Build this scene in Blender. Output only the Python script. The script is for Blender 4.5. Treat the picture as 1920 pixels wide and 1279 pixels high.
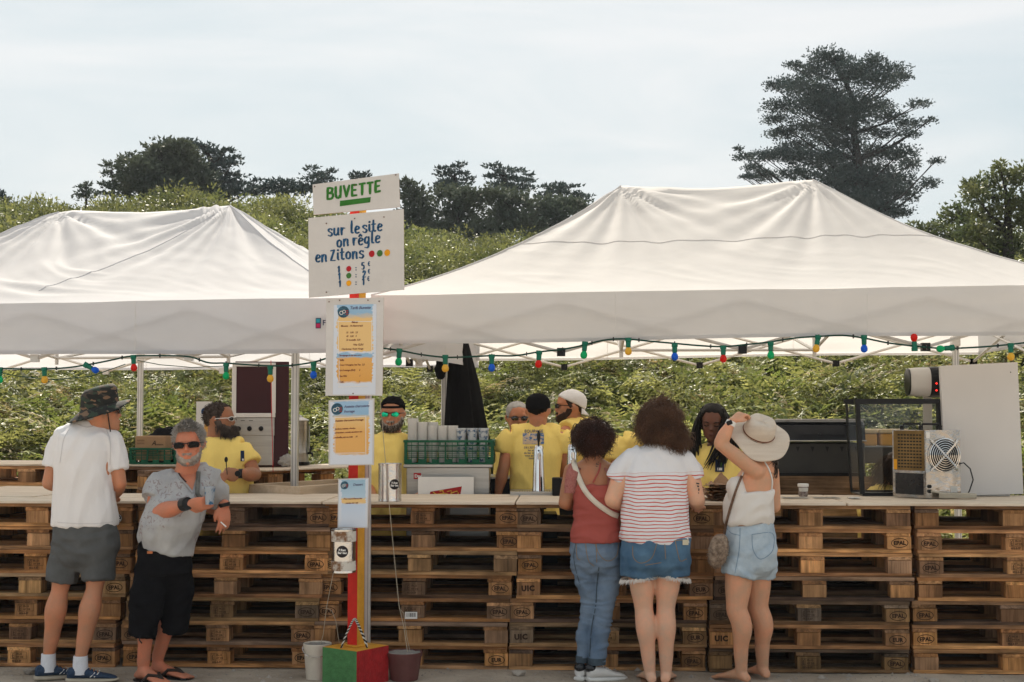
import bpy, bmesh, math, random
import numpy as np
from mathutils import Matrix, Vector, Euler, noise as mn
R = math.radians
PI = math.pi
random.seed(11); np.random.seed(11)
for o in list(bpy.data.objects): bpy.data.objects.remove(o)
SC = bpy.context.scene
COL = SC.collection

# ------------------------------------------------------------------ camera
FPX = 2630.0; EYE = 1.58; PITCH = math.atan(132.5/FPX)
cd = bpy.data.cameras.new('camera'); cam = bpy.data.objects.new('camera', cd); COL.objects.link(cam)
cam.location = (0, 0, EYE); cam.rotation_euler = (PI/2+PITCH, 0, 0)
cd.sensor_width = 36; cd.lens = FPX/1920*36; cd.clip_end = 3000; cd.clip_start = .1
SC.camera = cam
# ------------------------------------------------------------------ sky, sun, exposure
SUN_EL, SUN_AZ = R(47), R(9)        # azimuth measured from +Y (away from the camera) towards -X
w = bpy.data.worlds.new('World'); SC.world = w; w.use_nodes = True
nt = w.node_tree; nt.nodes.clear()
out = nt.nodes.new('ShaderNodeOutputWorld'); bg = nt.nodes.new('ShaderNodeBackground'); bg.inputs[1].default_value = .0665
sky = nt.nodes.new('ShaderNodeTexSky'); sky.sky_type = 'NISHITA'; sky.sun_disc = False
sky.sun_elevation = SUN_EL; sky.sun_rotation = -SUN_AZ; sky.air_density = 1.2; sky.dust_density = 2.5
tc = nt.nodes.new('ShaderNodeTexCoord'); mp = nt.nodes.new('ShaderNodeMapping')
mp.inputs['Rotation'].default_value = (0, R(24), R(15)); mp.inputs['Scale'].default_value = (1.3, 1.0, 6.5)
nz = nt.nodes.new('ShaderNodeTexNoise'); nz.inputs['Scale'].default_value = 1.9; nz.inputs['Detail'].default_value = 7; nz.inputs['Roughness'].default_value = .55
nz.inputs['Distortion'].default_value = .6
cr = nt.nodes.new('ShaderNodeValToRGB'); cr.color_ramp.elements[0].position = .36; cr.color_ramp.elements[1].position = .66
cr.color_ramp.elements[0].color = (5.15/8, 5.9/8, 6.2/8, 1); cr.color_ramp.elements[1].color = (7.0/8, 7.1/8, 7.08/8, 1)
mu = nt.nodes.new('ShaderNodeVectorMath'); mu.operation = 'SCALE'; mu.inputs['Scale'].default_value = 8.0
mx = nt.nodes.new('ShaderNodeMixRGB'); mx.inputs[0].default_value = .88
nt.links.new(tc.outputs['Generated'], mp.inputs[0]); nt.links.new(mp.outputs[0], nz.inputs['Vector'])
nt.links.new(nz.outputs['Fac'], cr.inputs[0]); nt.links.new(cr.outputs[0], mu.inputs[0])
nt.links.new(sky.outputs[0], mx.inputs[1]); nt.links.new(mu.outputs[0], mx.inputs[2])
nt.links.new(mx.outputs[0], bg.inputs[0]); nt.links.new(bg.outputs[0], out.inputs[0])
sl = bpy.data.lights.new('sun', 'SUN'); sl.energy = 5.0; sl.angle = R(.53); sl.color = (1, .91, .77)
so = bpy.data.objects.new('sun', sl); COL.objects.link(so)
sd = Vector((-math.sin(SUN_AZ)*math.cos(SUN_EL), math.cos(SUN_AZ)*math.cos(SUN_EL), math.sin(SUN_EL)))
so.rotation_euler = sd.to_track_quat('Z', 'Y').to_euler(); so.location = (0, 20, 20)
SC.view_settings.view_transform = 'Standard'; SC.view_settings.look = 'None'
SC.view_settings.exposure = 0.92; SC.view_settings.gamma = 1
try: SC.view_settings.use_curve_mapping = False
except Exception: pass
SC.render.engine = 'CYCLES'
SC.cycles.use_denoising = True
SC.cycles.max_bounces = 8; SC.cycles.diffuse_bounces = 4; SC.cycles.glossy_bounces = 3
SC.cycles.transmission_bounces = 6; SC.cycles.transparent_max_bounces = 8
SC.cycles.sample_clamp_indirect = 6

# ------------------------------------------------------------------ helpers
def P(px, py, d):
    """point in the place that the photograph shows at (px, py) when it stands d metres away"""
    u = (px-960)/FPX; v = (639.5-py)/FPX
    dy = math.cos(PITCH)-v*math.sin(PITCH); dz = math.sin(PITCH)+v*math.cos(PITCH)
    t = d/dy
    return Vector((u*t, d, EYE+dz*t))

INV = {}                      # top-level thing -> inverse of its matrix
ROOT = {}
def thing(name, label, cat, loc=(0, 0, 0), rotz=0, group=None):
    o = bpy.data.objects.new(name, None); COL.objects.link(o)
    o.empty_display_size = .1
    o.location = loc; o.rotation_euler = (0, 0, rotz)
    o['label'] = label; o['category'] = cat
    if group: o['group'] = group
    INV[o.name] = (Matrix.Translation(loc) @ Matrix.Rotation(rotz, 4, 'Z')).inverted()
    return o
def tag(o, label, cat, group=None, kind=None):
    if label: o['label'] = label
    if cat: o['category'] = cat
    if group: o['group'] = group
    if kind: o['kind'] = kind
    return o

class MB:
    def __init__(s): s.v = []; s.f = []; s.m = []; s.uv = None
    def add(s, vs, fs, mi=0):
        b = len(s.v); s.v.extend([tuple(p) for p in vs])
        s.f.extend([tuple(i+b for i in f) for f in fs]); s.m.extend([mi]*len(fs)); return s
    def box(s, c, size, rot=None, mi=0, jit=0, bev=0):
        hx, hy, hz = [q/2 for q in size]; vs = []
        if bev:
            k = bev
            for sz in (-1, 1):
                for sx, sy in ((-1, -1), (1, -1), (1, 1), (-1, 1)):
                    vs.append((sx*(hx-k), sy*(hy-k), sz*hz))
                for sx, sy in ((-1, -1), (1, -1), (1, 1), (-1, 1)):
                    vs.append((sx*(hx-k), sy*hy, sz*(hz-k))); vs.append((sx*hx, sy*(hy-k), sz*(hz-k)))
            v0 = [Vector(p) for p in vs]
            bm = bmesh.new()
            for p in v0: bm.verts.new(p)
            r = bmesh.ops.convex_hull(bm, input=bm.verts)
            bm.verts.index_update()
            vs = [v.co.copy() for v in bm.verts]; fs = [[v.index for v in f.verts] for f in bm.faces]; bm.free()
        else:
            vs = [Vector((x*hx, y*hy, z*hz)) for z in (-1, 1) for y in (-1, 1) for x in (-1, 1)]
            fs = [(0, 2, 3, 1), (4, 5, 7, 6), (0, 1, 5, 4), (2, 6, 7, 3), (0, 4, 6, 2), (1, 3, 7, 5)]
        if jit: vs = [v+Vector([random.uniform(-jit, jit) for _ in range(3)]) for v in vs]
        if rot is not None:
            m = rot if isinstance(rot, Matrix) else Euler(rot).to_matrix()
            vs = [m @ v for v in vs]
        c = Vector(c)
        return s.add([v+c for v in vs], fs, mi)
    def tube(s, pts, rad, seg=8, mi=0, cap=True, flat=1.0):
        pts = [Vector(p) for p in pts]; n = len(pts)
        if not isinstance(rad, (list, tuple)): rad = [rad]*n
        up = None; rings = []
        for i, p in enumerate(pts):
            d = (pts[min(i+1, n-1)]-pts[max(i-1, 0)])
            if d.length < 1e-9: d = Vector((0, 0, 1))
            d.normalize()
            if up is None:
                up = Vector((0, 0, 1)) if abs(d.z) < .9 else Vector((0, 1, 0))
            a = d.cross(up); a.normalize(); b = a.cross(d); b.normalize(); up = b
            rings.append([p+(a*math.cos(2*PI*k/seg)+b*math.sin(2*PI*k/seg)*flat)*rad[i] for k in range(seg)])
        vs = [q for r in rings for q in r]; fs = []
        for i in range(n-1):
            for k in range(seg):
                k2 = (k+1) % seg
                fs.append((i*seg+k, i*seg+k2, (i+1)*seg+k2, (i+1)*seg+k))
        if cap: fs.append(tuple(range(seg))[::-1]); fs.append(tuple((n-1)*seg+k for k in range(seg)))
        return s.add(vs, fs, mi)
    def lathe(s, prof, c=(0, 0, 0), seg=24, mi=0, m=None, a0=0, a1=2*PI, sx=1, sy=1):
        full = abs(a1-a0-2*PI) < 1e-6; n = seg if full else seg+1
        vs = []; c = Vector(c)
        for r, z in prof:
            for k in range(n):
                a = a0+(a1-a0)*k/seg
                q = Vector((r*math.cos(a)*sx, r*math.sin(a)*sy, z))
                if m is not None: q = m @ q
                vs.append(q+c)
        fs = []
        for i in range(len(prof)-1):
            for k in range(seg):
                k2 = (k+1) % n
                fs.append((i*n+k, i*n+k2, (i+1)*n+k2, (i+1)*n+k))
        return s.add(vs, fs, mi)
    def sphere(s, c, r, seg=16, rg=10, mi=0, m=None):
        r = r if isinstance(r, (tuple, list)) else (r, r, r)
        vs = []; c = Vector(c)
        for i in range(rg+1):
            t = PI*i/rg
            for k in range(seg):
                a = 2*PI*k/seg
                q = Vector((r[0]*math.sin(t)*math.cos(a), r[1]*math.sin(t)*math.sin(a), -r[2]*math.cos(t)))
                if m is not None: q = m @ q
                vs.append(q+c)
        fs = [(i*seg+k, i*seg+(k+1) % seg, (i+1)*seg+(k+1) % seg, (i+1)*seg+k) for i in range(rg) for k in range(seg)]
        return s.add(vs, fs, mi)
    def grid(s, fn, nu, nv, mi=0):
        vs = [fn(i/nu, j/nv) for j in range(nv+1) for i in range(nu+1)]
        fs = [(j*(nu+1)+i, j*(nu+1)+i+1, (j+1)*(nu+1)+i+1, (j+1)*(nu+1)+i) for j in range(nv) for i in range(nu)]
        return s.add(vs, fs, mi)
    def xf(s, m): s.v = [tuple(m @ Vector(p)) for p in s.v]; return s
    def mesh(s, name, mats, smooth=False, sharp=None):
        me = bpy.data.meshes.new(name); me.from_pydata(s.v, [], s.f)
        if not isinstance(mats, (list, tuple)): mats = [mats]
        for q in mats: me.materials.append(q)
        if any(s.m): me.polygons.foreach_set('material_index', s.m)
        bm = bmesh.new(); bm.from_mesh(me)
        bmesh.ops.remove_doubles(bm, verts=bm.verts, dist=1e-6)
        bmesh.ops.recalc_face_normals(bm, faces=bm.faces); bm.to_mesh(me); bm.free()
        if smooth: me.shade_smooth()
        if smooth and sharp: 
            try: me.set_sharp_from_angle(angle=R(sharp))
            except Exception: pass
        me.update(); return me
    def build(s, name, mats, parent=None, world=True, smooth=False, sharp=35):
        """world=True: vertices are in place coordinates and are moved into the parent's frame"""
        if parent is not None and world:
            inv = INV[parent.name]; s.xf(inv)
        ob = bpy.data.objects.new(name, s.mesh(name, mats, smooth, sharp)); COL.objects.link(ob)
        if parent is not None:
            ob.parent = parent; INV[ob.name] = INV[parent.name]
        return ob
def solo(mb, name, mats, label, cat, loc, group=None, kind=None, smooth=False, sharp=35):
    """a thing that is one mesh, its origin at loc"""
    loc = Vector(loc); mb.v = [tuple(Vector(p)-loc) for p in mb.v]
    ob = mb.build(name, mats, None, False, smooth, sharp); ob.location = loc
    return tag(ob, label, cat, group, kind)
def copy_thing(src, loc=None, rotz=None, label=None, group=None):
    def cp(o, par):
        c = o.copy(); COL.objects.link(c); c.parent = par
        for ch in KIDS(o): cp(ch, c)
        return c
    c = cp(src, None)
    if loc is not None: c.location = loc
    if rotz is not None: c.rotation_euler = (0, 0, rotz)
    if label: c['label'] = label
    if group: c['group'] = group
    return c
def KIDS(o): return list(o.children)

# ------------------------------------------------------------------ materials
def col4(c): return (c[0], c[1], c[2], 1)
MATS = {}
def M(name, col, rough=.6, var=.12, vs=6, bump=0, bs=60, metal=0, transl=0, stretch=(1, 1, 1), rnd=0, spec=.22, col2=None, thr=None, coat=0, det=4, sheen=0):
    if name in MATS: return MATS[name]
    m = bpy.data.materials.new(name); m.use_nodes = True; MATS[name] = m
    n = m.node_tree; L = n.links.new; b = n.nodes['Principled BSDF']; o = n.nodes['Material Output']
    tc = n.nodes.new('ShaderNodeTexCoord'); mp = n.nodes.new('ShaderNodeMapping'); mp.inputs['Scale'].default_value = stretch
    L(tc.outputs['Object'], mp.inputs[0])
    nz = n.nodes.new('ShaderNodeTexNoise'); nz.inputs['Scale'].default_value = vs; nz.inputs['Detail'].default_value = det; nz.inputs['Roughness'].default_value = .6
    L(mp.outputs[0], nz.inputs['Vector'])
    c2 = col2 if col2 else [min(1, q*(1+var)) for q in col]; c1 = col if col2 else [q*(1-var) for q in col]
    rp = n.nodes.new('ShaderNodeValToRGB'); lo, hi = thr if thr else (.3, .7)
    rp.color_ramp.elements[0].position = lo; rp.color_ramp.elements[1].position = hi
    rp.color_ramp.elements[0].color = col4(c1); rp.color_ramp.elements[1].color = col4(c2)
    L(nz.outputs['Fac'], rp.inputs[0]); cs = rp.outputs[0]
    if rnd:
        oi = n.nodes.new('ShaderNodeObjectInfo'); mr = n.nodes.new('ShaderNodeMapRange')
        mr.inputs['To Min'].default_value = 1-rnd; mr.inputs['To Max'].default_value = 1+rnd
        L(oi.outputs['Random'], mr.inputs['Value'])
        vm = n.nodes.new('ShaderNodeVectorMath'); vm.operation = 'SCALE'; L(cs, vm.inputs[0]); L(mr.outputs[0], vm.inputs['Scale']); cs = vm.outputs[0]
    L(cs, b.inputs['Base Color'])
    b.inputs['Roughness'].default_value = rough; b.inputs['Metallic'].default_value = metal
    b.inputs['Specular IOR Level'].default_value = spec
    if coat: b.inputs['Coat Weight'].default_value = coat
    if sheen: b.inputs['Sheen Weight'].default_value = sheen
    if bump:
        n2 = n.nodes.new('ShaderNodeTexNoise'); n2.inputs['Scale'].default_value = bs; n2.inputs['Detail'].default_value = 5
        L(mp.outputs[0], n2.inputs['Vector']); bp = n.nodes.new('ShaderNodeBump'); bp.inputs['Strength'].default_value = bump; bp.inputs['Distance'].default_value = .02
        L(n2.outputs['Fac'], bp.inputs['Height']); L(bp.outputs[0], b.inputs['Normal'])
    if transl:
        t = n.nodes.new('ShaderNodeBsdfTranslucent'); L(cs, t.inputs[0]); ms = n.nodes.new('ShaderNodeMixShader'); ms.inputs[0].default_value = transl
        L(b.outputs[0], ms.inputs[1]); L(t.outputs[0], ms.inputs[2]); L(ms.outputs[0], o.inputs[0])
    return m
def nodes_of(m): return m.node_tree.nodes, m.node_tree.links.new, m.node_tree.nodes['Principled BSDF']

def wood_mat(name, ramp, axis=0, grain=1.0, rough=.75):
    """each plank takes its own tone from its own number"""
    m = bpy.data.materials.new(name); m.use_nodes = True; N, L, b = nodes_of(m)
    tc = N.new('ShaderNodeTexCoord'); oi = N.new('ShaderNodeObjectInfo')
    vm = N.new('ShaderNodeVectorMath'); vm.operation = 'SCALE'; vm.inputs['Scale'].default_value = 37
    cx = N.new('ShaderNodeCombineXYZ')
    for k in range(3): L(oi.outputs['Random'], cx.inputs[k])
    L(cx.outputs[0], vm.inputs[0])
    mp = N.new('ShaderNodeMapping'); s = [22, 22, 22]; s[axis] = 1.3; mp.inputs['Scale'].default_value = s
    L(tc.outputs['Object'], mp.inputs[0]); L(vm.outputs[0], mp.inputs['Location'])
    nz = N.new('ShaderNodeTexNoise'); nz.inputs['Scale'].default_value = 1.6*grain; nz.inputs['Detail'].default_value = 8; nz.inputs['Roughness'].default_value = .65; nz.inputs['Distortion'].default_value = .7
    L(mp.outputs[0], nz.inputs['Vector'])
    rp = N.new('ShaderNodeValToRGB'); rp.color_ramp.interpolation = 'LINEAR'
    els = rp.color_ramp.elements
    for i, c in enumerate(ramp):
        e = els[i] if i < 2 else els.new(i/(len(ramp)-1))
        e.position = i/(len(ramp)-1); e.color = col4(c)
    L(oi.outputs['Random'], rp.inputs[0])
    mr = N.new('ShaderNodeMapRange'); mr.inputs['From Min'].default_value = .3; mr.inputs['From Max'].default_value = .72
    mr.inputs['To Min'].default_value = .28; mr.inputs['To Max'].default_value = 1.45
    L(nz.outputs['Fac'], mr.inputs['Value'])
    # broad stains
    n3 = N.new('ShaderNodeTexNoise'); n3.inputs['Scale'].default_value = 5; n3.inputs['Detail'].default_value = 3
    vv = N.new('ShaderNodeVectorMath'); vv.operation = 'ADD'; L(tc.outputs['Object'], vv.inputs[0]); L(vm.outputs[0], vv.inputs[1]); L(vv.outputs[0], n3.inputs['Vector'])
    m3 = N.new('ShaderNodeMapRange'); m3.inputs['From Min'].default_value = .35; m3.inputs['From Max'].default_value = .65; m3.inputs['To Min'].default_value = .6; m3.inputs['To Max'].default_value = 1.15
    L(n3.outputs['Fac'], m3.inputs['Value'])
    mm = N.new('ShaderNodeMath'); mm.operation = 'MULTIPLY'; L(mr.outputs[0], mm.inputs[0]); L(m3.outputs[0], mm.inputs[1])
    tn = N.new('ShaderNodeVectorMath'); tn.operation = 'MULTIPLY'; L(rp.outputs[0], tn.inputs[0]); L(oi.outputs['Color'], tn.inputs[1])
    sc = N.new('ShaderNodeVectorMath'); sc.operation = 'SCALE'; L(tn.outputs[0], sc.inputs[0]); L(mm.outputs[0], sc.inputs['Scale'])
    L(sc.outputs[0], b.inputs['Base Color']); b.inputs['Roughness'].default_value = rough; b.inputs['Specular IOR Level'].default_value = .1
    bp = N.new('ShaderNodeBump'); bp.inputs['Strength'].default_value = .5; bp.inputs['Distance'].default_value = .006
    L(nz.outputs['Fac'], bp.inputs['Height']); L(bp.outputs[0], b.inputs['Normal'])
    MATS[name] = m; return m

PAL = [(.24, .12, .052), (.36, .19, .08), (.13, .085, .055), (.54, .30, .12), (.25, .175, .12), (.44, .235, .095), (.11, .072, .05), (.6, .34, .14), (.30, .155, .068)]
m_plank = wood_mat('pallet plank wood', PAL, 0)
m_plank_y = wood_mat('pallet cross plank wood', PAL, 1)
m_block = wood_mat('pallet block wood', [(.30, .155, .066), (.44, .235, .09), (.18, .105, .06), (.52, .28, .105), (.24, .165, .11), (.46, .24, .092)], 2, .8)
m_bleach = M('weathered plywood', (.50, .39, .28), .7, vs=3.4, stretch=(1, 9, 9), col2=(.76, .66, .54), bump=.25, bs=40, det=8)
m_ply = M('pale plywood', (.50, .38, .26), .7, vs=3, stretch=(1, 8, 8), col2=(.62, .5, .37), bump=.2, bs=40)
m_alu = M('aluminium pole', (.62, .61, .59), .35, .08, metal=.55)
m_white = M('white paint', (.74, .72, .69), .55, .05)
m_black = M('black plastic', (.010, .010, .011), .35, .2)
m_capblk = M('black cap cloth', (.010, .010, .011), .95, .2, spec=.03, bump=.2, bs=60)
m_blackcloth = M('black cloth', (.009, .009, .010), .9, .3, spec=.05, bump=.3, bs=20)
m_steel = M('brushed steel', (.40, .385, .365), .34, .12, vs=3, stretch=(1, 1, 14), metal=1, bump=.06, bs=25)
m_chrome = M('chrome', (.8, .8, .8), .06, .02, metal=1)
m_crate = M('green crate plastic', (.008, .10, .05), .45, .2, transl=.1)
m_red = M('red paint', (.55, .02, .012), .5, .12, vs=14, bump=.15, bs=60)
m_red2 = M('dark red paint', (.36, .018, .02), .6, .25, vs=24, bump=.35, bs=70)
m_yel = M('ochre yellow paint', (.62, .30, .035), .55, .16, vs=12, bump=.2, bs=60)
m_grn = M('green paint', (.07, .20, .07), .65, .2, vs=26, bump=.4, bs=80)
m_inkbrown = M('burnt stamp ink', (.035, .018, .01), .8, .3)
m_twine = M('pale twine', (.42, .36, .27), .9, .2)
# ------------------------------------------------------------------ terrain
def TZ(x, y):
    if y < 11.8: b = 0
    elif y < 40: b = .235*(y-12.6)+.19*math.exp(-(y-11.8)/1.2)
    else: b = .235*27.4+(y-40)*.125
    b = max(0, b)
    if y > 70: b = .235*27.4+30*.125-(y-70)*.02
    if y > 20:
        u = x/y; b -= min(1, (y-20)/15)*(y/38)*(.95*min(1, max(0, (u+.16)/.06))+.35*min(1, max(0, (-u-.26)/.1)))
    k = min(1, max(0, (y-12)/8))
    b += k*.5*mn.noise(Vector((x*.09, y*.09, 3)))+k*.15*mn.noise(Vector((x*.35, y*.35, 7)))
    b += .25*math.sin(x*.05+1)*k
    return b
mb = MB()
ys = [-40, -15, -5, 0, 3]+[3.5+.25*i for i in range(34)]+[12+.8*i for i in range(44)]+[48, 52, 56, 60, 66, 72, 85, 110, 160, 220, 300]
xs = [-300, -220, -150, -80, -50]+[-40+1.3*i for i in range(24)]+[-9+.3*i for i in range(61)]+[9.3+1.3*i for i in range(24)]+[50, 80, 150, 220, 300]
def gz(x, y):
    z = TZ(x, y)
    if y < 12.2 and abs(x) < 10 and y > 3: z += .012*mn.noise(Vector((x*2, y*2, 0)))+.006*mn.noise(Vector((x*9, y*9, 0)))
    return z
vs = [(x, y, gz(x, y)) for y in ys for x in xs]; nx = len(xs)
mb.add(vs, [(j*nx+i, j*nx+i+1, (j+1)*nx+i+1, (j+1)*nx+i) for j in range(len(ys)-1) for i in range(nx-1)])
mg = M('gravelly dirt', (.27, .22, .17), .95, vs=2.2, col2=(.50, .42, .335), bump=.9, bs=22, det=10)
N, L, b = nodes_of(mg)
vo = N.new('ShaderNodeTexVoronoi'); vo.inputs['Scale'].default_value = 55; tcn = [q for q in N if q.type == 'TEX_COORD'][0]
L(tcn.outputs['Object'], vo.inputs['Vector'])
rp2 = N.new('ShaderNodeValToRGB'); rp2.color_ramp.elements[0].position = .0; rp2.color_ramp.elements[1].position = .16; rp2.color_ramp.elements[0].color = (1.9, 1.85, 1.8, 1); rp2.color_ramp.elements[1].color = (1, 1, 1, 1)
L(vo.outputs['Distance'], rp2.inputs[0])
old = b.inputs['Base Color'].links[0].from_socket; mxx = N.new('ShaderNodeMixRGB'); mxx.blend_type = 'MULTIPLY'; mxx.inputs[0].default_value = .8
L(old, mxx.inputs[1]); L(rp2.outputs[0], mxx.inputs[2]); L(mxx.outputs[0], b.inputs['Base Color'])
# grass under the bracken further back
geo = N.new('ShaderNodeNewGeometry'); sp = N.new('ShaderNodeSeparateXYZ'); L(geo.outputs['Position'], sp.inputs[0])
mr = N.new('ShaderNodeMapRange'); mr.inputs['From Min'].default_value = 11.6; mr.inputs['From Max'].default_value = 12.8; L(sp.outputs['Y'], mr.inputs['Value'])
mx2 = N.new('ShaderNodeMixRGB'); mx2.inputs[2].default_value = (.055, .062, .02, 1); L(mr.outputs[0], mx2.inputs[0]); L(mxx.outputs[0], mx2.inputs[1]); L(mx2.outputs[0], b.inputs['Base Color'])
g = mb.build('ground', mg, None, False, True, None); g['kind'] = 'structure'; g['label'] = 'dusty gravel ground rising into a bracken slope'

# loose stones at the foot of the pallets
m_stone = M('pale stone', (.42, .37, .32), .9, .3, vs=14, bump=.5, bs=40, rnd=.35)
def stone_mesh(seed):
    random.seed(seed); bm = bmesh.new(); bmesh.ops.create_icosphere(bm, subdivisions=1, radius=1)
    for v in bm.verts:
        v.co *= random.uniform(.7, 1.15); v.co.z *= .6
    me = bpy.data.meshes.new('stone'); bm.to_mesh(me); bm.free(); me.materials.append(m_stone); return me
SM = [stone_mesh(i) for i in range(5)]
random.seed(5)
big = [(57, 1251, 8.55, .05, 'grey lump of stone by the left pallets next to the blue shoe'), (1750, 1266, 8.3, .035, 'pale stone at the foot of the right pallet stack'), (973, 1262, 8.5, .045, 'flat buried stone in front of the middle pallets'), (1478, 1274, 8.25, .03, 'small stone lying right of the barefoot woman')]
for px, py, d, s, lb in big:
    p = P(px, py, d); o = bpy.data.objects.new('stone', random.choice(SM)); COL.objects.link(o); o.location = (p.x, d, s*.3); o.scale = (s*1.2, s, s); o.rotation_euler = (0, 0, random.random()*6); tag(o, lb, 'stone')
mb = MB()
for i in range(3800):
    x = random.uniform(-4.2, 4.2); y = random.uniform(6.9, 8.75); s = random.uniform(.003, .011)*(2.6 if random.random() < .05 else 1)
    q = [(x+s*random.uniform(.6, 1.3)*math.cos(a), y+s*random.uniform(.6, 1.3)*math.sin(a), gz(x, y)-.001) for a in (0, 1.57, 3.14, 4.7)]
    mb.add(q+[(x, y, gz(x, y)+s*.7)], [(0, 1, 4), (1, 2, 4), (2, 3, 4), (3, 0, 4)])
gr = mb.build('gravel', m_stone, None, False); gr['kind'] = 'stuff'; gr['label'] = 'loose gravel scattered on the ground'

# ------------------------------------------------------------------ foliage materials
def leaf_mat(name, c1, c2, transl=.35, rough=.42, spec=.5, rnd=.25, vs=.8):
    m = M(name, c1, rough, vs=vs, col2=c2, transl=transl, rnd=rnd, spec=spec, thr=(.35, .65)); return m
m_fern = leaf_mat('bracken frond', (.15, .16, .042), (.35, .335, .115), .45, .5, .28, .5)
m_fern2 = leaf_mat('dark bracken frond', (.09, .12, .028), (.22, .24, .06), .4, .5, .25, .5)
m_fern3 = leaf_mat('dry bracken frond', (.25, .19, .08), (.42, .35, .18), .35, .6, .2, .4)
m_shrub = leaf_mat('shrub leaf', (.085, .105, .03), (.26, .255, .085), .4, .5, .3, .35, 1.5)
m_dark = leaf_mat('cypress foliage', (.044, .068, .068), (.08, .105, .095), .12, .7, .25, .1, .7)  # bluish tone puts distance haze into the foliage colour
m_pine = leaf_mat('evergreen foliage', (.058, .080, .058), (.12, .135, .085), .15, .65, .3, .1, .7)
m_bush = leaf_mat('broad leaf', (.06, .09, .034), (.17, .18, .07), .3, .4, .5, .1, 1.2)
m_bark = M('dark bark', (.035, .03, .028), .9, .3, vs=4, bump=.5, bs=12)

# ------------------------------------------------------------------ bracken and scrub: ground cover as stuff
def frond_proto(seed, nf=9, h=1.0):
    rnd = random.Random(seed); mb = MB()
    for f in range(nf):
        a = 2*PI*f/nf+rnd.uniform(-.5, .5); ln = h*rnd.uniform(.6, 1.15); lean = rnd.uniform(.7, 1.45); tw = rnd.uniform(-.5, .5)
        ca, sa = math.cos(a), math.sin(a); pts = []
        n = 11
        for i in range(n+1):
            t = i/n; rr = lean*ln*(t**1.7)*.8; zz = ln*(t-.42*lean*t**3)
            pts.append(Vector((ca*rr, sa*rr, zz)))
        side = Vector((-sa, ca, tw)).normalized()
        for i in range(3, n):
            t = i/n; wd = .30*h*(1-t)**.9*(1.0 if i > 4 else .8)*rnd.uniform(.8, 1.1)+.01
            p = pts[i]; q = (pts[i+1]-pts[i-1]).normalized(); nn = q.cross(side).normalized()
            for s in (-1, 1):
                d = (side*s*.9+q*.45).normalized(); dr = -nn*.12*rnd.uniform(-1, 1)
                tip = p+d*wd+Vector((0, 0, -.16*wd))+dr*wd
                for k in range(3):   # leaflets along the pinna
                    b0 = p+(tip-p)*(k/3); b1 = p+(tip-p)*((k+1)/3); w = .034*h*(1-k/3.6)
                    mb.add([b0-q*w, b0+q*w, b1+q*w*.45+Vector((0, 0, rnd.uniform(-.012, .012))), b1-q*w*.45], [(0, 1, 2, 3)])
        for i in range(n):
            w = .006*(1-i/n)+.002
            mb.add([pts[i]-side*w, pts[i]+side*w, pts[i+1]+side*w*.8, pts[i+1]-side*w*.8], [(0, 1, 2, 3)])
    return mb.mesh('bracken plant', (m_fern, m_fern2, m_fern, m_fern2, m_fern, m_fern, m_fern3, m_fern2)[seed % 8])
def leafball_proto(seed, n=900, size=.09, mat=None, lumps=8, flat=.8):
    rnd = random.Random(seed); mb = MB(); vs = []; fs = []
    cs = [(Vector((rnd.uniform(-.5, .5), rnd.uniform(-.5, .5), rnd.uniform(.2, .8))), rnd.uniform(.25, .45)) for _ in range(lumps)]
    for i in range(n):
        c, r = rnd.choice(cs)
        d = Vector((rnd.gauss(0, 1), rnd.gauss(0, 1), rnd.gauss(0, 1)*flat+.25)).normalized()
        p = c+d*r*rnd.uniform(.7, 1.08)
        a = (d+Vector((rnd.uniform(-1, 1), rnd.uniform(-1, 1), rnd.uniform(-1, 1)))*.9).normalized()
        b = a.cross(Vector((rnd.uniform(-1, 1), rnd.uniform(-1, 1), rnd.uniform(-1, 1)))).normalized()
        s = size*rnd.uniform(.5, 1.2)
        k = len(vs); vs += [p-b*s*.35, p+a*s, p+b*s*.35, p-a*s*.6]; fs.append((k, k+1, k+2, k+3))
    mb.add(vs, fs); return mb.mesh('scrub plant', mat)
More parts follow.
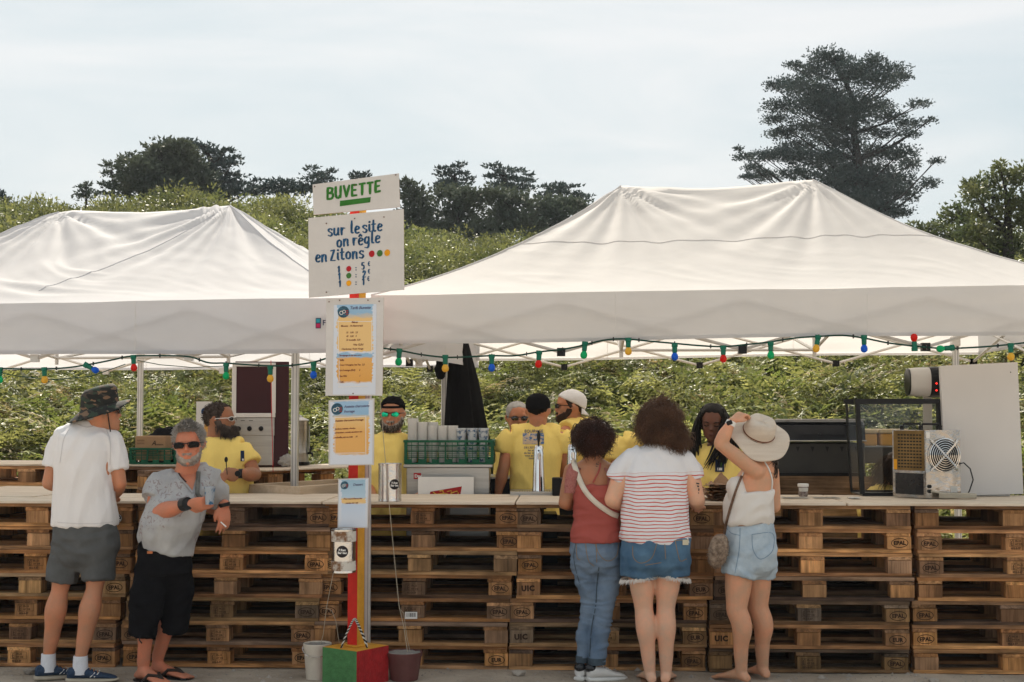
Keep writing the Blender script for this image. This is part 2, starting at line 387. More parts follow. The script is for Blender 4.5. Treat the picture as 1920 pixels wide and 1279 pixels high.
def scatter(name, label, protos, pts, rots, scls):
    pc = bpy.data.collections.new(name+' plants')
    for me in protos:
        o = bpy.data.objects.new(me.name, me); pc.objects.link(o)
    me = bpy.data.meshes.new(name); me.from_pydata([tuple(p) for p in pts], [], [])
    a = me.attributes.new('rot', 'FLOAT_VECTOR', 'POINT'); a.data.foreach_set('vector', np.array(rots, 'f').ravel())
    a = me.attributes.new('scl', 'FLOAT', 'POINT'); a.data.foreach_set('value', np.array(scls, 'f'))
    ob = bpy.data.objects.new(name, me); COL.objects.link(ob); ob['kind'] = 'stuff'; ob['label'] = label
    ng = bpy.data.node_groups.new(name, 'GeometryNodeTree')
    ng.interface.new_socket('Geometry', in_out='INPUT', socket_type='NodeSocketGeometry'); ng.interface.new_socket('Geometry', in_out='OUTPUT', socket_type='NodeSocketGeometry')
    n = ng.nodes; gi = n.new('NodeGroupInput'); go = n.new('NodeGroupOutput'); ip = n.new('GeometryNodeInstanceOnPoints'); ci = n.new('GeometryNodeCollectionInfo')
    ci.inputs['Collection'].default_value = pc; ci.inputs['Separate Children'].default_value = True; ci.inputs['Reset Children'].default_value = True
    ip.inputs['Pick Instance'].default_value = True
    na = n.new('GeometryNodeInputNamedAttribute'); na.data_type = 'FLOAT_VECTOR'; na.inputs['Name'].default_value = 'rot'
    nb = n.new('GeometryNodeInputNamedAttribute'); nb.data_type = 'FLOAT'; nb.inputs['Name'].default_value = 'scl'
    L = ng.links.new; L(gi.outputs[0], ip.inputs['Points']); L(ci.outputs[0], ip.inputs['Instance'])
    L(na.outputs['Attribute'], ip.inputs['Rotation']); L(nb.outputs['Attribute'], ip.inputs['Scale']); L(ip.outputs[0], go.inputs[0])
    md = ob.modifiers.new('plants', 'NODES'); md.node_group = ng
    return ob
random.seed(21)
pts = []; rots = []; scls = []
y = 12.4
while y < 30:
    wd = .43*y+3; st = .24 if y < 17 else .33
    x = -wd
    while x < wd:
        xx = x+random.uniform(-.2, .2); yy = y+random.uniform(-.2, .2); k = mn.noise(Vector((xx*.5, yy*.5, 0)))
        if random.random() < .9:
            pts.append((xx, yy, TZ(xx, yy)-.05)); rots.append((random.uniform(-.4, .4), random.uniform(-.4, .4), random.uniform(0, 6.28))); scls.append(max(.4, .95+.9*k+.35*mn.noise(Vector((xx*.17, yy*.2, 5)))+random.uniform(-.3, .3)))
        x += st
    y += st
fern = scatter('bracken', 'thick sunlit bracken covering the slope behind the stalls', [frond_proto(i, 11, .72) for i in range(8)], pts, rots, scls)
# scrub mixed in the bracken: darker gaps and leafy stems
pts = []; rots = []; scls = []
for i in range(140):
    y = random.uniform(13.2, 26); x = random.uniform(-.43*y-2, .43*y+2)
    if mn.noise(Vector((x*.3+4, y*.3, 9))) < -.05: continue
    pts.append((x, y, TZ(x, y)-.1)); rots.append((0, 0, random.uniform(0, 6.28))); scls.append(random.uniform(.7, 1.35))
scatter('brambles', 'darker brambles tangled through the bracken slope', [leafball_proto(40+i, 1400, .034, m_shrub) for i in range(3)], pts, rots, scls)
# upper slope scrub
pts = []; rots = []; scls = []
y = 26
while y < 44:
    wd = .42*y+3; x = -wd
    while x < wd:
        xx = x+random.uniform(-.6, .6); yy = y+random.uniform(-.6, .6)
        rightopen = -3.6 < xx < 2 and yy < 31
        s = random.uniform(.9, 1.7)*(.45 if rightopen else 1)
        if xx > -2 and not rightopen: s *= .8
        pts.append((xx, yy, TZ(xx, yy)-.15*s)); rots.append((random.uniform(-.1, .1), random.uniform(-.1, .1), random.uniform(0, 6.28))); scls.append(s)
        x += 1.05
    y += 1.0
scatter('hillside_scrub', 'olive green scrub covering the upper hillside', [leafball_proto(60+i, 3400, .05, m_shrub, 12) for i in range(5)], pts, rots, scls)

# ------------------------------------------------------------------ trees one can tell apart
def pad_tree(name, label, d, trunk, pads, leafmat, leaf=.12, dens=1.0, group=None, limb=True, depthk=.8, ragged=.25, tr=.16, seed=1, flat=True):
    """trunk: [(px, py)...] from the foot up; pads: (px, py, rx, ry) foliage masses, pixels at depth d"""
    rnd = random.Random(seed); k = d/FPX
    base = P(trunk[0][0], trunk[0][1], d); gzb = TZ(base.x, d)
    t = thing(name, label, 'tree', (base.x, d, gzb), group=group)
    tp = [Vector((base.x, d, gzb-.3))]+[P(a, b_, d)+Vector((0, rnd.uniform(-.1, .1), 0)) for a, b_ in trunk]
    mb = MB(); n = len(tp); mb.tube(tp, [tr*(1-.8*i/n) for i in range(n)], 8)
    centers = []
    for (px, py, rx, ry) in pads:
        ry *= 1.12 if d == 60 else 1
        c = P(px, py, d); c.y += rnd.uniform(-1, 1)*min(abs(px-trunk[-1][0])*k*.35+rx*k*depthk*.6, 2.5)
        centers.append((c, rx*k, ry*k))
        if limb:
            # leave the trunk below the pad
            j = min(range(1, n), key=lambda q: abs(tp[q].z-(c.z-abs(c.x-tp[q].x)*.55))); s = tp[j]
            mid = s.lerp(c, .5)+Vector((0, 0, -.12*abs(c.x-s.x)+rnd.uniform(-.1, .1)))
            r0 = tr*.42*(1-.5*j/n); mb.tube([s, mid, c], [r0, r0*.5, r0*.12], 6)
            for q in range(3):
                e = c+Vector((rnd.uniform(-1, 1)*rx*k*.8, rnd.uniform(-.6, .6)*rx*k*depthk, rnd.uniform(-.3, .9)*ry*k)); mb.tube([mid.lerp(c, rnd.uniform(.2, .9)), e], [r0*.16, r0*.05], 4)
    mb.build('trunk', m_bark, t, smooth=True)
    vs = []; fs = []
    for c, rx, ry in centers:
        cnt = int(dens*rx*ry/(leaf*leaf)*26)
        for i in range(cnt):
            # tufts on the mass: denser rim, sprays pointing outward and up
            u = Vector((rnd.gauss(0, 1), rnd.gauss(0, 1), rnd.gauss(0, 1))).normalized()*(rnd.random()**.45)
            lump = 1+ragged*mn.noise(Vector((u.x*3+c.x, u.y*3+c.y, u.z*3+c.z)))*2
            p = c+Vector((u.x*rx*lump, u.y*rx*depthk*lump, u.z*ry*lump))
            out_ = Vector((u.x*1.2, u.y*.8, u.z*.5+.35)); out_.normalize()
            for q in range(2):
                a = (out_+Vector((rnd.uniform(-1, 1), rnd.uniform(-1, 1), rnd.uniform(-1, 1)))*.75).normalized()
                b_ = a.cross(Vector((rnd.uniform(-1, 1), rnd.uniform(-1, 1), rnd.uniform(-1, 1)))).normalized(); s = leaf*rnd.uniform(.5, 1.3)
                kk = len(vs); vs += [p-b_*s*.34, p+a*s, p+b_*s*.34]; fs.append((kk, kk+1, kk+2))
    mb = MB(); mb.add(vs, fs)
    me = bpy.data.meshes.new('crown'); inv = INV[t.name]
    arr = np.array([tuple(v) for v in vs]) + np.array(inv.translation)
    me.from_pydata(arr.tolist(), [], fs); me.materials.append(leafmat)
    o = bpy.data.objects.new('crown', me); COL.objects.link(o); o.parent = t
    return t
big_pads = [(1548, 103, 34, 16), (1575, 112, 28, 16), (1530, 128, 40, 18), (1592, 140, 52, 22), (1478, 150, 34, 12), (1450, 156, 14, 7), (1486, 124, 20, 7), (1630, 122, 26, 12), (1616, 140, 30, 12),
 (1662, 140, 34, 11), (1700, 132, 26, 7), (1718, 130, 9, 4), (1500, 170, 50, 18), (1560, 175, 60, 24), (1635, 165, 46, 17), (1472, 190, 38, 14), (1530, 205, 62, 22), (1600, 205, 56, 24), (1655, 195, 34, 13),
 (1455, 222, 28, 10), (1470, 245, 30, 12), (1510, 238, 44, 14), (1668, 222, 34, 10), (1706, 207, 26, 7), (1700, 238, 34, 9), (1730, 236, 10, 5), (1650, 250, 36, 10), (1690, 262, 22, 7),
 (1500, 268, 40, 13), (1550, 258, 44, 14), (1590, 270, 40, 14), (1400, 288, 22, 8), (1384, 280, 10, 5), (1428, 298, 30, 12), (1460, 292, 30, 12), (1500, 300, 40, 16), (1545, 300, 44, 18),
 (1408, 318, 22, 8), (1440, 326, 36, 10), (1495, 330, 44, 12), (1400, 338, 20, 4), (1385, 340, 10, 3), (1640, 285, 38, 14), (1680, 292, 40, 16), (1720, 300, 24, 11), (1745, 308, 16, 6), (1660, 320, 46, 20), (1705, 330, 36, 18),
 (1740, 345, 20, 10), (1690, 362, 40, 16), (1640, 350, 44, 20), (1590, 335, 46, 20), (1550, 345, 40, 18), (1600, 380, 46, 20), (1650, 392, 48, 18), (1700, 392, 26, 10), (1625, 412, 46, 16), (1570, 375, 30, 16)]
pad_tree('cypress_tree', 'tall dark spreading cypress rising behind the right tent', 60, [(1625, 440), (1622, 400), (1612, 350), (1608, 300), (1600, 250), (1604, 200), (1585, 150), (1560, 110)], big_pads+[(1575, 230, 60, 34), (1600, 310, 60, 34), (1620, 370, 70, 36)], m_dark, .09, 1.0, tr=.27, seed=4, ragged=.35, depthk=.9)
# left clump on the ridge
pad_tree('evergreen_tree', 'round dense dark tree on the left ridge above the tent', 50, [(310, 400), (310, 360), (305, 320), (300, 290)], [(265, 330, 42, 34), (310, 285, 46, 26), (300, 320, 60, 40), (345, 310, 42, 34), (370, 340, 40, 28), (250, 350, 34, 24), (320, 355, 60, 24), (340, 280, 30, 16)], m_pine, .14, 1.9, seed=6, ragged=.3, tr=.25)
pad_tree('cypress_tree', 'ragged cypress leaning right of the round ridge tree', 52, [(408, 390), (405, 350), (398, 310), (385, 275)], [(352, 265, 16, 5), (372, 275, 24, 8), (395, 285, 26, 8), (425, 283, 20, 4), (440, 292, 14, 4), (412, 300, 34, 8), (440, 310, 16, 4), (400, 318, 36, 9), (430, 325, 26, 6), (385, 340, 34, 10), (425, 342, 30, 7), (450, 345, 22, 4), (480, 334, 18, 3), (395, 362, 44, 12), (440, 362, 36, 10), (475, 350, 16, 4)], m_dark, .13, 1.5, seed=7, tr=.2, ragged=.5)
pad_tree('pine_tree', 'thin airy pine left of the round ridge tree', 50, [(212, 390), (212, 350), (210, 320)], [(204, 308, 20, 7), (228, 305, 12, 5), (200, 325, 14, 6), (222, 328, 18, 6), (196, 345, 18, 6), (218, 350, 22, 9), (236, 300, 14, 6), (205, 365, 24, 8), (245, 290, 12, 6)], m_pine, .11, .9, seed=8, tr=.08, ragged=.5)
pad_tree('pine_tree', 'small pointed conifer standing alone on the left ridge', 50, [(162, 385), (162, 355), (163, 343)], [(163, 345, 8, 5), (158, 353, 16, 4), (164, 361, 20, 5), (160, 370, 24, 6)], m_pine, .1, 1.0, seed=9, tr=.06, ragged=.4)
pad_tree('pine_tree', 'dark conifer cut by the left edge of the picture', 48, [(2, 410), (0, 385), (-2, 362)], [(0, 364, 12, 6), (6, 374, 18, 6), (-6, 382, 26, 8), (10, 386, 20, 6), (30, 385, 8, 4)], m_dark, .11, 1.1, seed=10, tr=.1)
pad_tree('shrub_tree', 'tiny dark sapling showing above the left tent', 48, [(70, 392), (70, 376)], [(70, 376, 9, 5), (66, 384, 14, 5)], m_pine, .1, 1., seed=31, tr=.04)
pad_tree('cypress_tree', 'spiky cypress just left of the top sign board', 52, [(600, 380), (598, 350), (594, 325)], [(585, 316, 14, 4), (598, 326, 22, 5), (620, 322, 12, 3), (594, 336, 28, 6), (612, 336, 20, 4), (600, 348, 34, 8), (580, 352, 20, 6), (628, 320, 6, 2)], m_dark, .11, 1.1, seed=12, tr=.13, ragged=.5)
pad_tree('evergreen_tree', 'low flat dark tree line left of the signs', 52, [(520, 385), (520, 355)], [(500, 352, 30, 10), (535, 348, 34, 10), (565, 354, 22, 8), (480, 362, 26, 8), (550, 362, 40, 10)], m_dark, .12, 1.2, seed=13, tr=.1)
pad_tree('evergreen_tree', 'dark treetop peeking over the top sign board', 54, [(678, 390), (678, 350), (676, 332)], [(665, 326, 10, 4), (685, 326, 10, 4), (676, 333, 20, 5), (672, 345, 26, 9), (690, 352, 30, 9)], m_dark, .13, 1.5, seed=14, tr=.12)
# dark grove between the sign and the right tent
gp = 'dark trees of the grove behind the signs'
for i, (lb, tk, pd, nm) in enumerate([
 ('dark grove tree right beside the sign boards', [(775, 480), (775, 420), (775, 370)], [(760, 345, 16, 10), (775, 365, 30, 20), (785, 400, 40, 30), (765, 430, 34, 26), (800, 440, 34, 24)], 'evergreen_tree'),
 ('rounded grove tree with a bushy dark crown', [(860, 480), (860, 430), (860, 380)], [(840, 362, 34, 16), (880, 372, 40, 20), (860, 400, 50, 28), (840, 435, 44, 26), (895, 440, 40, 24)], 'evergreen_tree'),
 ('broad grove tree in front of the tallest spiky top', [(955, 480), (955, 430), (955, 385)], [(930, 370, 34, 18), (965, 375, 36, 18), (950, 405, 50, 28), (985, 425, 40, 26), (925, 435, 36, 22)], 'evergreen_tree'),
 ('grove tree meeting the slope of the right tent', [(1040, 470), (1040, 420), (1040, 390)], [(1020, 385, 34, 16), (1060, 380, 34, 14), (1040, 405, 44, 24), (1085, 385, 26, 12), (1010, 425, 30, 20)], 'evergreen_tree'),
 ('grove cypress with a fanned spiky top above the middle', [(858, 420), (856, 360), (852, 330)], [(828, 318, 14, 4), (850, 312, 20, 4), (868, 308, 10, 3), (840, 326, 24, 6), (868, 326, 20, 4), (880, 335, 12, 3), (850, 338, 34, 7), (840, 352, 30, 9)], 'cypress_tree'),
 ('tallest spiky cypress in the grove', [(948, 440), (950, 370), (946, 330)], [(925, 312, 18, 4), (945, 318, 24, 5), (975, 318, 18, 3), (990, 328, 10, 3), (935, 330, 24, 6), (962, 334, 30, 6), (985, 342, 20, 4), (940, 346, 30, 8), (970, 352, 36, 9), (915, 330, 8, 3)], 'cypress_tree'),
 ('low spiky cypress nearest the right tent', [(1050, 440), (1050, 380), (1048, 350)], [(1022, 348, 14, 3), (1048, 345, 12, 4), (1040, 354, 26, 5), (1072, 352, 18, 3), (1050, 364, 36, 6), (1088, 368, 20, 3), (1075, 376, 34, 6), (1106, 365, 8, 2), (1020, 366, 20, 6)], 'cypress_tree')]):
    pad_tree(nm, lb, 50 if nm == 'evergreen_tree' else 53, tk, pd, m_pine if nm == 'evergreen_tree' else m_dark, .13, 1.7 if nm == 'evergreen_tree' else 1.2, group=gp, seed=40+i, tr=.14, ragged=.4)
# leafy tree at the right edge
pad_tree('leafy_tree', 'tall leafy green tree cut by the right edge', 26, [(1890, 500), (1890, 430), (1888, 370)], [(1885, 330, 36, 24), (1920, 330, 40, 26), (1850, 350, 34, 26), (1815, 370, 26, 22), (1800, 400, 30, 26), (1840, 400, 46, 34), (1890, 390, 50, 40), (1935, 400, 50, 40), (1810, 440, 40, 30), (1860, 450, 50, 34), (1910, 460, 50, 34), (1822, 340, 14, 10), (1872, 312, 14, 10)], m_bush, .075, .8, seed=60, tr=.14, ragged=.35)
pad_tree('shrub_tree', 'low green bushes between the cypress and the leafy tree', 34, [(1745, 470), (1745, 440)], [(1720, 430, 34, 16), (1760, 432, 34, 18), (1740, 452, 44, 18), (1690, 440, 34, 16), (1790, 450, 30, 18)], m_bush, .08, 1.0, seed=61, tr=.05)
# ------------------------------------------------------------------ thin sea haze over the whole place
mb = MB(); mb.box((0, 110, 3.0), (640, 420, 32)); hz = bpy.data.materials.new('haze air'); hz.use_nodes = True; N = hz.node_tree.nodes; N.clear()
ho = N.new('ShaderNodeOutputMaterial'); hv = N.new('ShaderNodeVolumePrincipled'); hv.inputs['Density'].default_value = .0005; hv.inputs['Color'].default_value = (.86, .92, 1, 1); hz.node_tree.links.new(hv.outputs[0], ho.inputs['Volume'])
o = mb.build('haze', hz, None, False); o['kind'] = 'stuff'; o['label'] = 'thin bluish haze in the air'
# ------------------------------------------------------------------ tents
def cloth_mat(name, c, tr):
    m = M(name, c, .75, .03, vs=2.5, bump=.22, bs=7, transl=tr, spec=.2, det=8)
    return m
m_tentL = cloth_mat('white tent cloth', (.66, .66, .685), .5)
m_tentR = cloth_mat('cream tent cloth', (.69, .675, .668), .5)
m_seam = M('tent seam', (.7, .68, .66), .8, .05)
TUBE = M('white tent frame', (.60, .58, .55), .4, .08, metal=.2)
def tent(label, M0, W, D, zv, ze, zr, RL, tilt, cloth, seed, legs, peaks_dz=(0, 0), seam=None, g2=.42, fold=1.0):
    t = thing('canopy_tent', label, 'tent', M0.translation, group='canopy tents over the bar')
    INV[t.name] = Matrix.Translation(M0.translation).inverted()
    rnd = random.Random(seed); b = D/2; ph = [rnd.uniform(0, 6) for _ in range(8)]
    def raw(x, y, tt):
        z = ze+(zr-ze)*((1-g2)*tt+g2*tt*tt)
        z += tilt*x*(1-.6*tt)
        f = min(1, max(0, tt/.18)); f = f*f*(3-2*f); a = 0
        for i, (pxx, dz) in enumerate(((-RL/2, peaks_dz[0]), (RL/2, peaks_dz[1]))):
            dx, dy = x-pxx, y-b; r = math.hypot(dx, dy); th = math.atan2(dy, dx)
            e = math.exp(-(r/.95)**2)*min(1, r/.12)
            a += (.016 if fold > .5 else .011)*e*(math.sin(11*th+ph[i])+.7*math.sin(23*th+ph[i+2]+2*r)+.5*mn.noise(Vector((th*4, r, seed))))
            z += dz*math.exp(-(r/.55)**2)
        # sag between the peaks and broad diagonal folds
        a -= .030*math.exp(-((x)/(RL*.42))**2)*math.exp(-((y-b)/.5)**2)
        wv = .35*mn.noise(Vector((x*.8, y*.8, seed+2))); al = x*.9-y*.45+wv; ac = x*.42+y*.9+wv
        n1 = mn.noise(Vector((x*.8+seed, y*1.6, 1))); n2 = mn.noise(Vector((al*.9+seed, ac*5.5, 4))); n3 = mn.noise(Vector((al*2.2, ac*13, seed)))
        a += fold*(.024*n1+.024*max(0, 1-abs(n2)*3.2)**1.3*min(1, max(0, .35+2.2*mn.noise(Vector((x*.9, y*1.2, seed+9)))))+.007*n3)
        return z+a*f*(.35+.65*min(1, 2.2*(1-abs(tt-.55))))
    slopes = []
    mb = MB()
    def tr(p): return M0 @ Vector(p)
    nX, nT = 170, 64
    for side in (0, 1):
        def fn(s, q, side=side):
            x = (-W/2+W*s)*(1-q)+(-RL/2+RL*s)*q; y = b*q if side == 0 else D-b*q
            return tr((x, y, raw(x, y, q)))
        mb.grid(fn, nX, nT)
    for sg in (-1, 1):
        def fn(s, q, sg=sg):
            y = D*s*(1-q)+b*q; x = sg*(W/2*(1-q)+RL/2*q)
            return tr((x, y, raw(x, y, q)))
        mb.grid(fn, 90, nT)
    mb.build('canopy', cloth, t, smooth=True, sharp=None)
    h = ze-zv
    def val(p0, p1, nm, sd):
        mb = MB(); p0 = Vector(p0); p1 = Vector(p1); dn = (p1-p0).normalized(); nrm = Vector((dn.y, -dn.x, 0)); ln = (p1-p0).length
        def fn(s, q):
            p = p0.lerp(p1, s); zt = ze+tilt*p.x
            w = .010*mn.noise(Vector((s*ln*1.3, q*2, sd)))+.008*math.sin(s*ln*2.1+sd)*q+.006*mn.noise(Vector((s*ln*.8, q*8, sd+5)))
            r = tr((p.x+nrm.x*w, p.y+nrm.y*w, zt-h*q+.006*math.sin(s*ln*1.9+sd)*q)); return r
        mb.grid(fn, 90, 10)
        o = mb.build('valance', cloth, t, smooth=True, sharp=None); o['label'] = nm
        mb = MB(); mb.grid(lambda s, q: fn(s, .93+.075*q)+(M0.to_3x3() @ (nrm*.003)), 90, 2); mb.build('hem', cloth, t, smooth=True, sharp=None)
        for s in (.33, .665):
            mb = MB(); mb.tube([fn(s, q/6)+(M0.to_3x3() @ (nrm*.002)) for q in range(7)], .0018, 4); mb.build('seam', m_seam, t)
    val((-W/2, 0, 0), (W/2, 0, 0), 'front valance', seed+1); val((W/2, 0, 0), (W/2, D, 0), 'right side valance', seed+2)
    val((W/2, D, 0), (-W/2, D, 0), 'rear valance', seed+3); val((-W/2, D, 0), (-W/2, 0, 0), 'left side valance', seed+4)
    # hip and ridge seams
    for sx in (-1, 1):
        mb = MB(); mb.tube([tr((sx*(W/2*(1-q)+RL/2*q), b*q, raw(sx*(W/2*(1-q)+RL/2*q), b*q, q)+.002)) for q in [i/40 for i in range(41)]], .005, 5); mb.build('seam', cloth, t, smooth=True)
    if seam == 'cross':
        q = .56; mb = MB(); xs_ = [(-1+2*i/80)*((W/2)*(1-q)+RL/2*q) for i in range(81)]
        mb.tube([tr((x, b*(q+.012*math.sin(x*2)), raw(x, b*(q+.012*math.sin(x*2)), q+.012*math.sin(x*2))+.002)) for x in xs_], .0022, 4); mb.build('seam', cloth, t)
    if seam == 'diag':
        mb = MB(); pts = []
        for i in range(60):
            k = i/59; x = RL/2*(1-k)-k*.1; y = b*(1-k)+k*.25; tt = min(y/b, 1); pts.append(tr((x, y, raw(x, y, tt)+.002)))
        mb.tube(pts, .002, 4); mb.build('seam', cloth, t)
    # frame: scissor bars along the four sides, purlins, joints
    def bar(a, c, r=.011): mb = MB(); mb.tube([tr(a), tr(c)], r, 6); mb.build('scissor_bar', TUBE, t, smooth=True)
    def scis(p0, p1, n):
        p0 = Vector(p0); p1 = Vector(p1)
        for i in range(n):
            a = p0.lerp(p1, i/n); c = p0.lerp(p1, (i+1)/n); za = ze-.06+tilt*a.x; zc = ze-.06+tilt*c.x; dz = .30
            bar((a.x, a.y, za-(dz if i % 2 else 0)), (c.x, c.y, zc-(0 if i % 2 else dz)))
            bar((a.x, a.y, za-(0 if i % 2 else dz)), (c.x, c.y, zc-(dz if i % 2 else 0)))
            mb = MB(); mb.box(tr((c.x, c.y, zc-dz)), (.05, .04, .05)); mb.build('joint', m_black if seed == 2 else TUBE, t)
    e = .06
    scis((-W/2+e, .055, 0), (W/2-e, .055, 0), 4); scis((-W/2+e, D-e, 0), (W/2-e, D-e, 0), 4)
    scis((-W/2+e, e, 0), (-W/2+e, D-e, 0), 2); scis((W/2-e, e, 0), (W/2-e, D-e, 0), 2)
    for sx in (-1, 1):
        x = sx*RL/2
        bar((x, b, zr-.06), (x, b, ze-.35), .014); bar((x, e, ze-.1), (x, b, ze-.3)); bar((x, D-e, ze-.1), (x, b, ze-.3))
    bar((-RL/2, b, ze-.3), (RL/2, b, ze-.3))
    for (lx, ly, z1, r) in legs:
        mb = MB(); zt = z1; mb.box((lx, ly, zt/2), (r*2, r*2, zt), bev=r*.25)
        mb.box((lx, ly, .004), (r*4, r*4, .008)); lg = mb.build('leg', m_alu, t)
        # inner telescoping rail and grooves
        mb = MB()
        for s in (-1, 1): mb.box((lx+s*r*.45, ly-r-.0015, zt*.5), (r*.22, .003, zt*.96))
        mb.build('rail', M('grooved rail', (.32, .31, .3), .4, .1, metal=.5), t)
        mb = MB(); mb.box((lx, ly, zt-.06), (r*2+.02, r*2+.02, .08), bev=.008); mb.build('slider', TUBE, t)
    return t, raw, tr
RM = Matrix.Translation((1.39, 8.42, 0)) @ Matrix.Rotation(R(-2.5), 4, 'Z')
lr = P(1790, 700, 11.25)
tentR, rawR, trR = tent('large cream white canopy tent on the right', RM, 4.5, 3.0, 2.02, 2.315, 3.20, 1.36, .012, m_tentR, 2,
     [(-.872, 8.47, 2.2, .024), (P(1792, 700, 11.2).x, 11.2, 2.2, .024), (P(833, 700, 11.4).x, 11.4, 2.2, .024), (3.6, 8.36, 2.2, .024)], (0, .03), 'cross', .42, .2)
LC = Vector((-.95, 8.64, 0)); a13 = R(-13); ex = Vector((math.cos(a13), math.sin(a13), 0)); Lc = LC-ex*2.25
LM = Matrix.Translation(Lc) @ Matrix.Rotation(a13, 4, 'Z')
tentL, rawL, trL = tent('white canopy tent on the left with its slack wrinkled roof', LM, 4.5, 3.0, 1.95, 2.29, 3.13, 1.42, 0.0, m_tentL, 9,
     [(P(553, 800, 9.9).x, 9.9, 2.15, .026), (P(263, 750, 12).x, 12.0, 2.1, .023), (-5.1, 9.72, 2.1, .024)], (0, 0), 'diag', .35, .72)

# maker's tag printed on the left tent's valance
def text_vf(s, size, m, ext=0, bold=0, shear=0, align='LEFT', space=1.0):
    cu = bpy.data.curves.new('lettering', 'FONT'); cu.body = s; cu.size = size; cu.resolution_u = 2; cu.offset = bold; cu.shear = shear; cu.align_x = align; cu.space_character = space; cu.extrude = ext
    ob = bpy.data.objects.new('lettering', cu); COL.objects.link(ob)
    me = bpy.data.meshes.new_from_object(ob.evaluated_get(bpy.context.evaluated_depsgraph_get()))
    vs = [m @ Vector((v.co.x, 0, v.co.y)) for v in me.vertices]; fs = [tuple(p.vertices) for p in me.polygons]
    bpy.data.objects.remove(ob); bpy.data.curves.remove(cu); bpy.data.meshes.remove(me); return vs, fs
def on_plane(p, rz=0, tilt=0): return Matrix.Translation(p) @ Matrix.Rotation(rz, 4, 'Z') @ Matrix.Rotation(tilt, 4, 'Y')
vpt = Vector(LC)-ex*.27
tp = Vector((vpt.x, vpt.y, 2.095)); tm = on_plane(tp+Vector((-.2, -.98, 0)).normalized()*.022, a13)
mb = MB(); vs, fs = text_vf('Franc', .045, tm @ Matrix.Translation((.045, 0, .02)), bold=.0008); mb.add(vs, fs, 0)
mb.add([tm @ Vector(q) for q in ((0, 0, 0), (.035, 0, 0), (.035, 0, .065), (0, 0, .065))], [(0, 1, 2, 3)], 0)
mb.add([tm @ Vector(q) for q in ((.004, -.001, .036), (.03, -.001, .036), (.03, -.001, .06), (.004, -.001, .06))], [(0, 1, 2, 3)], 1)
mb.add([tm @ Vector(q) for q in ((.004, -.001, .005), (.03, -.001, .005), (.03, -.001, .03), (.004, -.001, .03))], [(0, 1, 2, 3)], 2)
mb.build('maker_tag', [M('navy print', (.02, .03, .08), .6), M('teal print', (.02, .25, .33), .6), M('crimson print', (.4, .02, .09), .6)], tentL)

# ------------------------------------------------------------------ pallets
def bmesh_box(name, size, mats, jit=.0015, bev=.002, seed=0):
    random.seed(seed); mb = MB(); mb.box((0, 0, 0), size, bev=bev, jit=0)
    mb.v = [(x+random.uniform(-jit, jit), y+random.uniform(-jit, jit), z+random.uniform(-jit, jit)) for x, y, z in mb.v]
    return mb.mesh(name, mats)
WIDE = [bmesh_box('wide plank', (1.2, .145, .0215), m_plank, seed=i) for i in range(3)]
NARR = [bmesh_box('narrow plank', (1.2, .1, .0215), m_plank, seed=10+i) for i in range(3)]
STR = [bmesh_box('cross plank', (.145, .8, .0215), m_plank_y, seed=20+i) for i in range(2)]
BLK = [bmesh_box('spacer block', (.145, .1, .077), m_block, seed=30+i, bev=.003) for i in range(3)]
BLW = [bmesh_box('wide spacer block', (.145, .145, .077), m_block, seed=40+i) for i in range(2)]
def stamp_mesh(kind):
    mb = MB(); m = Matrix.Identity(4)
    if kind in ('EPAL', 'EUR'):
        n = 28; a, c, w = .052, .029, .0044
        vs = []
        for i in range(n):
            t = 2*PI*i/n
            vs += [(a*math.cos(t), 0, c*math.sin(t)), ((a-w)*math.cos(t), 0, (c-w)*math.sin(t))]
        mb.add(vs, [(2*i, 2*i+1, (2*i+3) % (2*n), (2*i+2) % (2*n)) for i in range(n)])
        v, f = text_vf(kind, .034, Matrix.Translation((0, 0, -.0115)), bold=.0014, align='CENTER'); mb.add(v, f)
    elif kind == 'UIC':
        v, f = text_vf('UIC', .044, Matrix.Translation((0, 0, -.014)), bold=.0028, align='CENTER', space=1.15); mb.add(v, f)
    else:
        def rect(x0, z0, x1, z1, w=.0018):
            for a_, b_, c_, d_ in ((x0, z0, x1, z0+w), (x0, z1-w, x1, z1), (x0, z0, x0+w, z1), (x1-w, z0, x1, z1)): mb.add([(a_, 0, b_), (c_, 0, b_), (c_, 0, d_), (a_, 0, d_)], [(0, 1, 2, 3)])
        rect(-.05, -.014, .05, .03); rect(-.024, -.013, -.0225, .029)
        v, f = text_vf('FR-33', .015, Matrix.Translation((-.015, 0, .012)), bold=.0003); mb.add(v, f)
        v, f = text_vf('HT DB', .015, Matrix.Translation((-.015, 0, -.007)), bold=.0003); mb.add(v, f)
        v, f = text_vf('IPPC', .02, Matrix.Translation((-.029, 0, -.012)) @ Matrix.Rotation(-PI/2, 4, 'Y'), bold=.0004); mb.add(v, f)
        v, f = text_vf('052-3-37', .016, Matrix.Translation((-.042, 0, -.031)), bold=.0006); mb.add(v, f)
    return mb.mesh('stamp', m_inkbrown)
STAMP = {k: stamp_mesh(k) for k in ('EPAL', 'EUR', 'UIC', 'IPPC')}
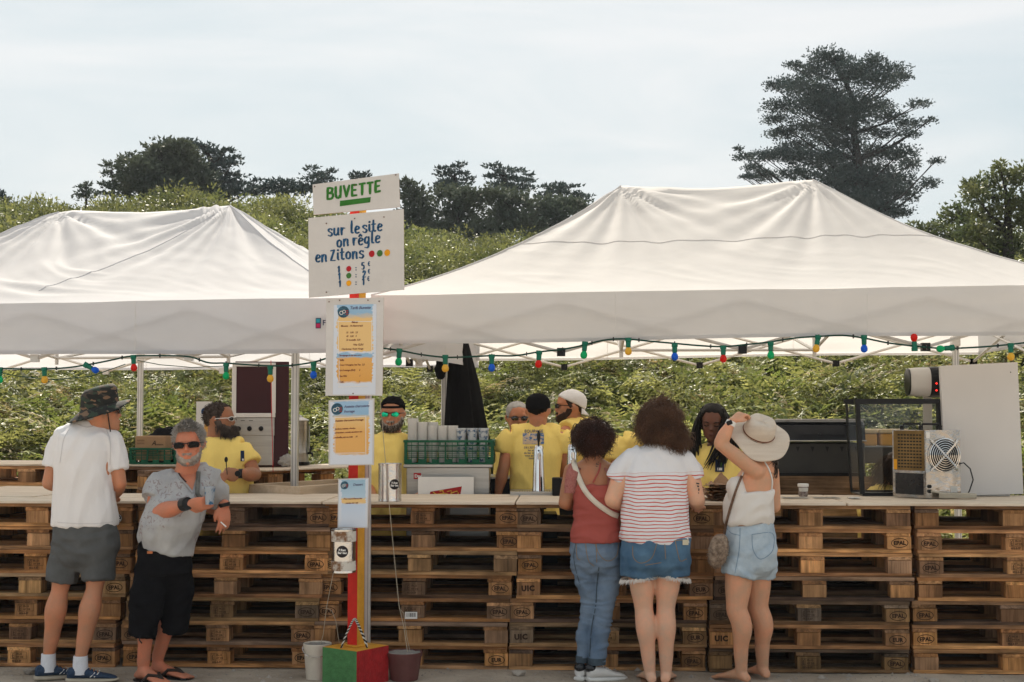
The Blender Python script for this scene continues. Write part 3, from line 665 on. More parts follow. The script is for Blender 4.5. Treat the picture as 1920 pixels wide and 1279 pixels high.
def pallet(label, loc, rz, stamps=(None, None, None), group='wooden pallets stacked as the bar front', rot=None, full=True):
    """origin at the middle of its front lower edge; front looks along -y"""
    t = thing('pallet', label, 'pallet', loc, rz, group); q = random.random(); g_ = .74+.85*random.random(); tint = (g_*1.04, g_*(.90+.12*q), g_*(.80+.32*q), 1) if random.random() > .2 else (g_*.8, g_*.86, g_*.96, 1)
    if rot is not None: t.rotation_euler = rot
    def put(name, me, p, par=t, lab=None):
        o = bpy.data.objects.new(name, me); COL.objects.link(o); o.parent = par; o.location = p; o.color = tint
        if name != 'stamp': o.rotation_euler = (random.uniform(-.006, .006), random.uniform(-.002, .002), random.uniform(-.006, .006))
        if lab: o['label'] = lab
        return o
    yy = [.0725, .236, .4, .564, .7275]
    for i, y in enumerate(yy):
        put('plank', random.choice(WIDE if i % 2 == 0 else NARR), (random.uniform(-.004, .004), y+random.uniform(-.002, .002), .133))
    for x in (-.5275, 0, .5275): put('cross_plank', random.choice(STR), (x+random.uniform(-.003, .003), .4, .1105))
    for k, x in enumerate((-.5275, 0, .5275)):
        for y, src in ((.05, BLK), (.4, BLW), (.75, BLK)):
            if not full and y == .75: continue
            jx = random.uniform(-.004, .004)
            bl = put('block', random.choice(src), (x+jx, y, .0605))
            if y < .1 and stamps[k]:
                s = put('stamp', STAMP[stamps[k]], (random.uniform(-.004, .004), -.0525, random.uniform(-.003, .003)), bl)
                s.rotation_euler = (0, random.uniform(-.05, .05), 0)
    for y, src in ((.05, NARR), (.4, WIDE), (.75, NARR)): put('bottom_plank', random.choice(src), (random.uniform(-.004, .004), y, .011))
    return t
# the bar front: columns of seven, left edges read off the photograph
CA = R(-2.54); CO = Vector((0, 8.66, 0)); CM = Matrix.Translation(CO) @ Matrix.Rotation(CA, 4, 'Z')
def cx(px):          # local x along the bar of photograph column px on the front plane
    u = (px-960)/FPX; return (u*8.66)/(math.cos(CA)-u*math.sin(CA)+0)
LEFT = {'A': [-101, -101, -102, -112, -122, -128, -129], 'B': [262, 264, 259, 250, 244, 236, 236], 'C': [612, 612, 607, 597, 594, 590, 590],
        'D': [969, 970, 970, 968, 956, 955, 953], 'E': [1333, 1334, 1335, 1337, 1327, 1326, 1325], 'F': [1713, 1715, 1718, 1716, 1706, 1706, 1706]}
ST = {'A': [(0, 0, 0), (0, None, None), (0, 'IPPC', 'EPAL'), (0, None, 'EPAL'), (0, 'IPPC', None), (0, 'IPPC', 'EPAL'), (0, 'IPPC', 'EPAL')],
      'B': [('EPAL', 'IPPC', 'EPAL'), (None, None, None), ('EPAL', 'IPPC', 'EPAL'), (None, None, None), ('EPAL', 'IPPC', 'EPAL'), ('EPAL', 'IPPC', 'EPAL'), ('EPAL', 'IPPC', 'EPAL')],
      'C': [('EPAL', 'IPPC', 'EPAL'), (None, None, 'EPAL'), ('EPAL', None, None), ('EPAL', 'IPPC', 'EPAL'), ('EPAL', 'IPPC', 'EPAL'), (None, None, None), (None, None, 'EUR')],
      'D': [('EPAL', None, 'EPAL'), (None, None, None), ('EPAL', None, None), ('UIC', 'IPPC', 'EUR'), ('EPAL', None, 'EPAL'), ('UIC', 'IPPC', 'EUR'), (None, None, 'EPAL')],
      'E': [(None, None, None), ('EPAL', None, 'EPAL'), (None, None, None), ('EPAL', None, None), ('EPAL', 'IPPC', 'EPAL'), ('UIC', None, 'EUR'), (None, 'IPPC', 'EPAL')],
      'F': [(None, None, None), ('EPAL', 'IPPC', None), ('EPAL', 'IPPC', 'EPAL'), (None, None, None), ('EPAL', None, None), ('EPAL', 'IPPC', None), (None, None, None)]}
ORD = ['top', 'second from top', 'third from top', 'middle', 'third from bottom', 'second from bottom', 'bottom']
WHERE = {'A': 'of the leftmost column behind the white shirt man', 'B': 'of the column behind the man in grey', 'C': 'of the column behind the sign post', 'D': 'of the column left of the striped shirt woman',
         'E': 'of the column right of the woman with hat', 'F': 'of the rightmost column under the steel machine'}
random.seed(3)
for c in 'ABCDEF':
    for r in range(7):
        x = cx(LEFT[c][r])+.6
        st = tuple(s if isinstance(s, str) else None for s in ST[c][r])
        p = CM @ Vector((x, random.uniform(-.02, .02), (6-r)*.144+.002))
        pallet('%s pallet %s' % (ORD[r], WHERE[c]), p, CA+random.uniform(-.006, .006), st)
# plywood sheets on the bar
TOPZ = 1.010
for i, (a, b_, lb) in enumerate(((-300, 222, 'bleached board on the bar top at the far left'), (223, 606, 'bleached board on the bar top by the man in grey'), (607, 966, 'bleached board on the bar top behind the sign post'),
                                 (967, 1583, 'long bleached board on the bar top before the three women'), (1584, 2110, 'bleached board on the bar top under the steel machine'))):
    x0, x1 = cx(a), cx(b_)
    mb = MB(); n = 5; wy = .82/n
    for k in range(n): pass
    mb.box((0, .40, .008), (x1-x0-.006, .83, .016), bev=.002)
    o = mb.build('board', m_bleach, None, False); o.location = CM @ Vector(((x0+x1)/2, -.012, TOPZ+.001*(i % 2))); o.rotation_euler = (0, 0, CA)
    tag(o, lb, 'counter board', 'boards laid along the bar top')
for i, (a, b_) in enumerate(((-100, 250), (255, 590), (600, 960), (965, 1325), (1335, 1700), (1705, 2070))):  # added sheets that block light from behind so the pallet gaps stay dark
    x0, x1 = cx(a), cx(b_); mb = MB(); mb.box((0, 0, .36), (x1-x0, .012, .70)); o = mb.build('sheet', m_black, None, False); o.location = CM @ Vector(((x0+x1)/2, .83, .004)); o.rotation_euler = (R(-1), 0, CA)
    tag(o, 'dark blocker sheet added to keep light out of the pallet gaps, panel %s' % ('at the far left', 'behind the grey man', 'behind the sign post', 'behind the coral top', 'behind the white camisole', 'under the steel machine')[i], 'blocker sheet')
BT = TOPZ+.017
# inner pallet stacks behind the bar
def stack(n, x, y, rz, where, z0=0):
    for r in range(n):
        pallet('%s pallet %s' % (['eighth', 'seventh', 'sixth', 'fifth', 'fourth', 'third', 'second', 'topmost'][r+8-n], where), (x+random.uniform(-.015, .015), y, z0+r*.1445+.002), rz, group='pallets stacked behind the bar')
stack(8, -1.72, 10.15, R(52), 'of the stack carrying the oven and urn')
stack(8, -2.55, 10.75, R(-4), 'of the back stack carrying the small green crate')
stack(7, -3.35, 9.75, R(80), 'of the side stack at the left edge')
stack(8, -3.75, 10.9, R(-6), 'of the back left stack')
# pallet standing on its edge behind the bar on the right
random.seed(9)
pu = pallet('pale pallet standing on its edge below the black grill', (P(1580, 900, 10.0).x, 10.0, .31), 0, group=None, rot=(PI/2, 0, 0))
pu.rotation_euler = (R(86), 0, R(-2)); pu.location = (P(1580, 900, 10.0).x, 10.15, .31)
stack(2, P(1580, 900, 10).x, 9.8, R(-2), 'of the low stack under the upright pallet')

# ------------------------------------------------------------------ sign post
BP = Vector((P(667, 1200, 8.3).x, 8.3, 0)); 
post = thing('sign_post', 'square red and yellow post standing in a painted concrete block', 'sign post', BP)
rz = R(37)
def rbox(c, size, rz_, mi=0, mb=None, bev=0): 
    mb = mb or MB(); mb.box(c, size, (0, 0, rz_), mi=mi, bev=bev); return mb
s = .272
blk = bmesh.new()
mb = MB(); mb.box((BP.x, BP.y, .104), (s, s, .208), (0, 0, R(53))); 
cb = mb.build('concrete_block', [m_grn, m_red2, m_yel], post)
for p in cb.data.polygons:
    n = p.normal
    p.material_index = 2 if n.z > .5 else (0 if (n.y < -.1 and n.x < 0) or (n.y > .1 and n.x > 0) else 1)
mb = rbox((BP.x, BP.y, 1.575), (.069, .069, 2.73), R(60)); pb = mb.build('post', [m_red, m_yel], post)
for p in pb.data.polygons: p.material_index = 0 if (p.normal.y < -.1 and p.normal.x < 0) or (p.normal.y > .1 and p.normal.x > 0) else 1
rbox((BP.x, BP.y, .214), (.1, .1, .012), rz, bev=.003).build('collar', m_yel, post)
# rope handle on the block: two twisted strands
pts = []
for i in range(41):
    t = i/40; a = PI*t; pts.append(Vector((BP.x-.075+.15*t+.012*math.sin(a*2), BP.y-.07, .21+.165*math.sin(a)**.8)))
for ph_, mm in ((0, M('white rope strand', (.6, .58, .52), .9)), (PI, M('black rope strand', (.02, .02, .02), .9))):
    mb = MB(); q = []
    for i in range(161):
        t = i/160*40; j = min(39, int(t)); p = pts[j].lerp(pts[j+1], t-j); an = i*.72+ph_
        q.append(p+Vector((math.cos(an)*.0035, math.sin(an)*.0035, math.sin(an+1)*.003)))
    mb.tube(q, .0042, 6); mb.build('rope_handle', mm, post, smooth=True)

# painted lettering: a small brush alphabet (x to the right, y up, x-height .6)
G = {'B': ([[(0, 0), (.02, 1)], [(.02, 1), (.38, .95), (.42, .72), (.3, .56), (.05, .52)], [(.05, .52), (.42, .48), (.5, .24), (.36, .02), (0, 0)]], .62),
 'U': ([[(0, 1), (.02, .3), (.12, .02), (.3, 0), (.42, .2)], [(.46, 1), (.44, .0)]], .62), 'V': ([[(0, 1), (.24, 0)], [(.24, 0), (.5, 1)]], .62),
 'E': ([[(.02, 0), (.02, 1)], [(.02, 1), (.42, .98)], [(.02, .52), (.36, .53)], [(.02, .02), (.44, .04)]], .58), 'T': ([[(-.02, .97), (.5, 1)], [(.24, 1), (.24, 0)]], .6),
 's': ([[(.34, .5), (.26, .6), (.1, .58), (.04, .45), (.16, .33), (.3, .24), (.34, .1), (.2, -.02), (.02, .06)]], .46), 'u': ([[(.02, .6), (.02, .19), (.12, .0), (.26, .06), (.34, .2)], [(.36, .6), (.36, .06), (.44, 0)]], .54),
 'r': ([[(.02, .6), (.06, 0)], [(.06, .36), (.16, .56), (.32, .56)]], .42), 'l': ([[(.06, 1.05), (.05, .2), (.1, .02), (.2, .02)]], .28),
 'e': ([[(.05, .3), (.3, .36), (.34, .5), (.2, .6), (.07, .46), (.04, .2), (.14, 0), (.36, .06)]], .46), 'i': ([[(.05, .6), (.06, .12), (.14, .0)], [(.05, .8), (.08, .86)]], .24),
 't': ([[(.1, .95), (.1, .19), (.18, .0), (.3, .04)], [(-.04, .6), (.28, .62)]], .4), 'o': ([[(.2, .6), (.04, .46), (.04, .14), (.18, 0), (.34, .14), (.34, .46), (.2, .6)]], .5),
 'n': ([[(.02, .6), (.04, 0)], [(.04, .36), (.16, .58), (.32, .54), (.34, .2), (.38, 0)]], .52), 'g': ([[(.34, .54), (.18, .6), (.04, .44), (.06, .14), (.2, .06), (.34, .24)], [(.36, .6), (.36, -.1), (.26, -.32), (.04, -.28)]], .54),
 'z': ([[(.0, .86), (.3, .9)], [(.3, .9), (.02, .04)], [(.02, .02), (.38, .0)]], .5), '1': ([[(.0, .7), (.14, .95)], [(.14, .95), (.14, 0)]], .4), '5': ([[(.36, .95), (.08, .95)], [(.08, .95), (.06, .55), (.26, .58), (.36, .32), (.26, .02), (.02, .04)]], .5),
 '2': ([[(.04, .72), (.16, .95), (.34, .84), (.3, .5), (.02, .04)], [(.02, .02), (.4, .02)]], .5), '€': ([[(.4, .85), (.24, .95), (.1, .7), (.1, .25), (.24, .02), (.4, .12)], [(0, .56), (.32, .58)], [(0, .4), (.3, .42)]], .5),
 ':': ([[(.04, .14), (.06, .2)], [(.04, .56), (.06, .62)]], .2), '^': ([[(0, .74), (.12, .9)], [(.12, .9), (.24, .74)]], .0), ' ': ([], .3)}
def catmull(p, n=6):
    if len(p) < 3: return [Vector((*p[0], 0)).lerp(Vector((*p[-1], 0)), i/5) for i in range(6)]
    q = [Vector((*a, 0)) for a in p]; q = [2*q[0]-q[1]]+q+[2*q[-1]-q[-2]]; out_ = []
    for i in range(1, len(q)-2):
        for k in range(n):
            t = k/n; a, b, c, d = q[i-1], q[i], q[i+1], q[i+2]
            out_.append(.5*((2*b)+(c-a)*t+(2*a-5*b+4*c-d)*t*t+(3*b-a-3*c+d)*t**3))
    return out_+[q[-2]]
def brush(mb, s, size, m, pen=.11, contrast=.5, mi=0, seed=0, track=0):
    """paint s with a broad brush; m maps (x, 0, z) to the board"""
    rnd = random.Random(seed); x = 0
    for ch in s:
        st, adv = G[ch]; rot = rnd.uniform(-.06, .06); dy = rnd.uniform(-.03, .03)
        for poly in st:
            pts = catmull(poly); n = len(pts); L_, R_ = [], []
            for i, p in enumerate(pts):
                d = (pts[min(i+1, n-1)]-pts[max(0, i-1)])
                if d.length < 1e-6: d = Vector((0, 1, 0))
                d.normalize(); nn = Vector((-d.y, d.x, 0))
                w = pen*.5*((1-contrast)+contrast*abs(d.y+.3*d.x))*(1+.12*rnd.uniform(-1, 1)); w *= (.75 if i in (0, n-1) else 1)
                L_.append(p+nn*w); R_.append(p-nn*w)
            if n >= 2:
                e0 = (pts[0]-pts[1]).normalized()*pen*.25; e1 = (pts[-1]-pts[-2]).normalized()*pen*.25; L_[0] += e0; R_[0] += e0; L_[-1] += e1; R_[-1] += e1
            vs = []
            for a in L_+R_: vs.append(m @ Vector(((x+a.x)*size, 0, (a.y+dy+a.x*rot)*size)))
            mb.add(vs, [(i, i+1, n+i+1, n+i) for i in range(n-1)], mi)
            # each stroke lies a hair above the last so none share a plane
            m = m @ Matrix.Translation((0, -.00006, 0))
        if ch != '^': x += adv+track
    return x*size
m_board = M('white painted sign board', (.60, .575, .555), .6, .05, vs=5, bump=.12, bs=30)
m_pgreen = M('green brush paint', (.03, .16, .02), .55, .25, vs=18)
m_pblue = M('blue brush paint', (.012, .07, .16), .55, .4, vs=22)
m_pred = M('red dot paint', (.42, .012, .02), .55, .15, vs=20); m_pyel = M('yellow dot paint', (.75, .33, .01), .55, .15, vs=20); m_pgr2 = M('green dot paint', (.05, .16, .035), .55, .15, vs=20)
m_edge = M('plywood edge', (.33, .2, .11), .8, .3, vs=30)
def sign(label, corners, d, mats=m_board, th=.012, group=None):
    c = [P(a, b, d) for a, b in corners]           # TL TR BR BL
    base = (c[2]+c[3])/2
    t = thing('sign_board', label, 'sign', base, group=group)
    mb = MB(); bk = [q+Vector((0, th, 0)) for q in c]
    mb.add(c, [(0, 1, 2, 3)], 0); mb.add(bk, [(3, 2, 1, 0)], 0)
    mb.add(c+bk, [(0, 4, 5, 1), (1, 5, 6, 2), (2, 6, 7, 3), (3, 7, 4, 0)], 1); mb.build('board', [mats, m_edge], t)
    def frame(px, py):       # matrix whose x runs along the lettering line through that spot
        dx = (c[1]-c[0]).normalized(); dz = Vector((0, 0, 1)); p = P(px, py, d-.0015)
        m = Matrix.Identity(4); m.col[0][:3] = dx; m.col[1][:3] = (0, 1, 0); m.col[2][:3] = dz; m.translation = p
        return m
    return t, frame
K = 8.17/FPX           # metres per photograph pixel at the signs
t, fr = sign('white board painted BUVETTE in green at the top of the post', [(586, 346), (748, 325), (750, 388), (588, 403)], 8.17)
mb = MB(); tw = brush(mb, 'BUVETTE', 21*K, fr(614, 373), .24, .25, seed=4, track=.115); mb.build('lettering', m_pgreen, t)
mb = MB(); f = fr(637, 387); mb.add([f @ Vector(q) for q in ((0, 0, 0), (58*K, 0, .2*K), (59*K, 0, 10*K), (.5*K, 0, 10.5*K))], [(0, 1, 2, 3)]); mb.build('bar', m_pgreen, t)
def nails(t, d, pts):
    mb = MB()
    for a, b in pts: mb.lathe([(0, -.003), (.004, -.002), (.004, 0)], P(a, b, d), 8, m=Matrix.Rotation(-PI/2, 4, 'X'))
    mb.build('nail', M('rusty nail', (.12, .05, .025), .7, .2), t)
nails(t, 8.168, [(742, 328), (665, 347), (590, 350)])
t, fr = sign('large white board painted sur le site on regle en zitons', [(578, 409), (757, 392), (758, 543), (579, 558)], 8.175)
mb = MB()
def line(s, px, py, size, seed, pen=.19, track=.06): return brush(mb, s, size*K, fr(px, py), pen, .62, seed=seed, track=track)
line('sur', 615, 443, 22, 1); line('le', 658, 438, 22, 2); line('site', 680, 436, 22, 3)
line('on', 632, 463, 22, 4); line('r', 662, 460, 22, 5); line('^', 673, 460, 22, 6); line('egle', 672, 459, 22, 7)
line('en', 592, 492, 22, 8); line('zitons', 620, 489, 22, 9)
line('1', 634, 511, 12.2, 10, .27); line('1', 635, 524, 12.2, 11, .27); line('1', 636, 538, 12.2, 12, .27)
line(':', 667, 508, 10, 13, .25); line(':', 667, 521, 10, 13, .25); line(':', 667, 535, 10, 13, .25)
line('5', 678, 505, 13, 14, .24); line('2', 680, 520, 13, 15, .24); line('1', 680, 534, 13, 16, .26)
line('€', 690, 499, 8.5, 17, .22); line('€', 690, 513, 8.5, 18, .22); line('€', 689, 527, 8.5, 19, .22)
mb.build('lettering', m_pblue, t)
def dot(px, py, r, mt, lab):
    mb = MB(); f = fr(px, py); n = 18; rr = random.Random(int(px))
    mb.add([f @ Vector((0, 0, 0))]+[f @ Vector((math.cos(2*PI*i/n)*r*K*(1+.05*rr.uniform(-1, 1)), -.0002, math.sin(2*PI*i/n)*r*1.12*K)) for i in range(n)], [(0, i+1, (i+1) % n+1) for i in range(n)])
    o = mb.build('dot', mt, t); o['label'] = lab
for px, py, mt, lb in ((697, 476, m_pred, 'red dot'), (712, 475, m_pgr2, 'green dot'), (726, 474, m_pyel, 'yellow dot'), (654, 504, m_pred, 'red dot'), (654, 517, m_pgr2, 'green dot'), (654, 531, m_pyel, 'yellow dot')):
    dot(px, py, 5.6 if py < 490 else 4.8, mt, lb)
nails(t, 8.173, [(612, 419), (665, 410), (720, 407), (612, 548)])
# printed menu sheets
def poster_mat(name, top, split=None, ox=0, oz=0):
    """blue to ochre brush print: Generated coordinates, z from 0 at the foot to 1 at the head"""
    m = bpy.data.materials.new(name); m.use_nodes = True; N, L, b = nodes_of(m)
    tc = N.new('ShaderNodeTexCoord'); sp = N.new('ShaderNodeSeparateXYZ'); L(tc.outputs['Generated'], sp.inputs[0])
    nz = N.new('ShaderNodeTexNoise'); nz.inputs['Scale'].default_value = 16; nz.inputs['Detail'].default_value = 4
    mp = N.new('ShaderNodeMapping'); mp.inputs['Scale'].default_value = (.35, 1, 1.8); L(tc.outputs['Generated'], mp.inputs[0]); L(mp.outputs[0], nz.inputs['Vector'])
    def math_(op, a, c):
        q = N.new('ShaderNodeMath'); q.operation = op
        for i, v in enumerate((a, c)):
            if isinstance(v, (int, float)): q.inputs[i].default_value = v
            else: L(v, q.inputs[i])
        return q.outputs[0]
    nn = math_('MULTIPLY', math_('SUBTRACT', nz.outputs['Fac'], .5), .22)
    xx = math_('ADD', sp.outputs['X'], nn); zz = math_('ADD', sp.outputs['Z'], math_('MULTIPLY', nn, .35))
    ramp = N.new('ShaderNodeValToRGB'); L(zz, ramp.inputs[0]); e = ramp.color_ramp.elements; ramp.color_ramp.interpolation = 'LINEAR'
    stops = top
    for i, (p, c) in enumerate(stops):
        q = e[i] if i < 2 else e.new(p); q.position = p; q.color = col4(c)
    ins = math_('MULTIPLY', math_('GREATER_THAN', xx, .09), math_('LESS_THAN', xx, .91))
    mx = N.new('ShaderNodeMixRGB'); mx.inputs[1].default_value = (.62, .66, .74, 1); L(ins, mx.inputs[0]); L(ramp.outputs[0], mx.inputs[2])
    L(mx.outputs[0], b.inputs['Base Color']); b.inputs['Roughness'].default_value = .35; MATS[name] = m; return m
W_ = (.62, .66, .74); BL_ = (.26, .44, .62); OC = (.72, .38, .10); LO = (.76, .50, .20); OC2 = (.68, .33, .06)
m_p1 = poster_mat('drinks menu print', [(0, W_), (.12, W_), (.15, OC2), (.40, OC), (.42, BL_), (.455, BL_), (.46, W_), (.475, W_), (.48, LO), (.84, LO), (.90, BL_), (1, (.32, .5, .68))])
m_p2 = poster_mat('platter menu print', [(0, W_), (.14, W_), (.17, OC), (.5, OC), (.72, LO), (.78, BL_), (.97, (.3, .47, .66)), (1, W_)])
m_p3 = poster_mat('small notice print', [(0, W_), (.47, (.5, .6, .74)), (.5, LO), (.58, LO), (.62, (.42, .56, .68)), (.97, (.28, .45, .58)), (1, W_)])
m_inkred = M('maroon handwriting ink', (.16, .03, .02), .6); m_inkblue = M('slate handwriting ink', (.09, .08, .16), .6)
m_logo = M('round navy logo print', (.012, .04, .075), .5, vs=60, col2=(.05, .14, .2)); m_logo2 = M('logo red mark', (.35, .04, .03), .6)
def sheet(t, d, c, mat_):
    q = [P(a, b, d) for a, b in c]; mb = MB(); mb.add(q, [(0, 1, 2, 3)]); return mb.build('printed_sheet', mat_, t)
def txt(t, fr, s, px, py, size, mt, dd=0, shear=.2, bold=.0003, align='LEFT'):
    mb = MB(); v, f = text_vf(s, size*K*1.06, fr(px, py) @ Matrix.Translation((0, -.001-dd, 0)), bold=bold, shear=shear, align=align, space=.88); mb.add(v, f); mb.build('lettering', mt, t)
def logo(t, fr, px, py, r):
    mb = MB(); f = fr(px, py) @ Matrix.Translation((0, -.001, 0)); n = 24
    mb.add([f @ Vector((0, 0, 0))]+[f @ Vector((math.cos(2*PI*i/n)*r*K, 0, math.sin(2*PI*i/n)*r*K)) for i in range(n)], [(0, i+1, (i+1) % n+1) for i in range(n)])
    mb.build('round_logo', m_logo, t)
    mb = MB(); f = f @ Matrix.Translation((0, -.0006, 0))
    for k, (a, b, rr) in enumerate(((-.35, -.15, .34), (.1, .05, .3))):
        n = 16; vs = []
        for i in range(n): th = 2*PI*i/n; vs += [f @ Vector(((a+math.cos(th)*rr)*r*K, -.0001*k, (b+math.sin(th)*rr)*r*K)), f @ Vector(((a+math.cos(th)*rr*.72)*r*K, -.0001*k, (b+math.sin(th)*rr*.72)*r*K))]
        mb.add(vs, [(2*i, 2*i+1, (2*i+3) % (2*n), (2*i+2) % (2*n)) for i in range(n)], 0)
    for i in range(3): mb.add([f @ Vector((x*r*K, -.0003, z*r*K)) for x, z in ((.42, -.5+.3*i), (.82, -.5+.3*i), (.82, -.34+.3*i), (.42, -.34+.3*i))], [(0, 1, 2, 3)], 1)
    mb.build('logo_mark', [m_white, m_logo2], t)
def wline(t, fr, segs, w=1.1):
    mb = MB()
    for i, (x0, y0, x1, y1) in enumerate(segs):
        a = fr(x0, y0).translation; c = fr(x1, y1).translation; dd = (c-a).normalized(); n = Vector((-dd.z, 0, dd.x))*w*K/2; o = Vector((0, -.0008-.0001*i, 0))
        mb.add([a-n+o, a+n+o, c+n+o, c-n+o], [(0, 1, 2, 3)])
    mb.build('border_line', m_white, t)
t, fr = sign('white board with the long drinks price menu', [(612, 560), (720, 558), (717, 742), (610, 742)], 8.19)
sheet(t, 8.1885, [(626, 572), (706, 570), (704, 740), (624, 740)], m_p1); logo(t, fr, 644, 585, 11)
for s, x, y, z in (('Tarifs Buvette', 656, 580, 7.5), ('Bières', 659, 606, 5), ('Mousse   14 Aberwrach', 639, 613, 4.6), ('25    3,50    2,5', 649, 625, 4), ('40    5,00    4', 649, 632, 4), ('33  bouteille  3,50', 649, 639, 4), ('Vins 12,5cl', 662, 648, 4.8), ('Chardonnay / Rosé / Rouge', 640, 656, 4), ('Témoignage du site sans verre', 635, 668, 3.8),
                   ('Softs', 636, 677, 5), ('Coca / Orangina / Ice Tea   2,5', 636, 686, 4.2), ('Jus d orange (25cl)       2', 636, 696, 4.4), ('Eau 50cl                      1', 636, 707, 4.6), ('Café                           1', 636, 718, 4.6)):
    txt(t, fr, s, x, y, z, m_inkred if y > 590 else m_inkblue)
wline(t, fr, [(632, 603, 698, 603), (634, 600, 635, 664), (697, 600, 697, 664), (634, 726, 690, 724), (636, 674, 636, 727)]); nails(t, 8.188, [(617, 566), (711, 565), (637, 563), (690, 563), (662, 738)])
t, fr = sign('white sheet with the charcuterie and cheese platter menu', [(616, 751), (702, 747), (701, 872), (616, 873)], 8.2)
sheet(t, 8.1985, [(619, 754), (699, 750), (698, 870), (619, 871)], m_p2); logo(t, fr, 632, 767, 11)
for s, x, y, z in (('Assiette charcuterie', 645, 765, 6.4), ('fromage', 645, 774, 6.4), ('Assiette charcuterie fromage', 628, 791, 5), ('Jambon, rosette, chorizo', 628, 806, 4.2), ('camembert, comté, saucisson sec', 627, 813, 4.2), ('andouille, pain au maïs     10', 627, 822, 4.2)):
    txt(t, fr, s, x, y, z, m_inkred if y > 780 else m_inkblue)
wline(t, fr, [(627, 783, 685, 781), (628, 781, 628, 852), (686, 779, 686, 852), (628, 850, 684, 849)])
t, fr = sign('small pale blue notice sheet lowest on the post', [(634, 898), (692, 896), (690, 990), (633, 990)], 8.2)
sheet(t, 8.1985, [(636, 900), (690, 898), (688, 988), (635, 988)], m_p3); logo(t, fr, 646, 910, 7.5)
for s, x, y, z in (('Dessert', 662, 911, 6), ('Pour tout achat au bar', 644, 937, 4.2), ('remise de 1 zit', 648, 945, 4.2)): txt(t, fr, s, x, y, z, m_inkred if y > 920 else m_inkblue)

# tins, buckets, guy lines
m_tin = M('tinned steel', (.62, .62, .62), .22, .1, vs=10, metal=1, bump=.1, bs=40); m_rust = M('rusty dirty tin', (.20, .10, .05), .7, vs=12, col2=(.6, .56, .5), bump=.3, bs=40, thr=(.42, .55))
m_lab = M('black round label', (.02, .015, .018), .5); m_paper = M('paper label', (.58, .56, .52), .5, .15, vs=14)
def tin(label, c, r, h, dirty, parent_label):
    t = thing('tin_can', label, 'tin can', c)
    prof = [(0, .003), (r*.96, .003), (r, .0), (r, .006)]
    nr = 26
    for i in range(nr+1):
        z = .02+(h-.04)*i/nr; prof.append((r*(.985 if i % 2 else .968), z))
    prof += [(r, h-.006), (r, h), (r*.96, h), (r*.95, h-.01), (r*.95, .02)]
    MB().lathe(prof, c, 36).build('can_body', m_tin, t, smooth=True)
    if dirty:
        for z0, z1 in ((.012, h*.27), (h*.72, h-.01)): MB().lathe([(r*1.004, z0), (r*1.012, (z0+z1)/2), (r*1.004, z1)], c, 30).build('paint_band', m_rust, t, smooth=True)
    # round label facing the camera
    a0 = R(-90)+(R(28) if not dirty else 0); rr = .034 if dirty else .032; zc = h*.5 if dirty else h*.45; mb = MB(); n = 24
    def cyl(u, v, k): a = a0+u/r; return Vector(c)+Vector((math.cos(a)*(r+k), math.sin(a)*(r+k), zc+v))
    for ring in range(4):
        r0, r1 = rr*ring/4, rr*(ring+1)/4
        for i in range(n):
            t0, t1 = 2*PI*i/n, 2*PI*(i+1)/n; mb.add([cyl(math.cos(t0)*r0, math.sin(t0)*r0, .002), cyl(math.cos(t1)*r0, math.sin(t1)*r0, .002), cyl(math.cos(t1)*r1, math.sin(t1)*r1, .002), cyl(math.cos(t0)*r1, math.sin(t0)*r1, .002)], [(0, 1, 2, 3)])
    mb.build('round_label', m_lab, t)
    mb = MB()
    for s_, dz in (('P.Rex', .004), ('Bar bac', -.012)):
        v, f = text_vf(s_, .017, Matrix.Identity(4), bold=.0008, align='CENTER'); mb.add([cyl(q.x, q.z+dz, .0028) for q in v], f)
    mb.build('lettering', m_white, t); return t
cp = P(731, 941, 8.74); tin('ribbed silver tin can standing on the bar right of the post', (cp.x, cp.y, BT+.001), .073, .232, False, '')
cp = P(645, 1072, 8.17); tin('battered tin can with stained paint hung low on the post', (cp.x, 8.15, cp.z), .071, .247, True, '')
def bucket(label, c, r0, r1, h, mt, name, handle, m_fill):
    t = thing(name, label, 'bucket' if name == 'bucket' else 'plant pot', c)
    MB().lathe([(0, .002), (r0*.97, .002), (r0, .01), (r1*.985, h*.84), (r1*1.03, h*.845), (r1*1.05, h*.99), (r1*1.02, h), (r1*.97, h*.99), (r1*.95, h*.8)], c, 32).build('shell', mt, t, smooth=True)
    mb = MB(); n = 28; vs = [Vector(c)+Vector((0, 0, h*.97))]
    for k in (.5, .96):
        for i in range(n): a = 2*PI*i/n; vs.append(Vector(c)+Vector((math.cos(a)*r1*k, math.sin(a)*r1*k, h*.96+.008*mn.noise(Vector((a*3, k*4, 1))))))
    fs = [(0, i+1, (i+1) % n+1) for i in range(n)]+[(1+i, 1+n+i, 1+n+(i+1) % n, 1+(i+1) % n) for i in range(n)]
    mb.add(vs, fs).build('concrete_fill', m_fill, t, smooth=True)
    if handle:
        mb = MB(); mb.tube([Vector(c)+Vector((-r1*1.08*math.cos(a), -r1*.95*math.sin(a)-.01, h*.9-.05*math.sin(a))) for a in [PI*i/14 for i in range(15)]], .0028, 6); mb.build('handle', m_tin, t, smooth=True)
    return t
m_conc = M('rough concrete', (.26, .245, .225), .9, .25, vs=20, bump=.6, bs=50)
c1 = P(588, 1276, 8.32); bucket('cream plastic bucket filled with concrete left of the post', (c1.x+.01, 8.40, 0), .066, .080, .21, M('cream plastic', (.60, .53, .44), .5, .1, vs=10), 'bucket', True, m_conc)
c2 = P(756, 1276, 8.3); bucket('brown plastic pot filled with concrete right of the post', (c2.x, 8.37, 0), .083, .103, .165, M('brown plastic', (.13, .05, .045), .55, .12, vs=10), 'plant_pot', False, m_conc)
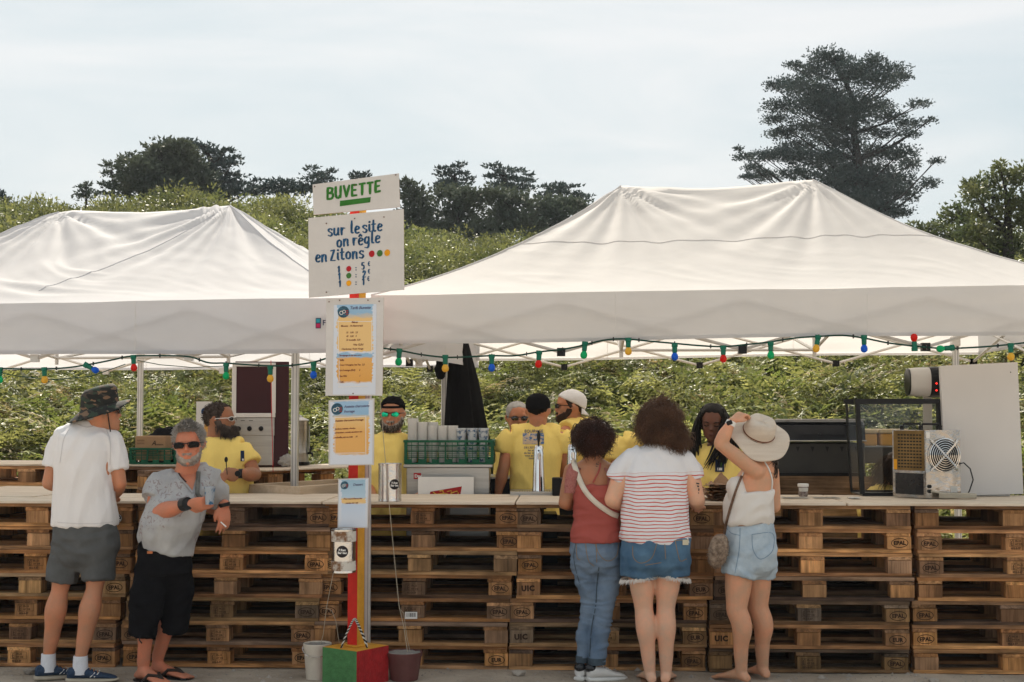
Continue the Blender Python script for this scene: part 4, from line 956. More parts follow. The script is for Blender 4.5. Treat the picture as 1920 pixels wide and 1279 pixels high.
def line3(name, label, pts, r, mt, cat='string', group=None):
    mb = MB(); mb.tube(pts, r, 5); return solo(mb, name, mt, label, cat, pts[-1], group, smooth=True)
top2 = P(703, 690, 8.42)
line3('guy_string', 'pale twine tying the tent corner to the brown pot', [top2, P(712, 740, 8.42), P(730, 950, 8.38), P(748, 1135, 8.36), P(757, 1175, 8.36), Vector((c2.x+.02, 8.36, .163))], .0022, m_twine)
line3('guy_string', 'thin twine loop hanging down into the brown pot', [P(748, 1140, 8.355), P(757, 1150, 8.355), P(763, 1195, 8.36), Vector((c2.x+.035, 8.37, .163))], .0016, m_twine)
line3('guy_string', 'twine running from the hanging can into the cream bucket', [P(625, 1074, 8.2), P(612, 1140, 8.28), P(606, 1190, 8.36), Vector((c1.x+.03, 8.39, .205))], .0022, m_twine)
line3('guy_string', 'short twine loop beside the left post rope', [P(612, 1140, 8.28), P(622, 1145, 8.2), P(630, 1165, 8.2), P(636, 1205, 8.25)], .0016, m_twine)
line3('red_cord', 'thin red cord hanging in front of the maroon cabinet', [P(508, 676, 9.6), P(509, 760, 9.6), P(512, 885, 9.6)], .0028, M('red cord', (.45, .02, .02), .7))

# ------------------------------------------------------------------ festoon lights
m_cable = M('green black cable', (.006, .045, .032), .5, .3); m_sock = M('green socket', (.006, .13, .08), .4)
BC = {'g': M('green bulb', (.01, .55, .22), .3, .05, transl=.5), 'y': M('yellow bulb', (.85, .52, .06), .3, .05, transl=.35), 'b': M('blue bulb', (.01, .14, .72), .3, .05, transl=.35), 'r': M('red bulb', (.75, .02, .012), .3, .05, transl=.35)}
BN = {'g': 'green bulb', 'y': 'yellow bulb', 'b': 'blue bulb', 'r': 'red bulb'}
def festoon(label, d, path, bulbs, group='festoon lights'):
    pts = [P(a, b, d(a)) for a, b in path]
    q = [2*pts[0]-pts[1]]+pts+[2*pts[-1]-pts[-2]]; sm = []
    for i in range(1, len(q)-2):
        for k in range(6):
            t = k/6; a, b, c, e = q[i-1:i+3]; sm.append(.5*((2*b)+(c-a)*t+(2*a-5*b+4*c-e)*t*t+(3*b-a-3*c+e)*t**3))
    sm.append(pts[-1])
    t = thing('festoon_lights', label, 'string lights', pts[len(pts)//2], group=group)
    MB().tube(sm, .0058, 6).build('cable', m_cable, t, smooth=True)
    random.seed(8)
    for i in range(3, len(sm)-3, 9):
        mb = MB(); mb.box(sm[i], (.006, .018, .024)); mb.build('cable_tie', m_black, t)
    for px, py, c, ang, sz in bulbs:
        p = P(px, py, d(px)); m = Matrix.Translation(p) @ Matrix.Rotation(R(ang), 4, 'Y')
        mb = MB(); mb.lathe([(0, .008), (.0185, .008), (.019, -.012), (.0155, -.016), (.015, -.046), (.012, -.05), (0, -.05)], (0, 0, 0), 14); mb.xf(m); so_ = mb.build('socket', m_sock, t, smooth=True)
        mb = MB(); mb.lathe([(0, -.047), (.011, -.047), (.013, -.053), (.0185, -.061), (.0215, -.074), (.0185, -.087), (.010, -.095), (0, -.097)], (0, 0, 0), 16); mb.xf(m)
        o = mb.build('bulb', BC[c], t, smooth=True); o.parent = so_; o['label'] = BN[c]
dR = lambda px: 8.44-.00012*(px-960)
festoon('coloured festoon lights along the right tent edge', dR,
 [(718, 653), (748, 657), (790, 665), (835, 670), (880, 669), (922, 667), (965, 667), (1010, 660), (1055, 655), (1096, 647), (1122, 640), (1150, 636), (1178, 636), (1220, 640), (1265, 644), (1310, 648), (1355, 650), (1400, 646), (1445, 641), (1490, 634), (1535, 631), (1580, 629), (1620, 634), (1665, 643), (1715, 649), (1760, 653), (1795, 653), (1850, 650), (1893, 646), (1960, 638)],
 [(749, 656, 'g', 4, 1), (835, 668, 'y', 0, 1), (922, 667, 'b', 0, 1), (1011, 660, 'r', 3, 1), (1097, 643, 'g', 6, 1), (1178, 636, 'y', 0, 1), (1265, 646, 'b', 0, 1), (1356, 650, 'r', 0, 1), (1445, 643, 'g', 0, 1), (1534, 631, 'y', 10, 1), (1620, 631, 'b', 0, 1), (1715, 656, 'r', 178, 1), (1786, 652, 'g', 85, 1), (1895, 646, 'y', 0, 1)])
dL = lambda px: 8.62+max(0, (650-px))*.00075
festoon('coloured festoon lights along the left tent edge', dL,
 [(-60, 690), (0, 691), (40, 692), (82, 692), (130, 689), (175, 682), (215, 674), (245, 668), (300, 667), (355, 669), (390, 680), (424, 681), (465, 684), (506, 686), (548, 685), (588, 679), (612, 672), (640, 664)],
 [(0, 691, 'g', 0, 1), (83, 691, 'y', -3, 1), (160, 684, 'b', -62, 1), (250, 668, 'r', -4, 1), (424, 683, 'g', 0, 1), (507, 688, 'y', 0, 1), (588, 681, 'b', 0, 1)])
line3('cable', 'thin green cable looping low under the left tent', [P(-20, 694, 9.1), P(30, 705, 9.1), P(100, 712, 9.1), P(170, 706, 9.1), P(235, 683, 9.1)], .0032, m_cable, 'cable')
line3('cable', 'thin green cable stretched under the left tent beside the pole', [P(258, 676, 9.2), P(300, 684, 9.2), P(360, 689, 9.2), P(430, 686, 9.2)], .0028, m_cable, 'cable')
# ------------------------------------------------------------------ goods and machines behind and on the bar
def RB(mb, c, size, rz=0, mi=0, bev=0): mb.box(c, size, (0, 0, rz), mi=mi, bev=bev); return mb
def pp(px, py, d): return P(px, py, d)
def open_crate(label, c, L_, W_2, H, rz, mt, cellw=.045, name='crate'):
    """ventilated plastic stacking crate: corner posts, rims and lattice bars on four sides"""
    t = thing(name, label, 'crate', c, rz)
    def side(w, tr):
        mb = MB()
        mb.box((0, 0, .006), (w, .008, .012)); mb.box((0, 0, .048), (w, .01, .006)); mb.box((0, 0, H-.008), (w, .022, .016)); mb.box((0, 0, H*.55), (w, .008, .006)); mb.box((0, 0, H*.78), (w, .006, .005))
        n = int(w/cellw)
        for i in range(n+1):
            x = -w/2+w*i/n; mb.box((x, 0, .03), (.004 if i % 3 else .012, .007, .05)); mb.box((x, .0012, H*.6), (.0035 if i % 3 else .01, .006, H*.8))
        # solid lower band broken by gaps
        for i in range(0, n, 2): mb.box((-w/2+w*(i+.5)/n, -.001, .022), (w/n*.95, .005, .026))
        for zz in [.06+.013*k for k in range(int((H-.08)/.013))]: mb.box((0, .0022, zz), (w, .003, .0022))
        # hand grip
        mb.box((0, -.006, H-.04), (w*.2, .01, .008)); 
        for s in (-1, 1): mb.box((s*w*.1, -.006, H-.028), (.008, .01, .03))
        mb.v = [tuple(tr @ Vector(v)) for v in mb.v]; mb.build('side_lattice', mt, t, False)
    side(L_, Matrix.Translation((0, -W_2/2, 0))); side(L_, Matrix.Translation((0, W_2/2, 0)) @ Matrix.Rotation(PI, 4, 'Z'))
    side(W_2, Matrix.Translation((L_/2, 0, 0)) @ Matrix.Rotation(PI/2, 4, 'Z')); side(W_2, Matrix.Translation((-L_/2, 0, 0)) @ Matrix.Rotation(-PI/2, 4, 'Z'))
    mb = MB(); mb.box((0, 0, .005), (L_-.01, W_2-.01, .008))
    for sx in (-1, 1):
        for sy in (-1, 1): mb.box((sx*(L_/2-.006), sy*(W_2/2-.006), H/2), (.02, .02, H-.002))
    mb.build('base_and_posts', mt, t, False); return t
# small crate with cardboard box on the back stack
zc = 8*.1445+.021
c = pp(297, 870, 10.95); sm_c = Vector((c.x, 10.95, zc))
open_crate('small green crate holding a cardboard box on the back stack', sm_c, .36, .28, .125, R(-3), m_crate)
m_card = M('cardboard', (.36, .22, .12), .8, .08, vs=20)
t = thing('cardboard_box', 'brown cardboard box with black print sitting in the small green crate', 'box', (sm_c.x-.03, 10.93, zc+.02), R(-2))
MB().box((0, 0, .10), (.235, .2, .19), bev=.002).build('carton', m_card, t, False)
mb = MB(); v, f = text_vf('A', .05, Matrix.Translation((.01, -.1025, .125)), bold=.001, shear=.3); mb.add(v, f); v, f = text_vf('mbiance', .017, Matrix.Translation((.045, -.1025, .125)), bold=.0005); mb.add(v, f)
for z in (.165, .158, .142, .135): mb.box((-.075, -.1022, z), (.06, .0006, .002))
mb.build('print', m_inkbrown, t, False)
t = thing('black_bag', 'crumpled black bag bulging behind the cardboard box', 'bag', (sm_c.x+.03, 11.12, zc), 0)
mb = MB(); mb.sphere((0, 0, .13), (.2, .12, .15), 28, 18); mb.v = [tuple(Vector(p)*(1+.12*mn.noise(Vector(p)*14))) for p in mb.v]; mb.build('bag_body', m_blackcloth, t, False, smooth=True)
mb = MB(); mb.tube([(.08+.06*math.cos(a), -.03, .22+.07*math.sin(a)) for a in [PI*i/10 for i in range(11)]], .008, 6); mb.build('handle', m_blackcloth, t, False, smooth=True)

# oven cabinet, urn, plastic bag on the inner stack
m_mar = M('maroon painted steel', (.05, .014, .018), .4, .12, vs=3)
oz = 8*.1445+.012
q = pp(472, 860, 10.55); base = Vector((q.x+.03, 10.62, oz)); rr = R(10)
t = thing('oven_cabinet', 'tall maroon cabinet oven with white framed door and steel control panel', 'oven', base, rr)
MB().box((.03, .12, .395), (.40, .36, .79), bev=.004).build('cabinet', m_mar, t, False)
w0 = .30
mb = MB(); mb.box((-.03, -.068, .19), (w0, .02, .36), bev=.003); mb.build('steel_front', m_steel, t, False)
mb = MB(); mb.box((-.03, -.082, .30), (w0+.01, .012, .135), bev=.003); mb.build('control_panel', m_steel, t, False)
for x in (-.13, -.05, .035):
    mb = MB(); mb.lathe([(0, 0), (.019, 0), (.017, .022), (0, .024)], (x-.01, -.088, .285), 18, m=Matrix.Rotation(PI/2, 4, 'X')); mb.box((x-.01, -.112, .285), (.007, .01, .036)); mb.build('knob', m_black, t, False, smooth=True)
for x in (-.11, -.05):
    mb = MB(); mb.box((x, -.089, .345), (.03, .002, .004)); mb.build('mark', m_black, t, False)
mb = MB(); mb.box((-.03, -.075, .575), (w0-.03, .015, .36)); mb.build('door_panel', m_mar, t, False)
mb = MB()
for cx_, cz_, sx_, sz_ in ((-.03, .385, w0+.02, .032), (-.03, .765, w0+.02, .03), (-.03-w0/2+.004, .575, .032, .351), (-.03+w0/2-.004, .575, .032, .351)): mb.box((cx_, -.082, cz_), (sx_, .024, sz_), bev=.003)
mb.build('door_frame', m_white, t, False)
q = pp(560, 845, 10.9); ub = Vector((q.x, 10.95, oz))
t = thing('steel_urn', 'tall stainless drinks urn with tap beside the maroon cabinet', 'urn', ub)
MB().lathe([(.075, 0), (.078, .018), (.07, .02), (.0695, .085), (.071, .09), (.0695, .095), (.0695, .33), (.073, .335), (.073, .345), (.066, .352), (.02, .37), (.012, .385), (0, .388)], ub, 32).build('vessel', m_steel, t, smooth=True)
MB().lathe([(.08, -.001), (.081, .022), (.072, .024)], ub, 32).build('foot', m_black, t, smooth=True)
mb = MB(); mb.tube([ub+Vector((.068, -.02, .09)), ub+Vector((.1, -.03, .09)), ub+Vector((.105, -.03, .065))], .009, 8); mb.tube([ub+Vector((.085, -.025, .09)), ub+Vector((.085, -.025, .125)), ub+Vector((.115, -.035, .13))], .006, 6); mb.build('tap', m_black, t, smooth=True)
mb = MB(); mb.tube([ub+Vector((.078, -.02, .10)), ub+Vector((.078, -.02, .3))], .0045, 6); mb.build('sight_glass', m_steel, t, smooth=True)
def crumple(label, name, c, r, mt, cat, seed, amp=.5):
    mb = MB(); mb.sphere((0, 0, 0), 1, 22, 14); mb.v = [tuple(Vector((x*r[0], y*r[1], max(z, -.8)*r[2]))*(1+amp*mn.noise(Vector((x*2.3+seed, y*2.3, z*2.3))))+Vector(c)+Vector((0, 0, r[2]*.8))) for x, y, z in mb.v]
    return solo(mb, name, mt, label, cat, c, smooth=True, sharp=25)
m_film = M('clear plastic film', (.62, .60, .57), .15, .15, vs=20, transl=.5, spec=.8)
q = pp(533, 862, 10.5); crumple('crumpled clear bag between the cabinet and the tent leg', 'plastic_bag', (q.x, 10.6, oz), (.06, .05, .05), m_film, 'bag', 3)
# boards on the inner stack and split logs inside it
mb = MB(); mb.box((-1.62, 10.62, 8*.1445+.003), (1.12, .55, .008), (0, 0, R(52))); solo(mb, 'board', m_bleach, 'white board on top of the oven stack', 'board', (-1.62, 10.62, 8*.1445+.003))
for c_, s_, r_, lb in (((-3.42, 9.78, 7*.1445+.012), (.84, 1.15, .016), R(-10), 'bleached plank top on the side stack at the left edge'), ((-2.55, 11.15, 8*.1445+.012), (1.25, .8, .014), R(-4), 'bleached board under the small green crate'), ((-3.75, 11.3, 8*.1445+.012), (1.25, .8, .014), R(-6), 'bleached board on the back left stack')):
    mb = MB(); mb.box(c_, s_, (0, 0, r_), bev=.002); solo(mb, 'board', m_bleach, lb, 'board', c_)
# compartment box right of the stack
q = pp(605, 905, 9.95); t = thing('wooden_bin', 'open wooden bin with pale divider boards left of the menu sheets', 'bin', (q.x-.02, 9.95, .5), R(55))
for i, (c, s) in enumerate((((0, -.25, .29), (.95, .02, .58)), ((0, .25, .29), (.95, .02, .58)), ((-.465, 0, .29), (.02, .48, .58)), ((.465, 0, .29), (.02, .48, .58)), ((0, 0, .285), (.91, .018, .56)), ((.12, .12, .28), (.018, .22, .5)))):
    MB().box(c, s, bev=.002).build('board', m_ply, t, False)
MB().box((0, 0, -.24), (.9, .48, .46), bev=.005).build('base', m_plank, t, False)
# poster on the tent pole behind the bearded man
q = pp(383, 790, 11.4); t = thing('notice_board', 'white notice with round blue logo behind the bearded man', 'sign', q+Vector((0, 0, -.15)))
mb = MB(); mb.box(q, (.13, .01, .32)); mb.build('board', m_white, t); mb = MB(); mb.lathe([(0, 0), (.03, 0)], q+Vector((.005, -.0065, .08)), 20, m=Matrix.Rotation(PI/2, 4, 'X')); mb.build('round_logo', M('blue logo', (.03, .12, .3), .5), t)
mb = MB(); mb.add([q+Vector(v) for v in ((-.01, -.0065, -.15), (.06, -.0065, -.15), (.06, -.0065, .0), (.01, -.0065, .04))], [(0, 1, 2, 3)]); mb.build('ochre_print', M('ochre print', OC, .5), t)
mb = MB(); mb.box((q.x, 11.42, (q.z-.16)/2), (.04, .03, q.z-.16)); mb.build('post', m_ply, t)

# black draped parasol
q0 = pp(850, 642, 11.15); t = thing('folded_parasol', 'folded parasol wrapped in black cloth hanging over its pole', 'parasol', (q0.x-.03, 11.15, 0))
mb = MB(); nA, nZ = 48, 36; vs = []
ztop = pp(850, 635, 11.15).z; zbot = pp(870, 812, 11.15).z-.1
for j in range(nZ+1):
    k = j/nZ; z = ztop+(zbot-ztop)*k; rx_ = .06+.105*k**.8; cxx = q0.x+(.045+.06*k); 
    for i in range(nA):
        a = 2*PI*i/nA; fo = 1+.16*math.sin(a*5+1.5+k)*min(1, k*2.5)+.07*math.sin(a*11+3*k)
        vs.append((cxx+math.cos(a)*rx_*fo, 11.15+math.sin(a)*rx_*.75*fo, z+.012*math.sin(a*4)*k))
mb.add(vs, [(j*nA+i, j*nA+(i+1) % nA, (j+1)*nA+(i+1) % nA, (j+1)*nA+i) for j in range(nZ) for i in range(nA)]+[tuple(range(nA))]); mb.build('cloth', m_blackcloth, t, smooth=True)
q = pp(826, 692, 11.1); mb = MB(); mb.sphere(q, (.045, .05, .085), 16, 12); mb.v = [(x+.012*mn.noise(Vector((x*30, z*30, 0))), y, z) for x, y, z in mb.v]; mb.build('cloth_knot', m_blackcloth, t, smooth=True)
mb = MB(); mb.tube([(q0.x+.08, 11.15, 0), (q0.x+.02, 11.15, ztop)], .02, 10); mb.build('pole', m_alu, t, smooth=True)
mb = MB(); mb.lathe([(0, 0), (.25, 0), (.25, .06), (.04, .09), (.03, .25)], (q0.x+.08, 11.15, .001), 24); mb.build('foot', m_conc, t, smooth=True)

# steel chest with crate of cups
d = 9.62; x0 = pp(762, 900, d).x; x1 = pp(918, 900, d).x; zt = pp(850, 872, d).z
t = thing('steel_chest', 'brushed steel drinks chest under the large green crate', 'cooler', ((x0+x1)/2, d+.3, 0))
MB().box(((x0+x1)/2, d+.3, zt/2), (x1-x0, .6, zt-.02), bev=.006).build('body', m_steel, t)
mb = MB(); mb.box(((x0+x1)/2, d+.3, zt-.008), (x1-x0+.04, .64, .022), bev=.005); mb.build('top_rim', m_steel, t)
mb = MB(); mb.box((x0+.075, d-.003, zt-.075), (.05, .004, .042)); mb.build('red_badge', M('red badge', (.4, .015, .02), .5), t); mb = MB(); v, f = text_vf('Dav', .03, Matrix.Translation((x0+.056, d-.0062, zt-.085)), bold=.0012); mb.add(v, f); mb.build('lettering', m_white, t)
for k in range(2):
    mb = MB(); mb.lathe([(0, 0), (.014, 0), (.014, .004), (0, .004)], (x1+.001, d+.06+.07*k, zt-.15), 14, m=Matrix.Rotation(PI/2, 4, 'Y'), sx=1.8); mb.build('port', m_black, t, smooth=True)
x2, x3 = pp(760, 860, d+.02).x, pp(925, 860, d+.02).x; cz = zt+.004
open_crate('large green crate full of plastic cups on the steel chest', Vector(((x2+x3)/2, d+.22, cz)), x3-x2, .4, .165, R(-1), m_crate)
m_frost = M('frosted plastic cup', (.80, .79, .77), .35, .03, transl=.45); 
m_cupp = M('printed plastic cup', (.66, .68, .70), .35, vs=26, col2=(.05, .13, .25), transl=.25, thr=(.5, .62), stretch=(1, 1, 1.4))
def cup_mesh(n, mt, h=.1, r0=.026, r1=.034, pitch=.012):
    mb = MB(); pr = [(0, .002), (r0, .0), (r0, .004)]
    for i in range(n): pr += [(r0+(r1-r0)*.9, h-.01+i*pitch-.003), (r1+.001, h+i*pitch-.002), (r1+.001, h+i*pitch+.001), (r1-.002, h+i*pitch+.0015)]
    pr += [(r1-.004, h+n*pitch-.012), (r0*.9, .02+n*pitch-.01)]
    mb.lathe(pr, (0, 0, 0), 20); return mb.mesh('cup stack', mt, True, 40)
Sk = (9.64-0)/FPX
tall = cup_mesh(17, m_frost, .1, .026, .034, .0125); mid_ = cup_mesh(15, m_frost, .1, .026, .034, .0125); low = cup_mesh(13, m_frost, .1, .026, .034, .0125)
random.seed(2); k = 0
def put_cups(me, x, y, z, lb, gp):
    o = bpy.data.objects.new('cup_stack', me); COL.objects.link(o); o.location = (x, y, z); tag(o, lb, 'cups', gp); o.rotation_euler = (0, 0, random.random()*6); return o
for i in range(5):
    x = x2+.045+i*.069
    for j in range(2):
        me = tall if i == 0 else (mid_ if i < 2 or (i == 2 and j) else low)
        put_cups(me, x, d+.09+.075*j, cz+.012, '%s stack of frosted cups from the left in the green crate, %s row' % (('first', 'second', 'third', 'fourth', 'fifth')[i], ('front', 'rear')[j]), 'frosted cup stacks in the crate')
pcup = cup_mesh(1, m_cupp, .11, .027, .037)
pz = pp(880, 829, d+.1).z-.008
for i in range(3):
    for j in range(3): 
        x = pp(864+i*21, 800, d+.1).x+.002
        for kk, zz in enumerate((cz+.013, cz+.133)):
            put_cups(pcup, x, d+.09+.08*j, zz, '%s blue printed cup in the green crate, %s row, %s one' % (('left', 'middle', 'right')[i], ('front', 'middle', 'rear')[j], ('lower', 'upper')[kk]), 'printed cups in the crate')
# white board with red emblem
q = pp(836, 925, 9.5); t = thing('emblem_board', 'white board with a tilted red emblem bearing a golden lion', 'sign', q+Vector((0, 0, -.12)))
wb = 104*9.5/FPX; mb = MB(); mb.box(q+Vector((0, 0, .02)), (wb, .012, .18)); mb.build('board', m_white, t)
def quadpx(pts, d_): return [pp(a, b, d_) for a, b in pts]
mb = MB(); mb.add(quadpx([(807, 922), (866, 912), (861, 940), (800, 944)], 9.492), [(0, 1, 2, 3)]); mb.build('red_emblem', M('emblem red', (.33, .012, .012), .5), t)
mb = MB()
mb.tube([pp(a, b, 9.489) for a, b in ((812, 923), (818, 927), (826, 926), (834, 925), (843, 928), (848, 924), (857, 921), (860, 925), (856, 928))], .0035, 4)
mb.tube([pp(a, b, 9.489) for a, b in ((824, 921), (830, 920), (832, 926), (826, 930))], .004, 4); mb.tube([pp(a, b, 9.489) for a, b in ((838, 922), (846, 920), (846, 926))], .003, 4)
mb.build('golden_lion', M('emblem gold', (.62, .38, .05), .5), t)
mb = MB(); mb.box((q.x, 9.53, (q.z-.08)/2), (.05, .03, q.z-.08)); mb.build('support', m_ply, t)
# beer towers and drip tray
def tower(label, px, dd, ztop_, hand):
    q = pp(px, 925, dd); b0 = Vector((q.x, dd, .93))
    t = thing('beer_tap', label, 'beer tap', b0); H = ztop_-.93; r = 11*dd/FPX
    mb = MB(); mb.lathe([(0, 0), (r*1.25, 0), (r*1.25, .01), (r*1.12, .03), (r*1.0, H*.45), (r*.86, H*.8), (r*.8, H*.93), (r*.55, H*.99), (0, H)], b0, 28, sy=.8); mb.build('column', m_chrome, t, smooth=True)
    mb = MB(); mb.lathe([(r*1.3, .0), (r*1.32, .05), (r*1.16, .07)], b0+Vector((0, 0, 0)), 24, sy=.8); mb.build('collar', m_black, t, smooth=True)
    mb = MB(); mb.lathe([(0, -.01), (.006, 0), (.007, .02), (.012, .05), (.013, .07), (.006, .1), (0, .103)], b0+Vector((0, -.02, H-.005)), 14, m=Matrix.Identity(4)); mb.build('handle', m_black, t, smooth=True)
    mb = MB(); mb.tube([b0+Vector((0, -r*.6, H*.86)), b0+Vector((0, -r*1.6, H*.86)), b0+Vector((0, -r*1.9, H*.78))], .009, 8); mb.build('spout', m_chrome, t, smooth=True)
    mb = MB(); mb.lathe([(0, 0), (.006, 0), (.006, .003), (0, .003)], b0+Vector((0, -r*.72, H*.91)), 12, m=Matrix.Rotation(PI/2, 4, 'X')); mb.build('screw', m_black, t, smooth=True)
    return t
tower('chrome beer tap with black handle left, standing on the drip tray', 1010, 9.42, pp(1010, 834, 9.42).z, 1)
tower('chrome beer tap beside the head of the woman in coral', 1073, 9.5, pp(1073, 832, 9.5).z, 1)
q = pp(1003, 918, 9.35); t = thing('drip_tray', 'slotted steel drip tray under the left beer tap', 'drip tray', (q.x, 9.45, .9))
mb = MB(); mb.box((q.x, 9.5, 1.0), (.33, .34, .10), bev=.004); mb.build('tray', m_steel, t)
for i in range(14):
    mb = MB(); mb.box((q.x-.1+i*.0165, 9.4, 1.0515), (.005, .05, .002)); mb.build('slot', m_black, t)
mb = MB(); mb.box((q.x, 9.5, .45), (.30, .3, .9), bev=.004); mb.build('cabinet', m_black, t)
q = pp(1043, 910, 9.3); t = thing('card_box', 'small black box on the bar beside the coral top', 'box', (q.x, 9.3, BT)); mb = MB(); mb.box((q.x, 9.3, BT+.06), (.055, .08, .12), bev=.006); mb.build('housing', m_black, t)
mb = MB(); mb.box((q.x, 9.258, BT+.09), (.04, .004, .04)); mb.build('screen', M('dark glass', (.02, .022, .025), .08), t)
# second drinks unit further left in dark, white cooler behind
q = pp(960, 880, 10.0); t = thing('drinks_cooler', 'low black cooler with steel rims behind the staff', 'cooler', (q.x, 10.2, 0)); mb = MB(); mb.box((q.x+.05, 10.25, .55), (.8, .45, 1.1), bev=.01); mb.build('body', m_black, t); mb = MB(); mb.box((q.x+.05, 10.25, 1.108), (.82, .47, .014), bev=.003); mb.build('rim', m_steel, t)

# torn brown wrapping pile on the bar
random.seed(14); q = pp(1350, 945, 8.85); t = thing('paper_pile', 'heap of torn brown food paper on the bar between two women', 'paper pile', (q.x, 8.82, BT))
m_kraft = M('kraft paper', (.30, .17, .09), .8, vs=12, col2=(.5, .33, .2), bump=.3, bs=20)
m_kraft2 = M('greasy kraft paper', (.14, .06, .03), .5, vs=14, col2=(.36, .2, .1), bump=.3, bs=20)
for i in range(13):
    z = BT+.004+i*.008; w = random.uniform(.07, .11); a = random.uniform(-.5, .5); mb = MB(); sd = i*3.1
    def fn(s, q_, z=z, w=w, a=a, sd=sd):
        x = (s-.5)*2*w; y = (q_-.5)*.2; e = .02*mn.noise(Vector((s*6+sd, q_*6, 0)))
        zz = z+.018*mn.noise(Vector((s*4+sd, q_*3, 2)))+.012*abs(s-.5)*(1 if i > 9 else -.3)
        return (q.x+x*math.cos(a)-y*math.sin(a)+e, 8.81+x*math.sin(a)+y*math.cos(a)+e, zz)
    mb.grid(fn, 12, 8); mb.build('sheet', m_kraft if i % 3 else m_kraft2, t, smooth=True)
mb = MB()
def fn(s, q_): x = (s-.5)*.14; return (q.x-.01+x+.02*q_, 8.80+.04*math.sin(s*5)+.03*q_, BT+.085+.09*(1-abs(2*s-1))*q_+.01*mn.noise(Vector((s*6, q_*6, 1))))
mb.grid(fn, 12, 8); mb.build('upright_sheet', m_kraft, t, smooth=True)
# jar, plastic packets on the bar
q = pp(1506, 926, 9.2); t = thing('spice_jar', 'small clear jar with lid and dark contents on the bar', 'jar', (q.x, 9.2, BT))
MB().lathe([(0, .001), (.026, .001), (.030, .006), (.034, .06), (.033, .066)], (q.x, 9.2, BT), 22).build('glass', M('jar glass', (.35, .3, .28), .1, .2, vs=60, spec=.8, col2=(.08, .05, .05)), t, smooth=True)
MB().lathe([(.034, .064), (.036, .066), (.036, .08), (.033, .083), (0, .083)], (q.x, 9.2, BT), 22).build('lid', m_white, t, smooth=True)
MB().lathe([(.0335, .034), (.0352, .045), (.0358, .058)], (q.x, 9.2, BT), 16, a0=R(-150), a1=R(-40)).build('paper_label', m_paper, t, smooth=True)
for i, (px, lb) in enumerate(((1490, 'flat clear packet lying left of the jar on the bar'), (1548, 'flat clear packet lying right of the jar on the bar'), (1600, 'folded white wrapper on the bar near the board joint'))):
    q = pp(px, 932, 9.0); mb = MB(); sd = i*5
    mb.grid(lambda s, k: (q.x+(s-.5)*(.17 if i < 2 else .07), 8.98+(k-.5)*.14, BT+.006+.006*mn.noise(Vector((s*5+sd, k*5, 0)))), 14, 8)
    solo(mb, 'wrapper', m_film if i < 2 else m_paper, lb, 'wrapper', (q.x, 8.98, BT), smooth=True)

# black grill with open lid, food tubs
d = 10.3; xa, xb = pp(1455, 850, d).x, pp(1622, 850, d).x; z1 = pp(1500, 788, d).z; z2 = pp(1500, 826, d).z; z3 = pp(1500, 893, d).z
m_gl = M('glossy black enamel', (.012, .013, .016), .18, .2, coat=.4); m_grey = M('dark grey steel', (.05, .048, .045), .4, .2, vs=3, metal=.4)
t = thing('barbecue_grill', 'wide black barbecue with steel edged lid behind the woman with hat', 'grill', ((xa+xb)/2, d+.3, 0)); xm = (xa+xb)/2; wx = xb-xa
mb = MB(); pr = [(-.02, z2), (.0, z1-.035), (.06, z1), (.45, z1), (.6, z1-.08), (.62, z2)]
vs = [(xm+sx*wx/2, d+a, b) for sx in (-1, 1) for a, b in pr]; n = len(pr)
mb.add(vs, [tuple(range(n)), tuple(range(2*n-1, n-1, -1))]+[(i, (i+1) % n, n+(i+1) % n, n+i) for i in range(n)]); mb.build('lid', m_gl, t, sharp=30)
mb = MB(); mb.box((xm, d+.02, z1+.004), (wx*1.0, .05, .01), bev=.002); mb.box((xm, d-.02, z2-.002), (wx*1.02, .03, .008), bev=.002); mb.build('steel_trim', m_steel, t)
mb = MB(); mb.box((xm, d+.3, (z2+z3)/2-.01), (wx, .6, z2-z3-.02), bev=.006); mb.build('firebox', m_grey, t)
for i in range(6):
    x = xa+wx*(.08+.165*i); mb = MB(); mb.add([(x-.014, d-.002, z2-.045), (x+.014, d-.002, z2-.045), (x, d-.002, z2-.085)], [(0, 1, 2)]); mb.build('vent', m_black, t)
mb = MB(); mb.box((xm, d-.005, z3+.012), (wx, .02, .03)); mb.build('lower_rail', m_black, t)
for sx in (-1, 1):
    for sy in (.05, .55): mb = MB(); mb.box((xm+sx*(wx/2-.03), d+sy, z3/2), (.04, .04, z3)); mb.build('leg', m_black, t)
m_tub = M('ochre food tub', (.62, .34, .1), .5, .1); m_tubl = M('cream tub lid', (.62, .5, .33), .5, .1)
for i, (px, w) in enumerate(((1632, 26), (1662, 24), (1692, 22))):
    q = pp(px, 830, 10.6); t = thing('food_tub', ('left', 'middle', 'right')[i]+' ochre tub with cream lid seen through the glass case', 'tub', (q.x, 10.7, 1.2), 0, 'ochre tubs behind the glass case'); s = w*10.6/FPX
    mb = MB(); mb.box((q.x, 10.7, q.z+.02), (s, .2, .09), bev=.008); mb.build('tub', m_tub, t); mb = MB(); mb.box((q.x, 10.7, q.z+.085), (s+.01, .21, .035), bev=.008); mb.build('lid', m_tubl, t)
q = pp(1665, 850, 10.7); t = thing('side_table', 'dark serving table carrying the ochre tubs', 'table', (q.x, 10.75, 0)); 
zt_ = pp(1660, 838, 10.6).z+.0; mb = MB(); mb.box((q.x+.02, 10.75, zt_-.06), (.62, .5, .12), bev=.005); mb.build('table_top', m_grey, t)
for sx in (-1, 1): mb = MB(); mb.box((q.x+.02+sx*.27, 10.6, (zt_-.12)/2), (.04, .04, zt_-.12)); mb.build('leg', m_black, t)
mb = MB(); mb.box((q.x+.02, 10.9, .6), (.5, .02, .9)); mb.build('back_panel', m_black, t)
